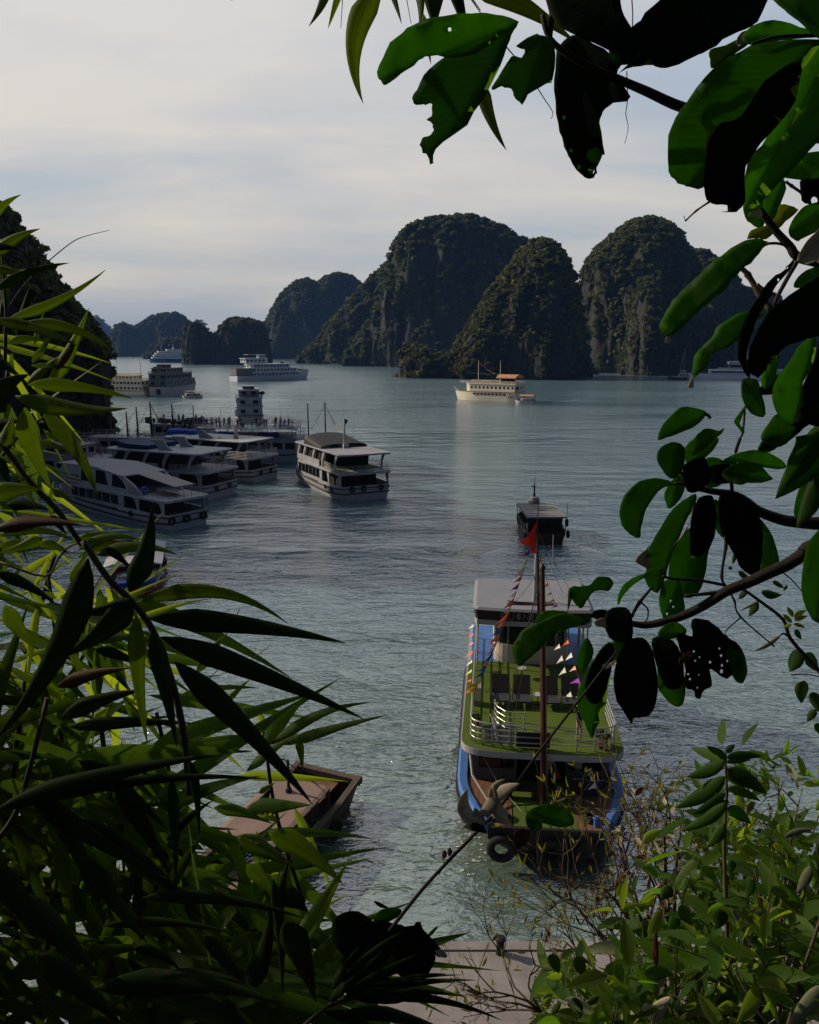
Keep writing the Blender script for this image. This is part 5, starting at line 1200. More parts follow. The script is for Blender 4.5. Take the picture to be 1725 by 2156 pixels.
# low plank float nearer the shore
c = W(478, 1905, .4)
pf = thing('plank_float', 'low weathered plank float seen through the bamboo', 'float', (c.x, c.y, 0), math.atan2(.7, .7))
m = MB()
for k in range(9): m.box(-2.2, 1.9 + .1 * (k % 3), -1.5 + .34 * k, -1.5 + .34 * k + .31, .36, .44)
m.build('deck_board', paint('pale grey deck boards', (.20, .155, .125), .8, .5), pf)
for y in (-1.1, 1.1):
    m = MB(); m.tube([(-2.2, y, .12), (1.9, y, .12)], .24, 10); m.build('float_drum', M_DWOOD, pf)
# ---------------------------------------------------------------- quay, slope, things on it
def concrete():
    m, t, b = newmat('quay paving stone')
    f = noisetex(t, 0.7, 6, 0.65); f2 = noisetex(t, 14, 4, 0.6)
    br = node(t, 'ShaderNodeTexBrick'); c = node(t, 'ShaderNodeTexCoord'); t.links.new(c.outputs['Object'], br.inputs['Vector'])
    br.inputs['Scale'].default_value = 1.0; br.inputs['Brick Width'].default_value = 1.3; br.inputs['Row Height'].default_value = 0.62; br.inputs['Mortar Size'].default_value = 0.012
    br.inputs['Color1'].default_value = (0.22, 0.20, 0.195, 1); br.inputs['Color2'].default_value = (0.19, 0.175, 0.17, 1); br.inputs['Mortar'].default_value = (0.09, 0.08, 0.08, 1)
    col = mixc(t, 0.6, br.outputs['Color'], ramp(t, f, [(0.3, (0.075, 0.068, 0.066)), (0.7, (0.30, 0.275, 0.27))])); col = mixc(t, 0.25, col, ramp(t, f2, [(0.3, (0.12, 0.11, 0.10)), (0.7, (0.28, 0.26, 0.25))]))
    t.links.new(col, b.inputs['Base Color']); b.inputs['Roughness'].default_value = 0.85; bump(t, b, f2, 0.25, 0.01); return m
M_QUAY = concrete()
ye = W(900, 1986, 1.5).y
m = MB(); m.box(-2.95, 40, 9.5, ye, -1.5, 1.5); quay = m.build('quay', M_QUAY, bevel=.03); tag(quay, kind='structure')
m = MB(); m.box(-2.95, 40, ye - .35, ye + .03, 1.2, 1.56); o = m.build('quay_kerb', M_QUAY, bevel=.02); tag(o, kind='structure')
p = W(1053, 2001, 1.56); m = MB(); m.lathe((0, 0, 0), [(.15, 0), (.13, .06), (.13, .46), (.17, .50), (.17, .58), (.10, .62)], 14)
o = m.build('mooring_bollard', M_BLACK, smooth=False); o.location = (p.x, p.y - .05, 1.5); tag(o, 'short black mooring bollard on the grey quay edge', 'bollard')
# earth slope below the lookout
ms, ts, bs = newmat('dark forest soil'); f = noisetex(ts, 1.4, 6, .65)  # plain dark earth colour, mottled by noise
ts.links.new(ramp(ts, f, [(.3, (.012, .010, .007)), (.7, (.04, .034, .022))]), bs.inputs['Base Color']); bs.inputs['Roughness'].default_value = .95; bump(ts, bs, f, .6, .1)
m = MB(); ns_, nx_ = 16, 30; vs = []
for i in range(ns_ + 1):
    t = i / ns_; y = -6 + 19.0 * t; z = 19.2 if y < -.3 else max(-1.0, 19.2 - 18.6 * ((y + .3) / 11.2) ** .78)
    for j in range(nx_ + 1):
        x = -32 + 64 * j / nx_; zz_ = z + .7 * noise.noise(Vector((x * .3, y * .4, 0))) - .4 + (0.0 if abs(x) > 12 else 0)
        vs.append((x, y + .6 * noise.noise(Vector((x * .35, y * .3, 5))), zz_))
m.add(vs, [(i * (nx_ + 1) + j, i * (nx_ + 1) + j + 1, (i + 1) * (nx_ + 1) + j + 1, (i + 1) * (nx_ + 1) + j) for i in range(ns_) for j in range(nx_)])
o = m.build('hillside', ms, smooth=True); tag(o, kind='structure')
# ---------------------------------------------------------------- leaves
ZO = {'A': (862.5, 0, 2.0), 'B': (1231.9, 369.4, 3.498), 'C': (1231.9, 923.4, 3.336), 'D': (862.5, 1569.9, 2.0), 'E': (0, 369.4, 3.736), 'F': (0, 923.4, 2.0), 'G': (0, 1569.9, 2.0), 'H': (923.4, 997.3, 3.9915), 'I': (0, 785, 4.0), '': (0, 0, 1.0)}
def Z(z, x, y): o = ZO[z]; return (o[0] + x / o[2], o[1] + y / o[2])
def leaf_material(name, face, back, glow, trans, parallel=False, spots=0.25, tipcol=(0.30, 0.20, 0.02), tip=0.3, rough=0.58, spec=0.10):
    m, t, b = newmat(name)
    uv = node(t, 'ShaderNodeUVMap'); sp = node(t, 'ShaderNodeSeparateXYZ'); t.links.new(uv.outputs[0], sp.inputs[0])
    a = node(t, 'ShaderNodeAttribute', attribute_name='var')
    def mth(op, x, y=None, z=None):
        n = node(t, 'ShaderNodeMath', operation=op)
        for i, v in enumerate((x, y, z)):
            if v is None: continue
            if isinstance(v, (int, float)): n.inputs[i].default_value = v
            else: t.links.new(v, n.inputs[i])
        return n.outputs[0]
    u, v = sp.outputs[0], sp.outputs[1]
    au = mth('ABSOLUTE', mth('SUBTRACT', u, 0.5))
    if parallel: ph = mth('MULTIPLY', u, 120.0)
    else: ph = mth('MULTIPLY', mth('SUBTRACT', v, mth('MULTIPLY', au, 0.55)), 62.0)
    vein = mth('POWER', mth('ABSOLUTE', mth('SINE', ph)), 0.35 if not parallel else 0.8)   # 1 on the blade, falling to 0 on a vein
    rib = mth('SMOOTH_MIN', 1.0, mth('MULTIPLY', au, 34.0), 0.3)
    hgt = mth('ADD', mth('MULTIPLY', vein, 0.5), rib)
    blot = noisetex(t, 9, 4, 0.6, coord='Object'); fine = noisetex(t, 60, 3, 0.6, coord='Object'); big = noisetex(t, 3.0, 3, 0.5, coord='Object')
    vv = mth('MULTIPLY_ADD', big, 0.7, mth('MULTIPLY', a.outputs['Fac'], 0.5))
    def shade(c): 
        r = ramp(t, vv, [(0.25, tuple(x * 0.55 for x in c)), (0.55, c), (0.85, tuple(min(1, x * 1.5) for x in c))])
        r = mixc(t, mth('MULTIPLY', mth('SUBTRACT', 1.0, vein), 0.30 if not parallel else 0.28), r, tuple(min(1, x * 1.7 + .01) for x in c))
        r = mixc(t, mth('MULTIPLY', mth('SUBTRACT', 1.0, rib), 0.45), r, tuple(x * 0.5 for x in c))
        # yellowing towards the tip and edge, and brown flecks
        yl = mth('MULTIPLY', ramp(t, mth('ADD', v, mth('MULTIPLY', blot, 0.5)), [(1.02, (0,) * 3), (1.25, (1,) * 3)]), mth('MULTIPLY', a.outputs['Fac'], tip * 2))
        r = mixc(t, yl, r, tipcol)
        fl = mth('MULTIPLY', ramp(t, fine, [(0.62, (0,) * 3), (0.68, (1,) * 3)]), spots)
        bl_ = mth('MULTIPLY', ramp(t, blot, [(0.60, (0,) * 3), (0.72, (1,) * 3)]), spots * 1.6)
        r = mixc(t, bl_, r, tuple(x * .55 + y * .45 for x, y in zip(c, (0.10, 0.06, 0.012))))
        return mixc(t, fl, r, (0.06, 0.028, 0.008))
    geo = node(t, 'ShaderNodeNewGeometry')
    c = mixc(t, geo.outputs['Backfacing'], shade(face), shade(back))
    t.links.new(c, b.inputs['Base Color']); b.inputs['Roughness'].default_value = rough; b.inputs['Specular IOR Level'].default_value = spec
    bp = bump(t, b, hgt, 0.18, 0.0006)
    tr = node(t, 'ShaderNodeBsdfTranslucent'); t.links.new(shade(glow), tr.inputs[0])
    ms_ = node(t, 'ShaderNodeMixShader'); ms_.inputs[0].default_value = trans
    o = t.nodes['Material Output']; t.links.new(b.outputs[0], ms_.inputs[1]); t.links.new(tr.outputs[0], ms_.inputs[2]); t.links.new(ms_.outputs[0], o.inputs[0])
    return m
M_BAMBOO = leaf_material('bamboo leaf', (0.020, 0.045, 0.008), (0.026, 0.050, 0.012), (0.28, 0.37, 0.014), 0.50, True, 0.2, (0.62, 0.42, 0.02), 0.45)
M_BAMBOO_SHADE = leaf_material('bamboo leaf darkened for shade', (0.010, 0.022, 0.006), (0.012, 0.024, 0.008), (0.070, 0.14, 0.008), 0.28, True, 0.3, (0.30, 0.16, 0.02), 0.35, 0.6, 0.02)  # darker copy of the bamboo leaf, shade put into its colours
M_BROAD = leaf_material('broad leaf', (0.012, 0.036, 0.004), (0.014, 0.038, 0.005), (0.13, 0.30, 0.010), 0.50, False, 0.22, (0.30, 0.24, 0.02), 0.15)
M_BROAD_SHADE = leaf_material('broad leaf darkened for shade', (0.004, 0.008, 0.003), (0.005, 0.009, 0.003), (0.030, 0.072, 0.006), 0.32, False, 0.2, (0.2, 0.1, 0.02), 0.1, 0.6, 0.02)  # near black copy of the broad leaf, its shade set in the colour
M_YOUNG = leaf_material('young yellow green leaf', (0.09, 0.14, 0.015), (0.09, 0.13, 0.02), (0.45, 0.50, 0.03), 0.45, False, 0.05)
M_SHRUB = leaf_material('shrub leaf', (0.022, 0.050, 0.006), (0.042, 0.066, 0.020), (0.20, 0.30, 0.012), 0.38, False, 0.2, (0.5, 0.36, 0.04), 0.55)
M_DRY = leaf_material('withered pale leaf', (0.26, 0.235, 0.165), (0.28, 0.25, 0.18), (0.30, 0.25, 0.13), 0.30, False, 0.6, (0.25, 0.12, 0.04), 0.5, 0.6)
M_BROWN = leaf_material('dead brown leaf', (0.050, 0.018, 0.008), (0.050, 0.020, 0.009), (0.14, 0.035, 0.008), 0.25, True, 0.5, (0.05, 0.02, 0.01), 0.5)
M_PALE = leaf_material('pale backed leaf', (0.11, 0.125, 0.075), (0.14, 0.15, 0.10), (0.24, 0.28, 0.08), 0.25, False, 0.4, (0.3, 0.24, 0.06), 0.4)
M_BUD = leaf_material('small yellowish bud leaf', (0.075, 0.075, 0.018), (0.08, 0.075, 0.02), (0.26, 0.24, 0.03), 0.35, False, 0.1)
M_STEM = wood('dark green brown stem', (0.012, 0.009, 0.006), 0.8, 6, (4, 4, 4))
M_TWIG = wood('grey brown twig', (0.070, 0.050, 0.032), 0.75, 8, (4, 4, 4))
M_CULM = wood('bamboo culm', (0.016, 0.018, 0.007), 0.75, 5, (6, 6, 1))

def blades(base, direc, nrm, length, width, droop, fold=0.18, na=7, shape='lance', var=None, seed=0):
    """many leaves at once: arrays of base points, directions, face normals, lengths, widths and droop (metres)"""
    base, direc, nrm = (np.asarray(a, float) for a in (base, direc, nrm)); n = len(base)
    length, width, droop = (np.broadcast_to(np.asarray(a, float), (n,)) for a in (length, width, droop))
    d = direc / np.linalg.norm(direc, axis=1, keepdims=True)
    w_ = np.cross(d, nrm); w_ /= np.linalg.norm(w_, axis=1, keepdims=True) + 1e-9; nn = np.cross(w_, d)
    s = np.linspace(0, 1, na); 
    if shape == 'lance': pr = np.clip((s / 0.22) ** 0.6, 0, 1) * np.clip((1 - s) / 0.80, 0, 1) ** 0.9 + 0.0
    else: pr = (np.clip(s, 0, 1) ** .62 * np.clip(1 - s, 0, 1) ** .95) / .535
    pr = np.maximum(pr, 0.03); pr[-1] = 0.012
    c = np.array([-1, 0, 1.0])
    P_ = base[:, None, None, :] + d[:, None, None, :] * (length[:, None, None, None] * s[None, :, None, None])
    P_ = P_ + w_[:, None, None, :] * (width[:, None, None, None] * .5 * pr[None, :, None, None] * c[None, None, :, None])
    P_ = P_ + nn[:, None, None, :] * (width[:, None, None, None] * fold * pr[None, :, None, None] * np.abs(c)[None, None, :, None])
    P_ = np.array(np.broadcast_to(P_, (n, na, 3, 3)))
    P_[..., 2] -= (droop[:, None, None] * (s ** 2)[None, :, None])
    idx = np.arange(n * na * 3).reshape(n, na, 3)
    F = np.stack([idx[:, :-1, :-1], idx[:, :-1, 1:], idx[:, 1:, 1:], idx[:, 1:, :-1]], axis=-1).reshape(-1, 4)
    U = np.zeros((n, na, 3, 2)); U[..., 0] = (c * .5 + .5)[None, None, :]; U[..., 1] = s[None, :, None]
    g = np.random.default_rng(seed); vr = g.random(n) if var is None else np.broadcast_to(var, (n,))
    return P_.reshape(-1, 3), F, U.reshape(-1, 2), np.repeat(vr, na * 3)
def blade_mesh(name, mat, parent, *a, **k):
    V, F, U, A = blades(*a, **k); return np_mesh(name, V, F, mat, parent, uv=U, smooth=True, attr=A)
_lr = random.Random(77)
def blade(parent, z, b, t, wpx, depth, mat=None, bend=0.0, dd=0.0, roll=None, shape='lance', fold=0.16, var=None, name='leaf', na=14):
    """one hand placed leaf: base and tip picture points, width in picture pixels, bend = sideways bow (fraction of length)"""
    mat = mat or M_BAMBOO
    k = ZO[z][2]; p0 = P(*Z(z, *b), depth); p1 = P(*Z(z, *t), depth + dd); wd = wpx / k / FPX * (depth + dd * .4)
    ax = p1 - p0; view = (p0 - Vector((0, 0, CAM_Z))).normalized(); side = ax.cross(view).normalized(); face = side.cross(ax).normalized()
    roll = _lr.uniform(-.6, .6) if roll is None else roll
    sd = (side * math.cos(roll) + face * math.sin(roll)); nn = (face * math.cos(roll) - side * math.sin(roll)); wd = wd / max(.45, math.cos(roll))
    s = np.linspace(0, 1, na)
    if shape == 'lance': pr = np.clip((s / 0.22) ** 0.6, 0, 1) * np.clip((1 - s) / 0.74, 0, 1) ** 0.88
    else: pr = (np.clip(s, 0, 1) ** .62 * np.clip(1 - s, 0, 1) ** .95) / .535
    pr = np.maximum(pr, .04); pr[-1] = .008
    wd *= .88 if shape == 'lance' else 1.0
    V = []; U = []; cs = (-1, -.5, 0, .5, 1); wav = _lr.uniform(0, 6)
    for i, q in enumerate(s):
        c = p0 + ax * q + side * (ax.length * bend * 4 * q * (1 - q)) + nn * (ax.length * .03 * math.sin(q * 3.1))
        for cc in cs:
            e = abs(cc) ** 1.3 * fold + .035 * cc * math.sin(q * 9 + wav)
            V.append(c + sd * (wd * .5 * pr[i] * cc) + nn * (wd * pr[i] * e)); U.append((cc * .5 + .5, q))
    n = len(cs); idx = np.arange(na * n).reshape(na, n)
    F = np.stack([idx[:-1, :-1], idx[:-1, 1:], idx[1:, 1:], idx[1:, :-1]], axis=-1).reshape(-1, 4)
    v = _lr.random() if var is None else var
    o = np_mesh(name, np.array([tuple(q) for q in V]) - np.array(parent.location), F, mat, parent, uv=np.array(U), smooth=True, attr=np.full(na * n, v))
    so = o.modifiers.new('thickness', 'SOLIDIFY'); so.thickness = 0.0004; return o
def smooth_poly(p, it=3, sharp=None):
    """rounds a traced outline; corners sharper than about 70 degrees stay"""
    n = len(p); out_ = []
    for i in range(n):
        a, b, c, d = (Vector((*p[(i + k) % n], 0)) for k in (-1, 0, 1, 2))
        for j in range(it):
            t = j / it; out_.append(tuple((.5 * ((2 * b) + (c - a) * t + (2 * a - 5 * b + 4 * c - d) * t * t + (3 * b - a - 3 * c + d) * t ** 3))[:2]))
    return out_
def outline(parent, z, pts, depth, mat=None, tilt=0.0, curl=0.05, ends=None, holes=(), var=None, name='leaf', roll=0.0):
    """a leaf whose bitten outline is traced; it gets its own distance, tilt along its axis, curl and thickness"""
    mat = mat or M_BROAD
    pp = [Vector((*Z(z, *q), 0)) for q in smooth_poly(pts)]
    ext = max(q.x for q in pp) - min(q.x for q in pp) + max(q.y for q in pp) - min(q.y for q in pp)
    pp = [q + Vector((_lr.gauss(0, ext * .003), _lr.gauss(0, ext * .003), 0)) for q in pp]       # slightly ragged margin
    hl = [[Vector((*Z(z, hx + hr * math.cos(a * 1.0472 * .75), hy + hr * math.sin(a * 1.0472 * .75) * 1.2), 0)) for a in range(8)] for hx, hy, hr in holes]
    if ends: e0, e1 = (Vector((*Z(z, *q), 0)) for q in ends)
    else:
        best = max(((a - b).length, i, j) for i, a in enumerate(pp[::3]) for j, b in enumerate(pp[::3])); e0, e1 = pp[::3][best[1]], pp[::3][best[2]]
    ax = e1 - e0; Ln = ax.length; ax.normalize(); sx = Vector((-ax.y, ax.x, 0))
    hw = max(abs((q - e0).dot(sx)) for q in pp) + 1e-6
    bm = bmesh.new(); allv = []
    for loop in [pp] + hl: allv += [bm.verts.new(q) for q in loop]
    bm.verts.index_update()
    for tri in geometry.tessellate_polygon([pp] + hl):
        try: bm.faces.new([allv[i] for i in tri])
        except ValueError: pass
    for _ in range(3):
        es = [e for e in bm.edges if e.calc_length() > Ln * .10]
        if es: bmesh.ops.subdivide_edges(bm, edges=es, cuts=1); bmesh.ops.triangulate(bm, faces=bm.faces)
    bmesh.ops.beautify_fill(bm, faces=bm.faces, edges=[e for e in bm.edges if not e.is_boundary])
    uvl = bm.loops.layers.uv.new('UVMap'); Lm = Ln / FPX * depth; sd = _lr.uniform(0, 9)
    UVs = {}
    for v_ in bm.verts:
        q = v_.co.copy(); s = (q - e0).dot(ax) / Ln; c = (q - e0).dot(sx) / hw
        d = depth + (s - .5) * tilt * Lm - curl * .9 * Lm * min(abs(c), .8) + roll * c * Lm * .3 - .05 * Lm * math.sin(s * 3.1) + .022 * Lm * math.sin(s * 13 + sd) * c * abs(c) + .012 * Lm * math.sin(s * 31 + sd * 2) * c * abs(c)
        UVs[v_] = (.5 + c * .5, s); v_.co = P(q.x, q.y, d) - Vector(parent.location)
    for f in bm.faces:
        f.smooth = True
        for l in f.loops: l[uvl].uv = UVs[l.vert]
    me = bpy.data.meshes.new(name); bm.to_mesh(me); bm.free(); me.materials.append(mat)
    a = me.attributes.new('var', 'FLOAT', 'POINT'); a.data.foreach_set('value', np.full(len(me.vertices), _lr.random() if var is None else var, np.float32))
    o = bpy.data.objects.new(name, me); COL.objects.link(o); o.parent = parent
    so = o.modifiers.new('thickness', 'SOLIDIFY'); so.thickness = 0.0006; return o
def stem(parent, z, pts, r0, r1, depth, mat=None, name='twig', dd=0.0, knots=False):
    """twig through picture points; radii in picture pixels"""
    q = [Vector((*Z(z, *p), 0)) for p in pts]; n = len(q); path = []
    for i in range(n - 1):
        a, b, c, d = q[max(i - 1, 0)], q[i], q[i + 1], q[min(i + 2, n - 1)]
        for j in range(4):
            t = j / 4; path.append(.5 * ((2 * b) + (c - a) * t + (2 * a - 5 * b + 4 * c - d) * t * t + (3 * b - a - 3 * c + d) * t ** 3))
    path.append(q[-1]); k = len(path)
    ps = [P(p.x, p.y, depth + dd * i / (k - 1)) - Vector(parent.location) for i, p in enumerate(path)]
    rs = [(r0 + (r1 - r0) * i / (k - 1)) / FPX * depth * (1.0 + (.35 if knots and i % 4 == 0 else 0)) for i in range(k)]
    m = MB(); m.tube(ps, rs, 7); return m.build(name, mat or M_STEM, parent, smooth=True)
# ---------------------------------------------------------------- overhanging broad leaved branch, top right
O_, Y_, D_ = M_BROAD_SHADE, M_YOUNG, M_DRY
t1 = thing('leafy_branch', 'branch of big dark bitten leaves overhanging the top right corner', 'branch', P(1725, 290, .85), group='broad leaved branches at the right')
stem(t1, 'A', [(560, 60), (590, 160), (700, 250), (885, 335), (1000, 385), (1160, 455), (1400, 510), (1725, 575), (1900, 600), (2600, 760), (3600, 1100)], 5, 17, .86, name='twig')
stem(t1, 'A', [(600, -30), (600, 60), (590, 160)], 7, 6, .86); stem(t1, 'A', [(1800, 140), (1690, 150), (1550, 155), (1440, 185)], 5, 3, .8); stem(t1, 'A', [(1640, -20), (1650, 60), (1725, 140)], 7, 6, .8)
outline(t1, '', [(1093, 47), (1060, 33), (1010, 26), (950, 30), (890, 42), (845, 68), (812, 105), (796, 150), (800, 172), (815, 178), (845, 155), (880, 128), (905, 118), (950, 122), (1000, 112), (1050, 80)], .80, M_BROAD, .3, .08, ends=((1095, 48), (797, 170)), holes=((947, 62, 4),), roll=-.2)
outline(t1, 'A', [(455, 100), (430, 150), (400, 230), (330, 380), (240, 520), (110, 630), (98, 690), (70, 660), (45, 610), (60, 580), (95, 560), (98, 525), (70, 505), (92, 490), (95, 440), (60, 440), (15, 440), (20, 400), (60, 320), (150, 240), (250, 180), (350, 140)], .82, M_BROAD, -.4, .10, ends=((455, 105), (98, 690)))
outline(t1, 'A', [(610, 190), (605, 330), (570, 355), (500, 400), (475, 443), (440, 400), (425, 375), (390, 365), (345, 378), (370, 330), (430, 240), (470, 245), (485, 210), (450, 195), (520, 150), (560, 150)], .84, M_BROAD, -.2, .1, ends=((570, 150), (475, 443)))
outline(t1, 'A', [(690, 150), (740, 160), (850, 230), (900, 260), (870, 320), (930, 410), (860, 435), (815, 470), (800, 530), (820, 650), (790, 625), (755, 635), (745, 660), (770, 685), (792, 692), (780, 740), (760, 755), (700, 715), (655, 620), (625, 520), (610, 380), (615, 250), (640, 180)], .88, M_BROAD_SHADE, -.2, .1, ends=((690, 150), (760, 755)), holes=((650, 495, 8), (680, 634, 8), (713, 703, 9), (765, 718, 15)))
outline(t1, 'A', [(620, 700 - 520), (700, 320), (760, 420), (800, 520), (815, 640), (775, 720), (755, 752), (700, 712), (655, 620), (630, 500)], .885, M_BROAD, -.2, .1, ends=((640, 180), (758, 752)))
outline(t1, 'A', [(590, -40), (860, -40), (890, 40), (940, 125), (990, 205), (910, 265), (850, 215), (700, 150), (610, 90)], .83, O_, .3, .1, ends=((990, 205), (590, -30)))
outline(t1, 'A', [(840, 210), (900, 160), (940, 130), (990, 205), (960, 250), (905, 275), (860, 260)], .825, M_BROAD, .3, .1)
outline(t1, 'A', [(930, 130), (970, 80), (1050, 0), (1100, -40), (1480, -40), (1490, 40), (1440, 110), (1350, 150), (1265, 210), (1190, 245), (1110, 280), (1060, 285), (1000, 275), (915, 290), (880, 310), (985, 200)], .78, O_, .2, .12, ends=((900, 300), (1480, -30)), var=.1)
outline(t1, 'A', [(1720, 165), (1560, 170), (1440, 190), (1290, 290), (1170, 420), (1100, 540), (1085, 640), (1095, 730), (1120, 765), (1165, 785), (1230, 787), (1300, 700), (1420, 560), (1560, 400), (1680, 260)], .83, M_BROAD, .3, .12, ends=((1720, 170), (1170, 785)), var=.4)
outline(t1, 'A', [(1650, 255), (1500, 340), (1400, 480), (1320, 520), (1260, 570), (1245, 650), (1240, 760), (1245, 820), (1275, 860), (1330, 865), (1345, 885), (1320, 895), (1370, 892), (1410, 850), (1420, 700), (1520, 560), (1620, 420)], .77, O_, .2, .14, ends=((1650, 260), (1330, 880)), var=.05)
outline(t1, 'A', [(1800, 200), (1650, 255), (1520, 560), (1430, 680), (1400, 880), (1450, 880), (1500, 830), (1590, 740), (1725, 590), (1800, 500)], .84, M_BROAD, .2, .12, ends=((1780, 210), (1410, 890)), var=.9)
outline(t1, 'A', [(1760, 640), (1640, 650), (1580, 690), (1560, 735), (1610, 752), (1680, 755), (1760, 730)], .87, M_BROAD, .2, .1, var=1)
outline(t1, 'A', [(1540, -20), (1780, -20), (1780, 180), (1690, 140), (1640, 90), (1580, 45)], .80, M_BROAD, .2, .1, ends=((1780, 160), (1540, -10)), var=.8)
outline(t1, 'A', [(1440, 110), (1530, 85), (1640, 110), (1720, 150), (1560, 170), (1440, 190), (1400, 160)], .86, M_BROAD, .1, .1, var=.9)
outline(t1, 'A', [(1265, 210), (1330, 190), (1420, 150), (1435, 180), (1350, 240), (1275, 290), (1265, 250)], .88, M_SHRUB, .1, .1)
outline(t1, 'A', [(1375, 190), (1380, 160), (1400, 135), (1430, 130), (1425, 160), (1400, 190), (1385, 198)], .875, D_, .1, .1)
stem(t1, 'A', [(935, -20), (940, 60), (938, 115)], 1.4, 1.2, .85, M_TWIG); stem(t1, 'A', [(915, 300), (918, 420), (911, 480), (921, 540), (906, 605)], 1.2, .6, .9, M_TWIG)
stem(t1, 'A', [(540, 372), (570, 420), (602, 470), (597, 500)], 1.2, .7, .9, M_TWIG); stem(t1, 'A', [(410, 200), (440, 235), (470, 270)], 1.5, 1, .9, M_TWIG); stem(t1, 'A', [(255, -10), (300, 55)], 1.5, 1, .9, M_TWIG)
stem(t1, 'B', [(915, 195), (820, 260), (740, 335)], 2.2, 1.6, .95, knots=True); stem(t1, 'B', [(740, 335), (728, 296)], .9, .7, .95); stem(t1, 'B', [(1480, 45), (1520, 75), (1600, 130)], 3, 3, .95, knots=True)
# bamboo tips hanging in at the top
t2 = thing('bamboo_spray', 'few long bamboo leaves hanging in from the top edge of the picture', 'bamboo', P(850, -20, 1.0), group='bamboo plants framing the view')
blade(t2, '', (805, -40), (765, 218), 62, 1.0, M_BAMBOO, -.14, roll=.1); blade(t2, '', (695, -60), (650, 56), 26, 1.0, bend=.05); blade(t2, '', (725, -50), (691, 60), 20, 1.02); blade(t2, '', (815, -40), (846, 50), 16, 1.05)
blade(t2, 'A', (100, -120), (105, 120), 120, .95, M_BAMBOO_SHADE, roll=.1); blade(t2, 'A', (170, -120), (250, 160), 70, .98, M_BAMBOO_SHADE, roll=.1); blade(t2, 'A', (20, -100), (40, 130), 50, 1.0, M_BAMBOO, .05)
blade(t2, 'A', (220, -90), (700, 180), 110, .95, M_BAMBOO, .05, roll=.2); blade(t2, 'A', (300, 330), (408, 632), 66, .95, M_BAMBOO, -.05, roll=.1); blade(t2, 'A', (60, 60), (90, 270), 40, .97, M_BAMBOO)
stem(t2, '', [(488, 0), (478, -30)], 1.5, 1.5, 1); stem(t2, '', [(722, -10), (718, 60)], 1, .6, 1); stem(t2, '', [(855, -10), (866, 50)], 1, .6, 1); stem(t2, '', [(990, -10), (1012, 22)], 1.2, 1, 1)
# right edge, upper middle
t3 = thing('leafy_branch', 'branch with one long narrow lit leaf and black leaves at the right edge', 'branch', P(1725, 620, .9), group='broad leaved branches at the right')
stem(t3, 'B', [(1290, 250), (1400, 400), (1510, 520), (1560, 590), (1725, 640), (2600, 800), (3600, 1100)], 7, 13, .90, name='twig'); stem(t3, 'B', [(1340, 502), (1420, 500), (1500, 522)], 3, 3, .88); stem(t3, 'B', [(1560, 640), (1490, 760), (1420, 890), (1395, 950)], 5, 4, .9); stem(t3, 'B', [(1150, 680), (1200, 730), (1280, 860), (1370, 990)], 5, 7, .96, M_TWIG, knots=True); stem(t3, 'B', [(1270, 800), (1330, 845), (1410, 890)], 3, 3, .93, M_TWIG, knots=True)
outline(t3, 'B', [(1350, 500), (1300, 470), (1200, 470), (1080, 540), (960, 620), (850, 720), (740, 830), (650, 920), (590, 1020), (555, 1090), (560, 1150), (600, 1185), (625, 1190), (700, 1130), (850, 990), (1000, 870), (1110, 740), (1220, 640), (1310, 540)], .86, M_BROAD, .25, .07, ends=((1350, 500), (610, 1190)), var=.75, roll=.3)
outline(t3, 'B', [(1320, 1010), (1190, 1000), (1080, 1040), (980, 1110), (930, 1200), (850, 1270), (800, 1360), (790, 1440), (805, 1490), (850, 1450), (910, 1390), (940, 1310), (1060, 1260), (1130, 1200), (1230, 1090), (1310, 1030)], .89, M_BROAD, .2, .06, ends=((1320, 1010), (800, 1490)), var=.8, roll=.3)
outline(t3, 'B', [(600, 1190), (625, 1192), (635, 1225), (610, 1238), (590, 1228)], .86, D_, 0, .1); outline(t3, 'B', [(790, 1480), (800, 1500), (800, 1560), (775, 1565), (758, 1555)], .89, D_, 0, .1)
outline(t3, 'B', [(1560, 590), (1480, 690), (1370, 760), (1290, 880), (1180, 1050), (1130, 1200), (1130, 1330), (1160, 1430), (1220, 1500), (1190, 1340), (1230, 1150), (1320, 960), (1420, 800), (1520, 680)], .82, O_, .2, .06, ends=((1560, 590), (1220, 1500)), var=.1, holes=((1490, 677, 9), (1425, 768, 9)))
outline(t3, 'B', [(1800, 740), (1620, 810), (1450, 925), (1340, 1020), (1250, 1200), (1195, 1350), (1200, 1440), (1260, 1480), (1300, 1470), (1450, 1280), (1600, 1220), (1700, 1180), (1800, 1160)], .80, O_, .1, .1, ends=((1800, 800), (1230, 1480)), var=.05)
outline(t3, 'B', [(1690, 1180), (1570, 1260), (1530, 1340), (1420, 1490), (1380, 1600), (1400, 1720), (1460, 1790), (1540, 1830), (1600, 1700), (1610, 1520), (1660, 1430), (1700, 1300)], .86, M_BROAD, .2, .1, ends=((1690, 1180), (1540, 1830)), var=.7)
outline(t3, 'B', [(1430, 1300), (1395, 1285), (1350, 1380), (1300, 1490), (1330, 1580), (1400, 1500), (1420, 1400)], .88, M_BROAD, .1, .1, var=.8)
outline(t3, 'B', [(1800, 1100), (1680, 1400), (1600, 1560), (1580, 1700), (1540, 1840), (1640, 1830), (1800, 1790)], .83, O_, .1, .1, var=.05)
outline(t3, 'B', [(1160, 1500), (1250, 1500), (1290, 1560), (1330, 1760), (1250, 1770), (1180, 1700), (1150, 1600)], .90, M_BROAD, .1, .1, var=.2)
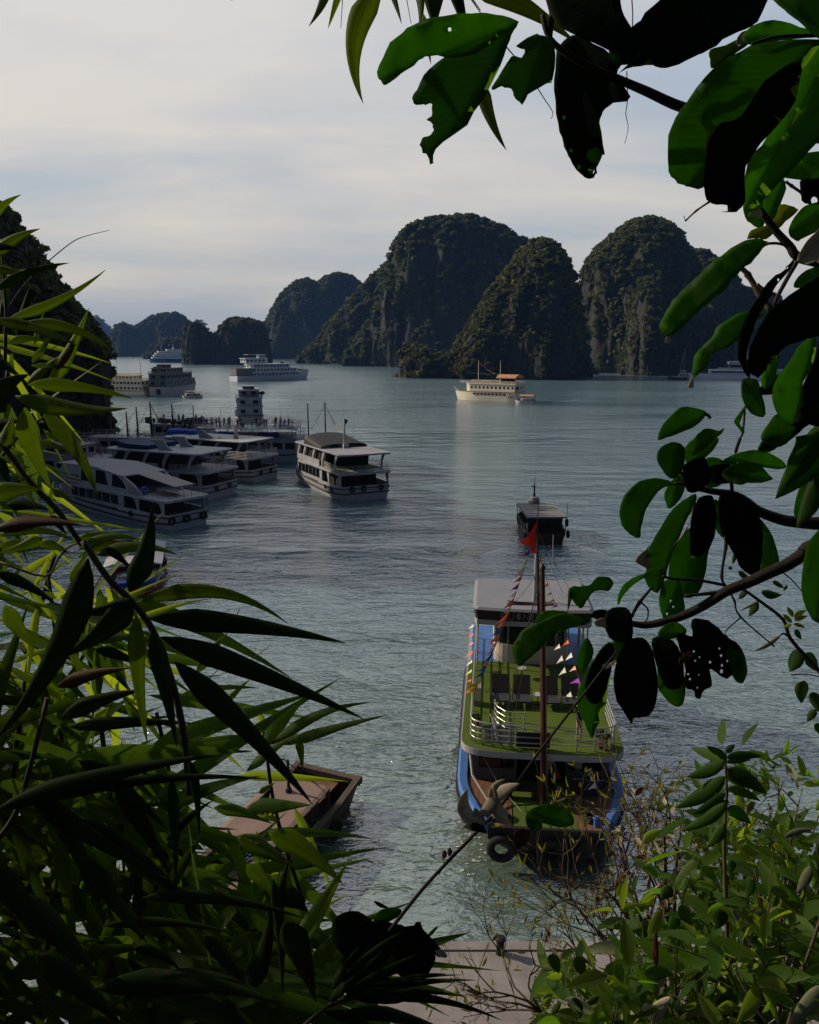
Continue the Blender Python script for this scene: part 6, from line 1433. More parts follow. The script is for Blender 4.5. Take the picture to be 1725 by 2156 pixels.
outline(t3, 'B', [(1180, 1700), (1130, 1760), (1098, 1815), (1125, 1850), (1165, 1905), (1175, 1870), (1140, 1830), (1155, 1790)], .93, M_BROAD, .1, .1, var=.5); stem(t3, 'B', [(1178, 1700), (1165, 1880), (1140, 1940)], 2.5, 2, .93)
outline(t3, 'B', [(1440, 212), (1540, 235), (1565, 262), (1480, 340), (1390, 430), (1330, 470), (1260, 460), (1195, 468), (1225, 400), (1330, 370), (1400, 310)], .92, M_YOUNG, .1, .1, var=.3)
outline(t3, 'B', [(1460, 30), (1480, 100), (1440, 210), (1400, 330), (1340, 330), (1310, 230), (1330, 130), (1390, 60)], .93, M_BROAD, .1, .1, var=1)
outline(t3, 'B', [(1310, 100), (1180, 200), (1180, 300), (1220, 350), (1300, 390), (1330, 300)], .95, M_BROAD, .1, .1, var=.6)
outline(t3, 'B', [(1800, 200), (1700, 198), (1620, 225), (1540, 310), (1500, 420), (1560, 482), (1620, 450), (1800, 360)], .90, M_BROAD, .1, .1, var=.9); outline(t3, 'B', [(1600, 20), (1590, 120), (1620, 205), (1800, 190), (1800, 20)], .88, O_, .1, .1, holes=((1690, 185, 26),))
outline(t3, 'B', [(1800, 640), (1720, 660), (1600, 720), (1535, 810), (1600, 825), (1800, 760)], .9, M_BROAD, .1, .1, var=.8)
outline(t3, 'B', [(1800, 360), (1700, 420), (1620, 500), (1560, 630), (1600, 640), (1640, 658), (1700, 640), (1800, 650)], .85, D_, .1, .22, ends=((1800, 380), (1570, 640)), var=.2, name='withered_leaf')
outline(t3, 'B', [(1265, 260), (1290, 250), (1310, 290), (1285, 320), (1240, 300), (1205, 305), (1215, 275)], .89, D_, .1, .1, var=.9, name='bud')
# big filling leaves beyond the right edge keep the corner dark
for k, (x, y, s_) in enumerate(((1700, 840, 90), (1690, 960, 100), (1650, 900, 70), (1700, 1050, 60), (1640, 800, 60))):
    a = _lr.uniform(.3, 1.5); blade(t3, '', (x + s_ * 1.2 * math.sin(a), y - s_ * math.cos(a)), (x - s_ * math.sin(a), y + s_ * 1.1 * math.cos(a)), s_ * 1.0, 1.0, M_BROAD if k % 2 else O_, .05, shape='broad', var=.4)
# middle right cluster
t4 = thing('leafy_branch', 'cluster of oval leaves on a dark curving branch at the middle right', 'branch', P(1725, 1110, 1.1), group='broad leaved branches at the right')
stem(t4, 'C', [(4200, 900), (2700, 700), (1760, 600), (1645, 595), (1500, 585), (1380, 568), (1220, 510), (1130, 440), (1040, 392), (900, 370), (800, 350)], 18, 6, 1.12, name='twig'); stem(t4, 'C', [(540, 110), (640, 210), (760, 310), (860, 360)], 3.5, 5, 1.1); stem(t4, 'C', [(1090, 0), (1060, 90), (1030, 250), (1035, 390)], 3.5, 4, 1.12)
stem(t4, 'C', [(985, 700), (990, 760), (960, 970), (1000, 1050), (1050, 1140), (1090, 1250), (1330, 1460)], 3.5, 1.4, 1.15, knots=True); stem(t4, 'C', [(1090, 1260), (1010, 1330), (985, 1370), (1005, 1395)], 1.6, 1, 1.15); stem(t4, 'C', [(740, 310), (620, 320)], 3, 3, 1.08)
outline(t4, 'C', [(625, 320), (560, 285), (450, 280), (350, 320), (280, 400), (245, 490), (250, 580), (290, 650), (385, 700), (395, 620), (430, 500), (480, 420), (540, 350)], 1.05, M_BROAD, .1, .1, ends=((625, 320), (385, 700)), var=.6, roll=.3)
outline(t4, 'C', [(700, 60), (650, 30), (600, 28), (540, 55), (505, 110), (520, 180), (600, 280), (680, 240), (700, 150)], 1.08, M_BROAD, .1, .1, var=.3)
outline(t4, 'C', [(940, 0), (900, 80), (850, 130), (800, 150), (720, 180), (690, 90), (740, 20), (830, -20)], 1.10, M_BROAD, .1, .1, var=.8)
outline(t4, 'C', [(960, 160), (1050, 110), (1180, 80), (1290, 100), (1380, 150), (1410, 200), (1330, 215), (1230, 195), (1100, 165), (1020, 190)], 1.09, M_BROAD, .1, .1, ends=((960, 160), (1410, 205)), var=.8)
outline(t4, 'C', [(960, 230), (1100, 165), (1220, 180), (1290, 250), (1318, 285), (1240, 310), (1140, 312), (1100, 325), (1000, 300)], 1.06, M_BROAD, .1, .1, var=.7)
outline(t4, 'C', [(850, 150), (900, 130), (960, 150), (1010, 200), (960, 320), (860, 340), (830, 230)], 1.13, M_BROAD, .1, .1, var=.6)
outline(t4, 'C', [(700, 180), (830, 130), (870, 200), (880, 300), (800, 370), (720, 370), (690, 270)], 1.06, O_, .1, .1, var=.1); outline(t4, 'C', [(860, 200), (1010, 180), (1080, 250), (1060, 300), (960, 320), (860, 290)], 1.075, O_, .1, .1)
outline(t4, 'C', [(660, 255), (600, 310), (560, 380), (570, 460), (600, 492), (680, 410), (705, 300)], 1.12, M_BROAD, .1, .1, var=.6)
outline(t4, 'C', [(780, 390), (680, 440), (590, 530), (500, 680), (440, 800), (430, 900), (440, 1000), (510, 1085), (560, 980), (620, 800), (700, 600), (780, 460)], 1.07, M_BROAD, .1, .1, ends=((790, 395), (500, 1080)), var=.35)
outline(t4, 'C', [(830, 430), (870, 500), (920, 640), (870, 790), (840, 960), (790, 1090), (690, 1115), (600, 1040), (590, 880), (620, 740), (740, 620), (770, 500)], 1.09, M_BROAD, .1, .1, ends=((830, 430), (690, 1110)), var=.3)
outline(t4, 'C', [(890, 400), (920, 520), (915, 660), (860, 770), (800, 830), (740, 800), (740, 640), (760, 500), (800, 420)], 1.055, O_, .1, .1, var=.05)
outline(t4, 'C', [(950, 380), (1060, 400), (1180, 480), (1240, 600), (1250, 740), (1235, 880), (1210, 965), (1120, 930), (1060, 850), (980, 690), (940, 560)], 1.05, O_, .1, .1, ends=((960, 385), (1220, 960)), var=.05)
outline(t4, 'C', [(1215, 560), (1300, 650), (1350, 780), (1362, 880), (1310, 945), (1230, 960), (1230, 700)], 1.10, M_BROAD, .1, .1, var=.6, holes=((1250, 940, 10),)); outline(t4, 'C', [(880, 450), (940, 440), (970, 600), (975, 700), (920, 640), (890, 540)], 1.11, M_BROAD, .1, .1)
outline(t4, 'C', [(760, 460), (745, 560), (690, 660), (600, 775), (660, 720), (720, 640)], 1.045, D_, .1, .1, var=.1)
outline(t4, 'C', [(450, 750), (440, 800), (455, 905), (410, 900), (360, 870), (358, 845), (400, 800), (430, 780)], 1.06, D_, .1, .2, name='withered_flower', var=.1)
outline(t4, 'C', [(1500, -20), (1480, 20), (1430, 150), (1400, 335), (1450, 300), (1545, 240), (1645, 120), (1700, 60), (1700, -30)], 1.0, M_BROAD, .1, .1, ends=((1660, -20), (1400, 335)), var=.7); outline(t4, 'C', [(1560, 250), (1500, 370), (1470, 510), (1490, 560), (1555, 572), (1620, 440), (1700, 300), (1700, 200)], 1.02, M_BROAD, .1, .1, ends=((1700, 220), (1500, 565)), var=.4, holes=((1515, 535, 8),))
outline(t4, 'C', [(1300, -60), (1240, 20), (1215, 85), (1300, 95), (1400, 20), (1450, -50)], 1.02, M_BROAD, .1, .1, var=.7); outline(t4, 'C', [(1720, 620), (1645, 640), (1570, 740), (1530, 900), (1525, 1080), (1560, 1200), (1620, 1288), (1720, 1250)], .95, M_BROAD, .1, .1, ends=((1720, 640), (1620, 1285)), var=.35)
outline(t4, 'B', [(895, 1755), (850, 1720), (770, 1705), (700, 1712), (640, 1760), (560, 1860), (540, 1945), (600, 1930), (720, 1890), (820, 1840)], 1.08, M_BROAD, .1, .1, ends=((900, 1758), (540, 1945)), var=.6); stem(t4, 'B', [(870, 1755), (905, 1765), (925, 1790)], 4, 3, 1.08)
outline(t4, 'B', [(1025, 1862), (980, 1880), (900, 1860), (850, 1890), (800, 1940), (780, 2050), (850, 2040), (960, 1940), (1010, 1900)], 1.07, M_BROAD, .1, .1, var=.7)
outline(t4, 'B', [(1420, 1750), (1330, 1860), (1300, 1945), (1440, 2000), (1560, 1880), (1500, 1830)], 1.0, M_BROAD, .1, .1, var=.8)
# lower right cluster
t5 = thing('leafy_branch', 'lowest of the right hand branches, black leaves peppered with insect holes', 'branch', P(1725, 1150, 1.0), group='broad leaved branches at the right')
stem(t5, 'C', [(4000, 500), (2600, 420), (1640, 740), (1545, 805), (1430, 880), (1300, 940), (1150, 1010), (1000, 1070), (850, 1165), (700, 1240), (560, 1285), (430, 1310), (340, 1300), (250, 1280)], 17, 6, 1.0, name='twig'); stem(t5, 'C', [(1000, 1075), (900, 1085), (700, 1105)], 6, 3, 1.0); stem(t5, 'C', [(985, 1030), (800, 995), (620, 985), (545, 965)], 3.5, 3, 1.02); stem(t5, 'C', [(325, 1250), (380, 1155), (470, 1045)], 4, 3, .99, knots=True); stem(t5, 'C', [(390, 1150), (440, 1195), (440, 1260), (420, 1290)], 2, 1.5, .99)
outline(t5, 'H', [(1250, 1240), (1150, 1190), (1050, 1175), (950, 1200), (850, 1240), (720, 1310), (650, 1400), (620, 1470), (640, 1550), (685, 1620), (740, 1570), (850, 1480), (960, 1360), (1100, 1300), (1220, 1270)], .95, M_BROAD, .2, .08, ends=((1250, 1245), (680, 1615)), var=.5, roll=.4)
outline(t5, 'H', [(810, 1250), (880, 1160), (1000, 1148), (1090, 1172), (1000, 1200), (900, 1230)], .99, M_BROAD, .1, .08, var=.4)
outline(t5, 'H', [(1470, 920), (1430, 870), (1340, 865), (1280, 930), (1200, 950), (1120, 950), (1095, 1010), (1190, 1135), (1240, 1080), (1310, 990), (1400, 985), (1435, 985)], 1.0, M_BROAD, .1, .08, ends=((1470, 920), (1190, 1130)), var=.3); blade(t5, 'H', (1115, 960), (1085, 1165), 45, 1.0, M_BROAD)
outline(t5, 'C', [(425, 950), (330, 980), (260, 1040), (230, 1120), (236, 1172), (270, 1100), (350, 1020), (430, 970)], 1.02, M_BROAD, .1, .08, var=.8); outline(t5, 'C', [(420, 940), (540, 905), (575, 950), (545, 1000), (500, 1085), (440, 1030)], 1.03, M_BROAD, .1, .08, var=.5)
outline(t5, 'C', [(560, 1000), (660, 1000), (690, 1100), (695, 1220), (620, 1275), (550, 1262), (520, 1120)], 1.03, M_BROAD, .1, .1, var=.7, holes=((600, 1140, 8), (620, 1180, 7), (575, 1230, 8)))
outline(t5, 'C', [(150, 1440), (60, 1560), (-20, 1700), (-60, 1850), (0, 2000), (50, 2105), (100, 1990), (150, 1850), (170, 1700), (200, 1500)], .98, M_BROAD, .1, .1, ends=((160, 1440), (50, 2105)), var=.35); outline(t5, 'C', [(170, 1430), (80, 1540), (10, 1690), (20, 1840), (110, 1850), (165, 1700), (205, 1500)], .965, O_, .1, .1, var=.05)
outline(t5, 'C', [(20, 1400), (60, 1480), (40, 1560), (-20, 1640), (-60, 1560), (-20, 1440)], 1.0, M_BROAD, .1, .1, var=.5)
outline(t5, 'C', [(290, 1430), (230, 1540), (200, 1700), (230, 1850), (300, 1960), (330, 2005), (345, 1965), (400, 1962), (470, 1930), (510, 1800), (510, 1680), (480, 1500), (400, 1400)], .96, O_, .1, .1, ends=((350, 1400), (335, 2000)), var=.05)
outline(t5, 'C', [(480, 1420), (510, 1600), (510, 1740), (570, 1830), (640, 1882), (690, 1860), (705, 1750), (690, 1600), (640, 1450)], .99, M_BROAD, .1, .1, ends=((520, 1420), (660, 1880)), var=.4); outline(t5, 'C', [(470, 1400), (500, 1580), (560, 1740), (640, 1760), (690, 1700), (690, 1560), (620, 1420)], .97, O_, .1, .1, var=.05)
outline(t5, 'C', [(640, 1380), (700, 1580), (705, 1740), (770, 1775), (775, 1810), (810, 1830), (835, 1770), (890, 1730), (880, 1620), (930, 1650), (990, 1690), (1030, 1660), (1060, 1700), (1110, 1712), (1140, 1630), (1120, 1520), (1070, 1440), (1010, 1400), (900, 1300), (800, 1262), (745, 1290), (755, 1390), (700, 1370)], .97, O_, .1, .08, ends=((640, 1380), (1120, 1680)), var=.1, holes=((765, 1495, 8), (775, 1560, 7), (805, 1535, 6), (880, 1570, 9), (945, 1475, 7), (957, 1525, 9), (963, 1593, 9), (960, 1635, 12), (725, 1655, 7), (738, 1690, 8), (800, 1660, 5), (790, 1750, 6), (1050, 1495, 8), (1000, 1563, 7)))
outline(t5, 'C', [(990, 1490), (1065, 1438), (1120, 1520), (1142, 1630), (1110, 1714), (1060, 1702), (1030, 1640), (1010, 1560)], .965, M_BROAD, .1, .08, var=.8, holes=((1060, 1660, 9), (1090, 1630, 8), (1065, 1600, 6)))
outline(t5, 'C', [(330, 1260), (310, 1205), (270, 1183), (190, 1190), (140, 1240), (140, 1330), (200, 1420), (330, 1410)], .96, O_, .1, .1); outline(t5, 'C', [(40, 1255), (60, 1215), (110, 1200), (165, 1215), (140, 1290), (60, 1260)], .97, O_, .1, .1)
outline(t5, 'C', [(60, 1290), (100, 1265), (140, 1262), (150, 1330), (120, 1325), (80, 1318)], .955, D_, .1, .2, var=.2, name='seed_pod'); outline(t5, 'C', [(510, 1380), (560, 1310), (650, 1290), (715, 1360), (600, 1410)], .99, M_BROAD, .1, .1, var=.6); outline(t5, 'C', [(655, 1435), (680, 1500), (750, 1495), (745, 1550), (690, 1560), (660, 1590), (665, 1540), (690, 1525)], .962, M_BROWN, .1, .1, name='torn_leaf')
outline(t5, 'C', [(200, 1410), (330, 1400), (420, 1420), (470, 1570), (440, 1560), (380, 1500), (310, 1480), (230, 1560), (170, 1560)], 1.0, M_BROAD, .1, .1, var=.5); outline(t5, 'C', [(120, 1590), (180, 1575), (220, 1555), (190, 1600), (140, 1620)], .958, M_DRY, .1, .1, var=.9)
# thin vine with small leaves at the right edge
t6 = thing('vine', 'thin hanging vine with small leaves and yellow green shoot tip at the right edge', 'vine', P(1725, 1380, 1.4))
stem(t6, 'C', [(1100, 1050), (1240, 1150), (1390, 1270), (1440, 1400), (1560, 1540), (1650, 1640), (1720, 1760)], 3, 5, 1.4, name='twig'); stem(t6, 'C', [(1440, 1400), (1400, 1370), (1375, 1380)], 2.5, 2, 1.4); stem(t6, 'C', [(1380, 935), (1450, 990), (1530, 1080)], 1.5, 1.2, 1.4); stem(t6, 'C', [(1450, 1660), (1550, 1655), (1645, 1672)], 1.5, 1, 1.4)
for b, t, w_ in (((1460, 1250), (1420, 1180), 50), ((1470, 1255), (1555, 1205), 60), ((1470, 1275), (1565, 1245), 50), ((1465, 1300), (1550, 1330), 40), ((1455, 1290), (1390, 1230), 50), ((1450, 1300), (1390, 1330), 40)): blade(t6, 'C', b, t, w_, 1.38, M_YOUNG, shape='broad')
for b, t, w_ in (((1240, 1080), (1385, 1100), 90), ((1210, 1140), (1150, 1250), 80), ((1130, 1060), (1080, 1130), 60), ((1320, 1000), (1400, 1050), 50), ((1040, 880), (1060, 780), 40), ((1030, 900), (1010, 920), 40), ((1500, 1480), (1440, 1640), 150), ((1560, 1500), (1640, 1640), 120), ((1540, 1700), (1520, 1860), 130), ((1600, 1780), (1640, 1920), 120), ((1620, 1900), (1560, 1990), 80), ((1480, 1340), (1520, 1410), 60), ((1420, 1030), (1395, 1070), 30), ((1620, 2000), (1690, 2100), 90), ((1080, 930), (1170, 1000), 60)): blade(t6, 'C', b, t, w_, 1.42, M_BROAD if _lr.random() < .5 else M_SHRUB, shape='broad', var=.2)
blade(t6, 'C', (1375, 1380), (1185, 1495), 45, 1.4, M_DRY, .06, shape='broad', name='withered_leaf'); blade(t6, 'C', (1230, 1140), (1090, 1210), 26, 1.4, M_DRY, shape='broad')
# the stalk with the withered flower head crossing the excursion boat
t7 = thing('dry_stalk', 'dark leaning stalk with a pale withered flower head in front of the excursion boat', 'stalk', P(835, 1940, .9))
stem(t7, '', [(820, 1960), (900, 1860), (1010, 1745), (1060, 1690), (1130, 1590), (1215, 1480), (1300, 1370)], 4.2, 2.4, .9, name='stalk'); stem(t7, '', [(925, 1840), (935, 1820), (932, 1800)], 1.2, 1, .9)
for c_ in ((934, 1798, 8), (945, 1793, 8)): blade(t7, '', (c_[0], c_[1] + 9), (c_[0] + 3, c_[1] - 9), 16, .9, M_BROWN, shape='broad', name='seed_pod')
for b, t, w_, bd in (((1015, 1735), (968, 1690), 46, .15), ((1000, 1730), (985, 1660), 44, .2), ((1010, 1720), (1040, 1650), 40, -.15), ((1018, 1730), (975, 1740), 40, .1), ((1030, 1700), (1095, 1650), 40, .12), ((1035, 1690), (1075, 1735), 44, -.1), ((1030, 1680), (1064, 1640), 22, .1), ((1020, 1740), (1000, 1700), 36, .1), ((1040, 1685), (1060, 1730), 40, 0)): blade(t7, '', b, t, w_, .89, M_DRY, bd, shape='broad', fold=.12, name='petal')
blade(t7, '', (990, 1740), (1025, 1755), 30, .885, M_BROAD_SHADE, .2, shape='broad', name='calyx')
for b, t, w_ in (((1110, 1760), (1100, 1700), 30),): pass
outline(t7, 'D', [(495, 280), (540, 255), (600, 245), (660, 265), (690, 300), (690, 330), (640, 345), (570, 330), (520, 320)], .95, M_BROAD, .1, .1, var=.5); outline(t7, 'D', [(440, 370), (470, 348), (500, 360), (500, 400), (470, 430), (445, 430)], .95, M_BROWN, .1, .1); outline(t7, 'D', [(495, 285), (540, 300), (560, 345), (520, 355), (490, 330)], .955, M_BROAD, .1, .1, var=.1)
# ---------------------------------------------------------------- bamboo at the left
BG = 'bamboo plants framing the view'
OB = M_BAMBOO_SHADE
c1 = thing('bamboo_cane', 'upper bamboo cane at the left edge with bright yellow green backlit leaves', 'bamboo', P(20, 800, 1.0), group=BG)
stem(c1, 'E', [(40, 1500), (45, 1280), (48, 1060), (30, 800), (10, 500)], 4, 2.5, 1.02, M_CULM, 'culm'); stem(c1, 'E', [(-30, 1340), (60, 1370), (170, 1450), (290, 1530)], 2.5, 1.5, 1.0, M_CULM)
stem(c1, 'E', [(75, 1030), (170, 890), (320, 730), (560, 530), (700, 470), (860, 432)], 1.8, .5, 1.0, M_TWIG, 'grass_blade'); stem(c1, 'E', [(270, 1460), (430, 1350), (530, 1270), (600, 1190)], 1.0, .5, 1.03, M_TWIG, 'dry_thread')
for b, t, w_, d, mt, bd, v in (
    ((-70, 350), (168, 150), 80, 1.0, M_BAMBOO, .06, .6), ((-60, 640), (318, 420), 110, .98, M_BAMBOO, .08, .5), ((50, 1065), (-30, 380), 84, 1.02, M_BAMBOO, .02, .5),
    ((-40, 905), (548, 688), 92, .95, OB, .06, .9), ((70, 1125), (833, 742), 92, .97, M_BAMBOO, -.05, .6), ((-70, 715), (290, 800), 76, 1.01, M_BAMBOO, .03, .4),
    ((-60, 560), (150, 580), 70, .96, OB, .05, .3), ((150, 1290), (245, 860), 120, 1.04, OB, .03, .2), ((-60, 1130), (620, 1345), 112, .94, M_BAMBOO, .06, .3), ((180, 1160), (897, 1385), 112, .95, M_BAMBOO, .10, .5),
    ((390, 1650), (700, 1045), 128, 1.0, M_BAMBOO, -.02, .9), ((250, 1475), (430, 1190), 62, 1.03, M_BAMBOO, -.04, .5), ((270, 1330), (348, 1070), 44, 1.05, M_BAMBOO, .02, .5), ((215, 1640), (520, 1400), 78, 1.02, M_BAMBOO, .05, .4), ((240, 1498), (606, 1526), 44, 1.0, M_BAMBOO, .03, .6),
    ((60, 1320), (372, 1310), 76, .98, M_BAMBOO, .10, .4), ((-60, 1760), (232, 1565), 170, .92, OB, .08, .3), ((-60, 1430), (140, 1580), 90, .97, OB, .06, .2), ((90, 1560), (95, 1360), 50, 1.05, M_BAMBOO, 0, .9), ((20, 1460), (140, 1580), 50, 1.04, M_DRY, .06, .5), ((-40, 1560), (40, 1400), 60, 1.05, OB, 0, .4)):
    blade(c1, 'E', b, t, w_, d, mt, bd, var=v, roll=_lr.uniform(-.3, .7))
outline(c1, 'E', [(580, 1300), (590, 1340), (560, 1420), (510, 1490), (460, 1530), (445, 1510), (480, 1440), (530, 1380), (555, 1310)], .985, M_BROWN, .1, .05, name='brown_patch_leaf')
c2 = thing('bamboo_cane', 'bamboo cane with broad drooping leaves in front of the near cliff', 'bamboo', P(40, 950, .95), group=BG)
stem(c2, 'I', [(-20, 560), (110, 720), (200, 850), (330, 1000), (480, 1150), (590, 1300), (700, 1465)], 6, 6, .96, M_CULM, 'culm'); stem(c2, 'I', [(20, 700), (110, 590), (180, 520), (330, 400), (420, 350)], 3.5, 2, .96, M_CULM)
for z, b, t, w_, d, mt, bd, v in (
    ('E', (220, 1645), (1045, 1755), 124, .93, M_BAMBOO, .03, .7), ('E', (120, 1735), (1005, 1832), 172, .91, M_BAMBOO, -.04, .5), ('I', (210, 290), (440, 990), 205, .93, M_BAMBOO, -.02, .8), ('I', (360, 310), (830, 1058), 165, .94, M_BAMBOO, .07, .5),
    ('I', (330, 570), (640, 680), 66, .97, M_BAMBOO, .03, .6), ('I', (-90, 1045), (350, 985), 190, .90, M_BAMBOO, .06, .3), ('I', (440, 980), (640, 1045), 80, .95, M_BAMBOO, -.06, .4), ('I', (430, 1200), (460, 900), 60, .96, M_BAMBOO, .05, .8),
    ('I', (-60, 1320), (700, 1290), 140, .91, M_BROWN, .09, .1), ('I', (60, 1100), (420, 1160), 120, .95, OB, .08, .2), ('I', (-60, 330), (90, 130), 190, .93, OB, .05, .4), ('I', (30, 620), (110, 360), 150, .95, M_BAMBOO, .0, .7), ('I', (-50, 460), (170, 400), 130, .97, OB, .05, .5), ('I', (70, 420), (130, 640), 90, .96, M_BAMBOO, .0, .9),
    ('I', (320, 420), (580, 590), 70, .98, OB, .05, .3), ('I', (380, 490), (620, 600), 44, .99, M_BAMBOO, -.1, .3), ('I', (90, 760), (260, 800), 70, 1.0, M_BAMBOO, 0, .9), ('I', (80, 850), (250, 890), 50, 1.0, M_BAMBOO, 0, .9), ('I', (330, 820), (430, 850), 90, .98, M_BAMBOO, 0, 1.0), ('I', (-40, 700), (80, 960), 110, .95, OB, .05, .3), ('I', (160, 500), (280, 760), 90, 1.0, OB, .06, .4), ('I', (430, 1200), (560, 1360), 80, .97, OB, .0, .2)):
    blade(c2, z, b, t, w_, d, mt, bd, var=v, roll=_lr.uniform(-.3, .6))
c3 = thing('bamboo_cane', 'arching bamboo cane whose long dark leaves fan out over the open water', 'bamboo', P(300, 1280, .9), group=BG)
stem(c3, 'F', [(350, 430), (450, 580), (560, 690), (640, 800), (700, 950), (745, 1100), (780, 1290), (800, 1500)], 7, 8, .92, M_CULM, 'culm'); stem(c3, 'F', [(0, 520), (190, 580), (250, 500), (330, 440), (560, 430)], 2.5, 2, .96, M_TWIG)
for b, t, w_, d, mt, bd, v in (
    ((575, 690), (1215, 780), 80, .90, M_BAMBOO, .13, .3), ((620, 755), (1462, 862), 112, .88, OB, .02, .2), ((675, 835), (1535, 1182), 112, .87, OB, .02, .2), ((735, 940), (1320, 1545), 118, .86, OB, .03, .1), ((575, 740), (622, 1290), 82, .88, M_BAMBOO, -.02, .4), ((640, 800), (745, 1300), 90, .90, OB, .02, .2),
    ((372, 505), (-40, 1290), 150, .84, OB, .07, .1), ((545, 645), (640, 285), 112, .86, OB, -.06, .4), ((560, 680), (300, 730), 76, .9, OB, .08, .2), ((560, 690), (270, 920), 130, .88, OB, .06, .2), ((330, 470), (600, 430), 52, .95, M_BAMBOO, .14, .9), ((400, 490), (752, 492), 66, .94, M_BAMBOO, .12, .8), ((300, 440), (560, 425), 46, .97, M_BAMBOO, .12, 1.0), ((330, 500), (640, 470), 52, .96, M_BAMBOO, .12, .5), ((440, 460), (560, 560), 40, .93, OB, .05, .2),
    ((400, 885), (602, 965), 56, .97, OB, .05, .3), ((380, 850), (640, 840), 50, .98, M_BAMBOO, .05, .4), ((240, 1045), (545, 968), 70, .95, M_BROWN, .05, .3), ((255, 1180), (610, 1060), 84, .93, OB, .05, .3), ((290, 1215), (820, 1200), 66, .92, OB, .02, .2), ((830, 985), (962, 815), 56, .97, M_BAMBOO, .03, .3), ((955, 1110), (1055, 1012), 30, .99, M_BAMBOO, .02, .6), ((760, 1080), (1090, 1050), 40, .98, M_BAMBOO, .04, .4), ((300, 610), (370, 480), 56, .98, M_BAMBOO, .03, .8), ((470, 780), (600, 760), 40, .98, M_BAMBOO, .02, .8), ((400, 1190), (460, 1130), 60, 1.0, M_YOUNG, 0, .4), ((20, 700), (165, 890), 80, .95, M_BAMBOO, -.05, .9), ((-20, 560), (240, 700), 60, .97, OB, .05, .2), ((180, 420), (0, 480), 70, .97, M_BAMBOO, .05, .6), ((170, 440), (290, 480), 50, .96, M_BAMBOO, .05, .7), ((-10, 410), (330, 440), 50, .98, M_BAMBOO, .12, .4), ((0, 450), (200, 470), 60, .98, M_BAMBOO, .05, .5)):
    blade(c3, 'F', b, t, w_, d, mt, bd, var=v, roll=_lr.uniform(-.25, .35))
for pts in ([(960, 970), (1060, 930), (1140, 868)], [(860, 1040), (930, 960), (1000, 905)], [(1000, 740), (1010, 715)], [(780, 1000), (900, 1000), (970, 980)], [(440, 560), (380, 650), (300, 730)]): stem(c3, 'F', pts, 1.4, .6, .95, M_TWIG)
c4 = thing('bamboo_cane', 'low bamboo shoot with narrow bright tips over the wooden barge', 'bamboo', P(560, 1640, 1.1), group=BG)
stem(c4, '', [(640, 1900), (600, 1780), (575, 1680), (560, 1570), (555, 1540)], 5, 3, 1.12, M_CULM, 'culm')
for z, b, t, w_, d, mt, bd, v in (
    ('F', (1105, 1295), (1282, 1098), 74, 1.1, M_BAMBOO, .04, 1.0), ('F', (1140, 1290), (1560, 1112), 56, 1.08, M_BAMBOO, .10, .6), ('F', (1185, 1290), (1632, 1165), 52, 1.07, M_BAMBOO, .03, .5), ('F', (1000, 1120), (1115, 1275), 34, 1.1, M_DRY, -.05, .2), ('F', (1040, 1400), (1260, 1240), 50, 1.12, M_BAMBOO, .05, .9), ('F', (1255, 1265), (1275, 1400), 40, 1.1, M_BAMBOO, .03, .4),
    ('G', (1130, 360), (1445, 585), 110, 1.05, M_BAMBOO, .05, .5), ('G', (1000, 380), (1250, 520), 90, 1.06, M_BAMBOO, .04, .5), ('G', (1040, 500), (1165, 650), 76, 1.08, M_BAMBOO, .05, .6), ('G', (1210, 660), (1290, 810), 70, 1.1, M_BAMBOO, .03, .6), ('G', (1245, 865), (1468, 485), 88, 1.0, M_BAMBOO, .0, .7), ('G', (1305, 945), (1480, 680), 80, .98, M_BAMBOO, -.06, .3), ('G', (1030, 1050), (1140, 670), 100, .97, OB, -.06, .2), ('G', (900, 260), (1150, 330), 60, 1.1, M_BAMBOO, .05, .8), ('G', (1040, 260), (1310, 250), 84, 1.0, M_BAMBOO, .03, 1.0), ('G', (1090, 200), (1160, 155), 30, 1.05, M_BAMBOO, 0, 1.0), ('G', (1080, 300), (1140, 180), 70, 1.03, OB, 0, .3), ('G', (1100, 280), (1180, 325), 46, 1.06, M_BAMBOO, 0, .5), ('G', (740, 400), (860, 440), 70, 1.15, M_BAMBOO, .05, .5), ('G', (1150, 700), (1215, 480), 56, .98, OB, 0, .2), ('G', (1180, 620), (1300, 700), 100, 1.06, OB, .03, .2)):
    blade(c4, z, b, t, w_, d, mt, bd, var=v, roll=_lr.uniform(-.3, .5))
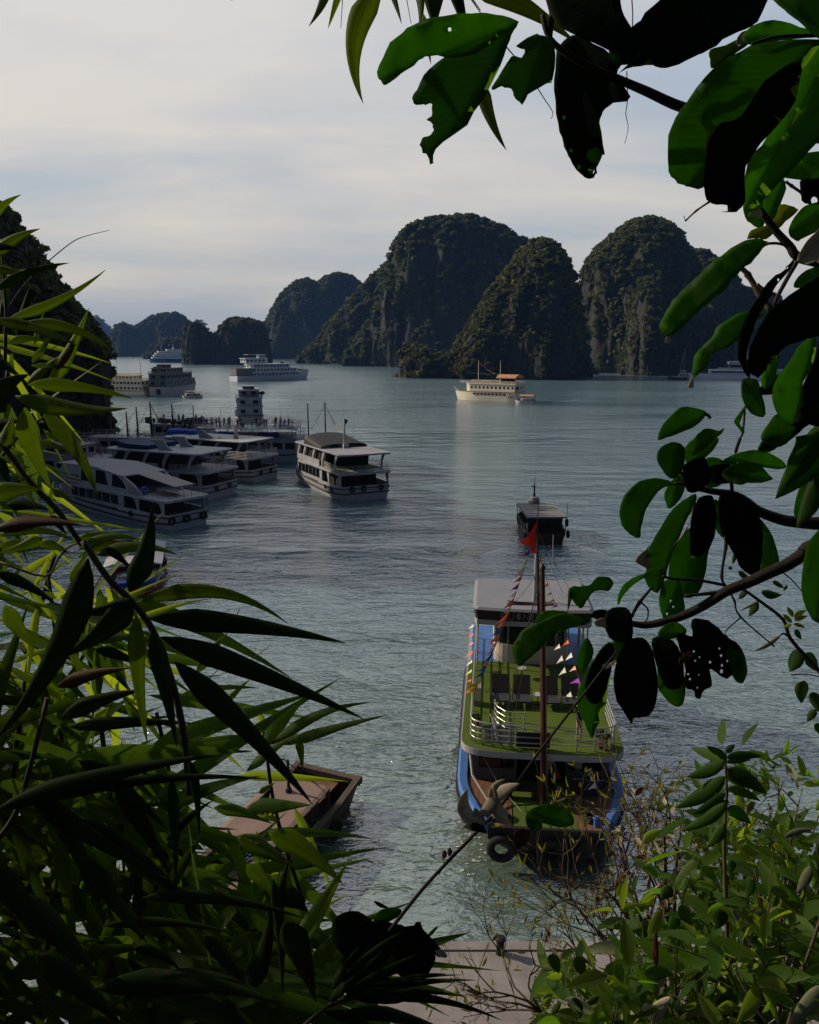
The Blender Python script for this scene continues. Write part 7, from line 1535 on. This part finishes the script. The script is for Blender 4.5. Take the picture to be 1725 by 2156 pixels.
# the dense shaded thicket filling the lower left corner: many canes, each with its own leaves
def thicket(label, seed, n, box, dr, lenr, wr, mat, ang, culm=None, dens=None, mean=None):
    g = np.random.default_rng(seed); (x0, y0, x1, y1) = box
    r = thing('bamboo_cane', label, 'bamboo', P((x0 + x1) / 2, y1, sum(dr) / 2), group=BG); L0 = np.array(r.location)
    if culm: stem(r, '', culm, 7, 4, dr[0] * .6 + dr[1] * .4, M_CULM, 'culm')
    px = x0 + (x1 - x0) * g.random(n); py = y0 + (y1 - y0) * g.random(n)
    if dens: k = np.array([dens(a, b) for a, b in zip(px, py)]) > g.random(n); px, py = px[k], py[k]
    n = len(px); dp = dr[0] + (dr[1] - dr[0]) * g.random(n)
    base = np.array([tuple(P(a, b, c)) for a, b, c in zip(px, py, dp)]) - L0
    a = g.normal(ang[0], ang[1], n); d = np.stack([np.cos(a), g.normal(0, .35, n), np.sin(a)], 1)
    nr = np.stack([g.normal(0, .6, n), -np.ones(n), g.normal(.5, .6, n)], 1)
    ln = lenr[0] + (lenr[1] - lenr[0]) * g.random(n); wd = wr[0] + (wr[1] - wr[0]) * g.random(n)
    o = blade_mesh('foliage', mat, r, base, d, nr, ln, wd, ln * .25 * g.random(n), seed=seed); return r
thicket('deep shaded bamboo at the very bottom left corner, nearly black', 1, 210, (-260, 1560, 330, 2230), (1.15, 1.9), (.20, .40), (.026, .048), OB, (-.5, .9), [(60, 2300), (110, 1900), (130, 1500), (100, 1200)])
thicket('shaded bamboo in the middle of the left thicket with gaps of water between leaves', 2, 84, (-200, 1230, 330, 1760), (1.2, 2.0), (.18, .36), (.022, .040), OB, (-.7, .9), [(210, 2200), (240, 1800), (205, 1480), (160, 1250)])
thicket('bamboo in front of the quay end, dark drooping leaves', 3, 85, (200, 1700, 600, 2180), (1.1, 1.8), (.18, .34), (.022, .038), OB, (-.9, .7), [(430, 2300), (400, 1950), (360, 1650), (330, 1500)], dens=lambda x, y: .55 if 340 < x < 520 and 1880 < y < 2060 else 1)
thicket('thin bamboo spray at the left edge in the half shade above the ferry', 4, 40, (-150, 1190, 230, 1420), (1.2, 1.9), (.12, .26), (.010, .020), M_BAMBOO, (-.4, .8), [(20, 1700), (60, 1400), (120, 1150)])
thicket('sunlit bamboo leaves glinting deep inside the lower left thicket', 5, 26, (0, 1480, 620, 2150), (2.0, 2.9), (.20, .36), (.024, .040), M_BAMBOO, (-.8, .8))
thicket('bamboo leaves at the left edge before the moored boats, in half shade', 6, 24, (-200, 800, 20, 1180), (1.1, 1.6), (.14, .24), (.018, .030), OB, (-.5, .9), [(-40, 1300), (-10, 1000), (20, 760)])
thicket('dark bamboo foot reaching along the bottom edge', 7, 100, (250, 1960, 720, 2260), (1.0, 1.6), (.18, .32), (.020, .040), OB, (-.1, .6))
th8 = thicket('unseen bamboo added beyond the left edge to shade the thicket', 8, 950, (-1400, 1000, -170, 2300), (1.0, 2.2), (.18, .34), (.018, .034), OB, (-.6, .9))
f8 = th8.children[0]; f8.parent = None; f8.location = th8.location; f8.name = 'bamboo_shade_blocker'; tag(f8, kind='stuff'); bpy.data.objects.remove(th8)  # leaf mass added out of view to throw shade on the lower left
thicket('narrow bright bamboo leaves crowding the left edge above the moored boats', 9, 16, (-160, 560, 10, 1080), (1.05, 1.5), (.12, .26), (.010, .020), M_BAMBOO, (.1, .8), [(-60, 1200), (-20, 900), (10, 600)])
c5 = thing('bamboo_cane', 'big black bamboo leaves sweeping across the lower left corner', 'bamboo', P(200, 1700, .85), group=BG)
stem(c5, 'G', [(-30, 420), (60, 300), (120, 120), (200, -200)], 7, 5, .88, M_CULM, 'culm')
for b, t, w_, d, bd in (((-20, 270), (920, 40), 130, .84, .03), ((60, 250), (1125, 140), 80, .85, .04), ((90, 180), (700, 560), 120, .86, -.03), ((190, 200), (430, 700), 120, .86, .03), ((330, 300), (870, 740), 110, .88, .03), ((480, 180), (720, 560), 110, .87, .03), ((720, 130), (740, 600), 70, .88, .02), ((800, 60), (840, 380), 60, .88, .02), ((600, 640), (1290, 730), 80, .86, .04), ((430, 760), (1010, 800), 60, .88, .05), ((380, 480), (620, 830), 110, .86, -.03), ((560, 850), (770, 960), 60, .9, .1), ((860, 800), (1060, 1050), 90, .88, .03), ((400, 1020), (1200, 1090), 150, .85, .06), ((60, 620), (420, 980), 150, .86, .04), ((-40, 500), (280, 880), 150, .85, -.03), ((150, 880), (520, 1180), 150, .86, .03), ((1200, 740), (1330, 1080), 170, .84, .02), ((620, 1010), (1120, 1050), 120, .86, .08), ((1150, 560), (1190, 1060), 70, .9, .02), ((700, 400), (900, 230), 60, .9, .05), ((330, 60), (700, 350), 110, .86, .03)):
    blade(c5, 'G', b, t, w_ * .8, d, OB, bd, var=_lr.uniform(0, .4), roll=_lr.uniform(-.3, .3))
# palm leaf and black round leaves at the bottom centre
c6 = thing('palm_frond', 'spiky dark palm frond lying across the quay at the bottom centre', 'palm', P(690, 2150, .9))
stem(c6, '', [(600, 2200), (690, 2120), (800, 2090), (900, 2070)], 5, 2, .92, M_STEM, 'midrib')
for b, t, w_ in (((760, 2085), (1003, 2064), 20), ((800, 2100), (1057, 2148), 22), ((760, 2120), (985, 2195), 24), ((720, 2110), (880, 2010), 24), ((780, 2075), (972, 2053), 12), ((700, 2140), (900, 2170), 26), ((690, 2110), (800, 2010), 26), ((740, 2100), (985, 2100), 16), ((720, 2070), (850, 1960), 20), ((680, 2130), (840, 2210), 26), ((790, 2090), (940, 2050), 18), ((700, 2085), (760, 1990), 22), ((650, 2160), (760, 2240), 26)):
    blade(c6, '', b, t, w_, .90, OB, .04, var=.1, name='leaflet')
c7 = thing('leafy_branch', 'low branch of round black leaves at the foot of the dry stalk', 'branch', P(820, 2000, .95))
stem(c7, '', [(690, 2120), (760, 2040), (835, 1945)], 4, 3.5, .95)
outline(c7, 'G', [(1440, 880), (1400, 810), (1400, 750), (1440, 705), (1510, 700), (1570, 740), (1600, 800), (1590, 870), (1530, 900), (1480, 890)], .93, O_, .1, .08); outline(c7, 'G', [(1570, 760), (1590, 700), (1650, 680), (1690, 690), (1680, 720), (1640, 740), (1600, 780)], .94, M_BROAD, .1, .08, var=.1); outline(c7, 'G', [(1575, 655), (1600, 660), (1640, 685), (1600, 680)], .94, O_, .1, .05)
outline(c7, 'D', [(-140, 740), (-60, 750), (0, 760), (40, 740), (60, 775), (110, 830), (155, 888), (120, 890), (100, 870), (110, 900), (60, 990), (0, 1000), (-70, 940), (-130, 880)], .935, O_, .1, .08, var=.1); outline(c7, 'D', [(80, 790), (115, 760), (118, 768), (90, 800)], .94, M_BROAD, .1, .05); outline(c7, 'D', [(100, 840), (150, 870), (157, 890), (120, 885)], .93, M_DRY, .1, .05)
outline(c7, 'D', [(-250, 860), (-160, 820), (-60, 850), (-20, 920), (-80, 970), (-200, 960), (-290, 910)], .95, O_, .1, .08); outline(c7, 'D', [(-300, 970), (-180, 950), (-60, 990), (0, 1060), (-100, 1090), (-250, 1060)], .94, O_, .1, .08)
# palm trunk
pt_ = P(405, 2010, 9.0); c8 = thing('palm_tree', 'slender rough palm trunk glimpsed through the bamboo at the bottom left', 'palm', (pt_.x, pt_.y, 4.0))
m = MB(); pp = []; rr = []
for i in range(40):
    z = -2.0 + 12.6 * i / 39; pp.append((.25 * math.sin(z * .3), 0, z)); rr.append(.105 + (.018 if i % 2 else 0))
m.tube(pp, rr, 10); m.build('trunk', M_TWIG, c8)
g_ = np.random.default_rng(5); n = 60; a = g_.random(n) * 6.28
blade_mesh('crown', OB, c8, np.tile(np.array([[pp[-1][0], 0, 10.5]]), (n, 1)), np.stack([np.cos(a), np.sin(a), .5 + .6 * g_.random(n)], 1), np.tile(np.array([[0, 0, 1.0]]), (n, 1)), 1.4, .12, 1.0)
# ---------------------------------------------------------------- shrubs at the lower right
SG = 'shrubs on the slope at the lower right'
def shrub(label, seed, foot, tips, depth, leaf, n_leaf, mat, wide=.48, spread=.06, r0=5, name='shrub', group=SG, droop=.3, clump=7, dark=None, tmat=None, start=.25):
    """a shrub: stems rising from a foot to several tips (picture points), clumps of leaves along them"""
    g = np.random.default_rng(seed); rr = random.Random(seed)
    r = thing(name, label, name.replace('_', ' '), P(*foot, depth), group=group); L0 = np.array(r.location)
    pts = []
    m = MB()
    for tx, ty, dd in tips:
        mid = ((foot[0] + tx) / 2 + rr.uniform(-30, 30), (foot[1] + ty) / 2 + rr.uniform(-20, 20)); a, b, c = P(*foot, depth) - r.location, P(*mid, depth + dd * .5) - r.location, P(tx, ty, depth + dd) - r.location
        path = [(1 - t) ** 2 * a + 2 * t * (1 - t) * b + t * t * c for t in [j_ / 11 for j_ in range(12)]]
        m.tube(path, [r0 / FPX * depth * (1 - .75 * i / 11) for i in range(12)], 6)
        for i in range(int(12 * start), 12): pts.append((np.array(path[i]), np.array(path[i] - path[i - 1])))
        for k in range(4):                       # side twigs
            i = rr.randrange(4, 11); q = path[i] + Vector((rr.uniform(-1, 1), rr.uniform(-1, 1), rr.uniform(-.2, 1))) * spread * depth * .9
            m.tube([path[i], path[i].lerp(q, .6) + Vector((0, 0, .02)), q], [r0 * .35 / FPX * depth, r0 * .25 / FPX * depth, r0 * .12 / FPX * depth], 5); pts += [(np.array(path[i].lerp(q, t)), np.array(q - path[i])) for t in (.5, .8, 1.0, 1.0)]
    m.build('stems', tmat or M_TWIG, r, smooth=True)
    ci = g.integers(0, len(pts), max(1, n_leaf // clump)); B = []; Dr = []
    for c in ci:
        p, d = pts[c]; d = d / (np.linalg.norm(d) + 1e-9); cc = p + g.normal(0, spread * depth * .35, 3)
        for k in range(clump):
            v = g.normal(0, 1, 3); v[2] = v[2] * .6 + .1; v = v / np.linalg.norm(v); v = v * .9 + d * .4; B.append(cc + v * leaf * .25 + g.normal(0, leaf * .35, 3)); Dr.append(v)
    B = np.array(B); Dr = np.array(Dr); n = len(B)
    nr = np.stack([g.normal(-.3, .7, n), g.normal(-.3, .6, n), np.abs(g.normal(.7, .5, n)) + .1], 1)
    ln = leaf * (.35 + 1.25 * g.random(n) ** 1.4); u_ = g.random(n); k = u_ < .22; q_ = u_ > .94; k0 = ~(k | q_)
    blade_mesh('foliage', mat, r, B[k0], Dr[k0], nr[k0], ln[k0], ln[k0] * wide, ln[k0] * droop * g.random(k0.sum()), shape='broad', seed=seed, fold=.2)
    if k.sum(): blade_mesh('foliage', dark or M_BROAD, r, B[k], Dr[k], nr[k], ln[k], ln[k] * wide, ln[k] * droop * g.random(k.sum()), shape='broad', seed=seed + 1, fold=.2)
    if q_.sum() and name == 'shrub': blade_mesh('withered_foliage', M_PALE, r, B[q_], Dr[q_], nr[q_], ln[q_], ln[q_] * wide, ln[q_] * droop, shape='broad', seed=seed + 2, fold=.3)
    return r
# the upright shoot with large lit leaves
s1 = thing('shrub', 'upright shoot with large pointed sunlit leaves rising from the right hand shrubs', 'shrub', P(1525, 1950, 2.2), group=SG)
stem(s1, 'D', [(1340, 900), (1330, 600), (1325, 400), (1335, 200), (1330, 60), (1335, 10)], 4.5, 2, 2.2, M_TWIG, 'stems', knots=True)
for b, t, w_, v in (((1330, 60), (1165, 132), 80, .7), ((1330, 130), (1118, 262), 96, .6), ((1340, 100), (1508, 205), 100, .4), ((1335, 50), (1490, 45), 56, .3), ((1340, 230), (1200, 350), 80, .6), ((1330, 240), (1140, 360), 70, .7), ((1340, 120), (1480, 190), 100, .2), ((1330, 40), (1250, 0), 44, .3), ((1335, 30), (1370, -5), 40, .3), ((1340, 260), (1440, 330), 80, .3), ((1330, 330), (1250, 430), 70, .5), ((1330, 200), (1190, 290), 60, .3), ((1340, 180), (1480, 235), 60, .5), ((1335, 70), (1440, 60), 40, .5), ((1335, 60), (1290, 20), 40, .4)):
    blade(s1, 'D', b, t, w_, 2.15 + _lr.uniform(-.06, .06), M_SHRUB if v > .35 else M_BROAD, .05, var=v, shape='broad', roll=_lr.uniform(-.4, .4))
shrub('dense shrub with broad pale backed leaves at the right edge', 11, (1640, 2100), [(1560, 1720, .1), (1620, 1690, .3), (1690, 1660, .0), (1730, 1700, .3), (1780, 1760, 0), (1590, 1830, -.2), (1700, 1850, -.3), (1660, 1760, .2)], 2.6, .095, 420, M_SHRUB, spread=.07)
shrub('tangled shrub with pale yellowing leaves in the lower right corner', 12, (1600, 2250), [(1480, 1900, .2), (1540, 1880, 0), (1620, 1900, -.2), (1700, 1930, 0), (1760, 1980, .2), (1520, 2020, -.2), (1650, 2020, -.3), (1440, 2000, .1)], 2.3, .09, 460, M_SHRUB, spread=.075)
shrub('leafy shrub left of the corner tangle with hanging heart shaped leaves', 13, (1430, 2230), [(1340, 1950, .2), (1400, 1900, .1), (1450, 1850, .2), (1420, 1990, -.2), (1330, 2060, 0), (1480, 2080, -.2), (1380, 2110, -.2)], 2.4, .09, 330, M_SHRUB, spread=.06)
shrub('low shrub with large pale leaves along the bottom edge right of the quay', 14, (1330, 2280), [(1200, 2080, .1), (1260, 2060, 0), (1330, 2060, .1), (1400, 2090, 0), (1180, 2130, 0), (1290, 2130, -.2), (1450, 2130, -.1)], 2.1, .085, 260, M_SHRUB, spread=.05)
shrub('shrub with small dark leaves between the upright shoot and the right edge', 15, (1580, 2000), [(1520, 1650, .3), (1580, 1620, .3), (1640, 1640, .2), (1480, 1720, .2), (1560, 1760, 0), (1440, 1780, .3)], 3.0, .075, 330, M_BROAD, spread=.05, dark=M_SHRUB)
shrub('half dead bush with brown seed heads behind the right hand shrubs', 16, (1420, 1990), [(1360, 1690, .1), (1400, 1720, 0), (1440, 1700, .2), (1340, 1790, 0), (1470, 1760, .2), (1400, 1820, 0)], 3.0, .045, 170, M_DRY, spread=.04, dark=M_BROWN, start=.5)
# big individual leaves over the tangle
s2 = thing('vine', 'climbing vine of large dull heart shaped leaves draped over the right hand shrubs', 'vine', P(1400, 2000, 2.0))
stem(s2, 'D', [(1760, 640), (1700, 820), (1650, 960), (1620, 1080), (1590, 1190)], 3.5, 3.5, 2.0, M_TWIG); stem(s2, 'D', [(1370, 940), (1420, 1040), (1500, 1170)], 2.5, 2.5, 2.0, M_DRY); stem(s2, 'D', [(1060, 830), (1180, 870), (1310, 920)], 2.0, 2, 2.0, M_DRY); stem(s2, 'D', [(1180, 560), (1140, 700), (1120, 1000)], 2.2, 2, 2.05, M_SHRUB)
for b, t, w_, mt in (((1130, 700), (1090, 790), 70, M_BROAD), ((1135, 675), (1195, 760), 76, M_SHRUB), ((1100, 590), (1060, 650), 76, M_SHRUB), ((1230, 510), (1290, 570), 66, M_SHRUB), ((1310, 690), (1300, 770), 100, M_SHRUB), ((1360, 690), (1385, 740), 34, M_PALE), ((1040, 930), (1040, 770), 40, M_BROWN), ((990, 960), (1110, 960), 90, M_SHRUB), ((870, 920), (900, 1000), 70, M_SHRUB), ((590, 880), (630, 960), 76, M_SHRUB), ((700, 890), (740, 980), 80, M_SHRUB), ((1690, 510), (1630, 620), 64, M_PALE), ((1580, 385), (1700, 350), 40, M_PALE), ((1560, 330), (1560, 370), 40, M_YOUNG), ((1540, 410), (1560, 450), 44, M_YOUNG), ((985, 410), (1060, 355), 60, M_YOUNG), ((1010, 1090), (980, 1140), 60, M_DRY), ((1100, 1060), (1010, 1100), 40, M_DRY), ((1740, 1010), (1590, 1190), 90, M_PALE), ((1080, 1080), (1020, 1173), 50, M_DRY), ((600, 1130), (640, 1080), 40, M_SHRUB), ((570, 1100), (600, 1060), 40, M_YOUNG), ((690, 1060), (720, 1150), 60, M_SHRUB), ((930, 1120), (900, 1180), 60, M_SHRUB), ((800, 1050), (730, 1100), 40, M_SHRUB), ((1290, 1000), (1240, 1060), 50, M_SHRUB), ((1440, 560), (1420, 640), 60, M_BROAD), ((1520, 600), (1600, 640), 60, M_SHRUB), ((1360, 480), (1350, 540), 50, M_BROAD)):
    blade(s2, 'D', b, t, w_, 1.95 + _lr.uniform(-.08, .08), mt, .04, shape='broad', roll=_lr.uniform(-.4, .4), var=_lr.random())
# bare twiggy bush with small yellow buds
def twiggy(label, seed, foot, tips, depth, r0=3.2, levels=3, leaf=.03, nl=2, mat=None):
    rr = random.Random(seed); r = thing('bare_bush', label, 'bush', P(*foot, depth), group='bare twiggy bushes before the excursion boat'); m = MB(); B = []; Dr = []
    def grow(p, d, ln, rad, lv):
        q = [p]; dd = d.copy()
        for i in range(4): dd = (dd + Vector((rr.gauss(0, .16), rr.gauss(0, .16), rr.gauss(.04, .14)))).normalized(); q.append(q[-1] + dd * ln / 4)
        m.tube(q, [rad, rad * .9, rad * .8, rad * .7, rad * .6], 5)
        if lv == 0:
            for k in range(nl): B.append(tuple(q[-1])); Dr.append((dd.x + rr.gauss(0, .6), dd.y + rr.gauss(0, .6), dd.z + .3 + rr.gauss(0, .5)))
            return
        for k in range(rr.choice((2, 3))):
            i = rr.choice((2, 3, 4)); nd = (dd + Vector((rr.gauss(0, .55), rr.gauss(0, .5), rr.gauss(.1, .4)))).normalized(); grow(q[i], nd, ln * rr.uniform(.55, .8), rad * .62, lv - 1)
    for tx, ty, dz in tips:
        a = P(*foot, depth) - r.location; b = P(tx, ty, depth + dz) - r.location; grow(a, (b - a).normalized(), (b - a).length * .62, r0 / FPX * depth, levels)
    m.build('branches', M_TWIG, r, smooth=True); B = np.array(B); Dr = np.array(Dr); n = len(B); g = np.random.default_rng(seed)
    blade_mesh('foliage', mat or M_BUD, r, B, Dr, g.normal(0, 1, (n, 3)), leaf * (.5 + .9 * g.random(n)), leaf * .34, 0, shape='broad', seed=seed); return r
twiggy('bare grey bush with yellow buds standing right of the excursion boat bow', 31, (1365, 1990), [(1330, 1640, .2), (1390, 1650, 0), (1430, 1680, .2), (1290, 1690, -.1), (1250, 1750, 0)], 3.2, 3.6, 3, .045)
twiggy('bare bush whose thin budding twigs reach over the dark bow of the excursion boat', 32, (1330, 2050), [(1180, 1640 + 80, .2), (1240, 1800, 0), (1120, 1850, .1), (1090, 1790, 0), (1290, 1780, .2)], 3.0, 3.0, 3, .042)
twiggy('low bare bush with twigs spreading left over the quay', 33, (1140, 2130), [(960, 1960, .1), (1000, 2040, 0), (980, 2100, .1), (1040, 1960, 0), (950, 2020, .2)], 2.6, 2.6, 3, .032)
twiggy('bare bush behind the clipped shrub with brown seed heads', 34, (1300, 2080), [(1150, 1930, .1), (1220, 1900, 0), (1280, 1890, .2), (1100, 1950, .1)], 2.8, 2.6, 3, .034, mat=M_BROWN)
twiggy('straight dark sapling between the bare bushes', 35, (1345, 2010), [(1340, 1700, 0), (1320, 1760, .1)], 3.1, 4.0, 2, .04)
# clipped round shrub on the quay
p = W(1195, 2165, 1.5); s3 = thing('round_shrub', 'clipped round shrub of tiny dark leaves standing on the quay', 'shrub', (p.x, p.y, 1.5))
g = np.random.default_rng(9); n = 5200; v = g.normal(size=(n, 3)); v /= np.linalg.norm(v, axis=1, keepdims=True); v[:, 2] = np.abs(v[:, 2]) * 1.0 - .1
lump = np.array([1 + .16 * noise.noise(Vector(q) * 2.6) for q in v])[:, None]; c = v * lump * (0.80 + .25 * g.random((n, 1))) * np.array([1.05, 1.0, 1.9]) + np.array([0, 0, .5])
blade_mesh('foliage', M_SHRUB, s3, c, v + g.normal(0, .7, (n, 3)), v + g.normal(0, .6, (n, 3)), .11, .05, .01, shape='broad', seed=3)
m = MB(); m.tube([(0, 0, 0), (0, 0, 1.4)], [.06, .04], 7); m.build('trunk', M_TWIG, s3)
p = W(1080, 2160, 1.5); s4 = thing('round_shrub', 'smaller clipped shrub at the bottom edge beside the round one', 'shrub', (p.x + .9, p.y - 1.4, 1.5)); n = 2200
c = v[:n] * lump[:n] * (0.8 + .25 * g.random((n, 1))) * np.array([.8, .7, 1.2]) + np.array([0, 0, .3]); blade_mesh('foliage', M_SHRUB, s4, c, v[:n] + g.normal(0, .7, (n, 3)), v[:n] + g.normal(0, .6, (n, 3)), .10, .05, .01, shape='broad', seed=4)
m = MB(); m.tube([(0, 0, 0), (0, 0, .9)], [.05, .03], 7); m.build('trunk', M_TWIG, s4)
# ---------------------------------------------------------------- haze over the bay
hz = MB(); hz.box(-8600, 8600, -80, 11500, -1.0, 300.0)
mh = bpy.data.materials.new('haze'); mh.use_nodes = True; th = mh.node_tree; th.nodes.clear()
ho = node(th, 'ShaderNodeOutputMaterial'); pv = node(th, 'ShaderNodeVolumePrincipled')
pv.inputs['Color'].default_value = (0.20, 0.44, 1.0, 1); pv.inputs['Density'].default_value = 0.000058; pv.inputs['Anisotropy'].default_value = 0.0
th.links.new(pv.outputs[0], ho.inputs['Volume'])
hazeo = hz.build('haze', mh); tag(hazeo, kind='stuff')
# exhaust smoke drifting off the ferry
sm = bpy.data.materials.new('diesel smoke'); sm.use_nodes = True; ts_ = sm.node_tree; ts_.nodes.clear()
so_ = node(ts_, 'ShaderNodeOutputMaterial'); sv = node(ts_, 'ShaderNodeVolumePrincipled'); sv.inputs['Color'].default_value = (.30, .25, .22, 1)
sn = noisetex(ts_, 0.9, 4, .6); cso = node(ts_, 'ShaderNodeTexCoord'); sl = node(ts_, 'ShaderNodeVectorMath', operation='LENGTH'); ts_.links.new(cso.outputs['Object'], sl.inputs[0])
f1 = node(ts_, 'ShaderNodeMapRange'); ts_.links.new(sl.outputs['Value'], f1.inputs[0]); f1.inputs[1].default_value = 0.2; f1.inputs[2].default_value = 1.5; f1.inputs[3].default_value = 1.0; f1.inputs[4].default_value = 0.0
f2 = node(ts_, 'ShaderNodeMapRange'); ts_.links.new(sn, f2.inputs[0]); f2.inputs[1].default_value = .40; f2.inputs[2].default_value = .75
f3 = node(ts_, 'ShaderNodeMath', operation='MULTIPLY'); ts_.links.new(f1.outputs[0], f3.inputs[0]); ts_.links.new(f2.outputs[0], f3.inputs[1])
f4 = node(ts_, 'ShaderNodeMath', operation='MULTIPLY'); ts_.links.new(f3.outputs[0], f4.inputs[0]); f4.inputs[1].default_value = 0.9
ts_.links.new(f4.outputs[0], sv.inputs['Density']); ts_.links.new(sv.outputs[0], so_.inputs['Volume'])
p = W(402, 1228, .9); m = MB(); m.lathe((0, 0, 0), [(1.6 * math.sin(math.pi * k / 10) + .01, -1.6 * math.cos(math.pi * k / 10)) for k in range(11)], 16)
o = m.build('smoke', sm); o.location = (p.x, p.y, 1.5); o.scale = (1.3, .7, .85); tag(o, kind='stuff')
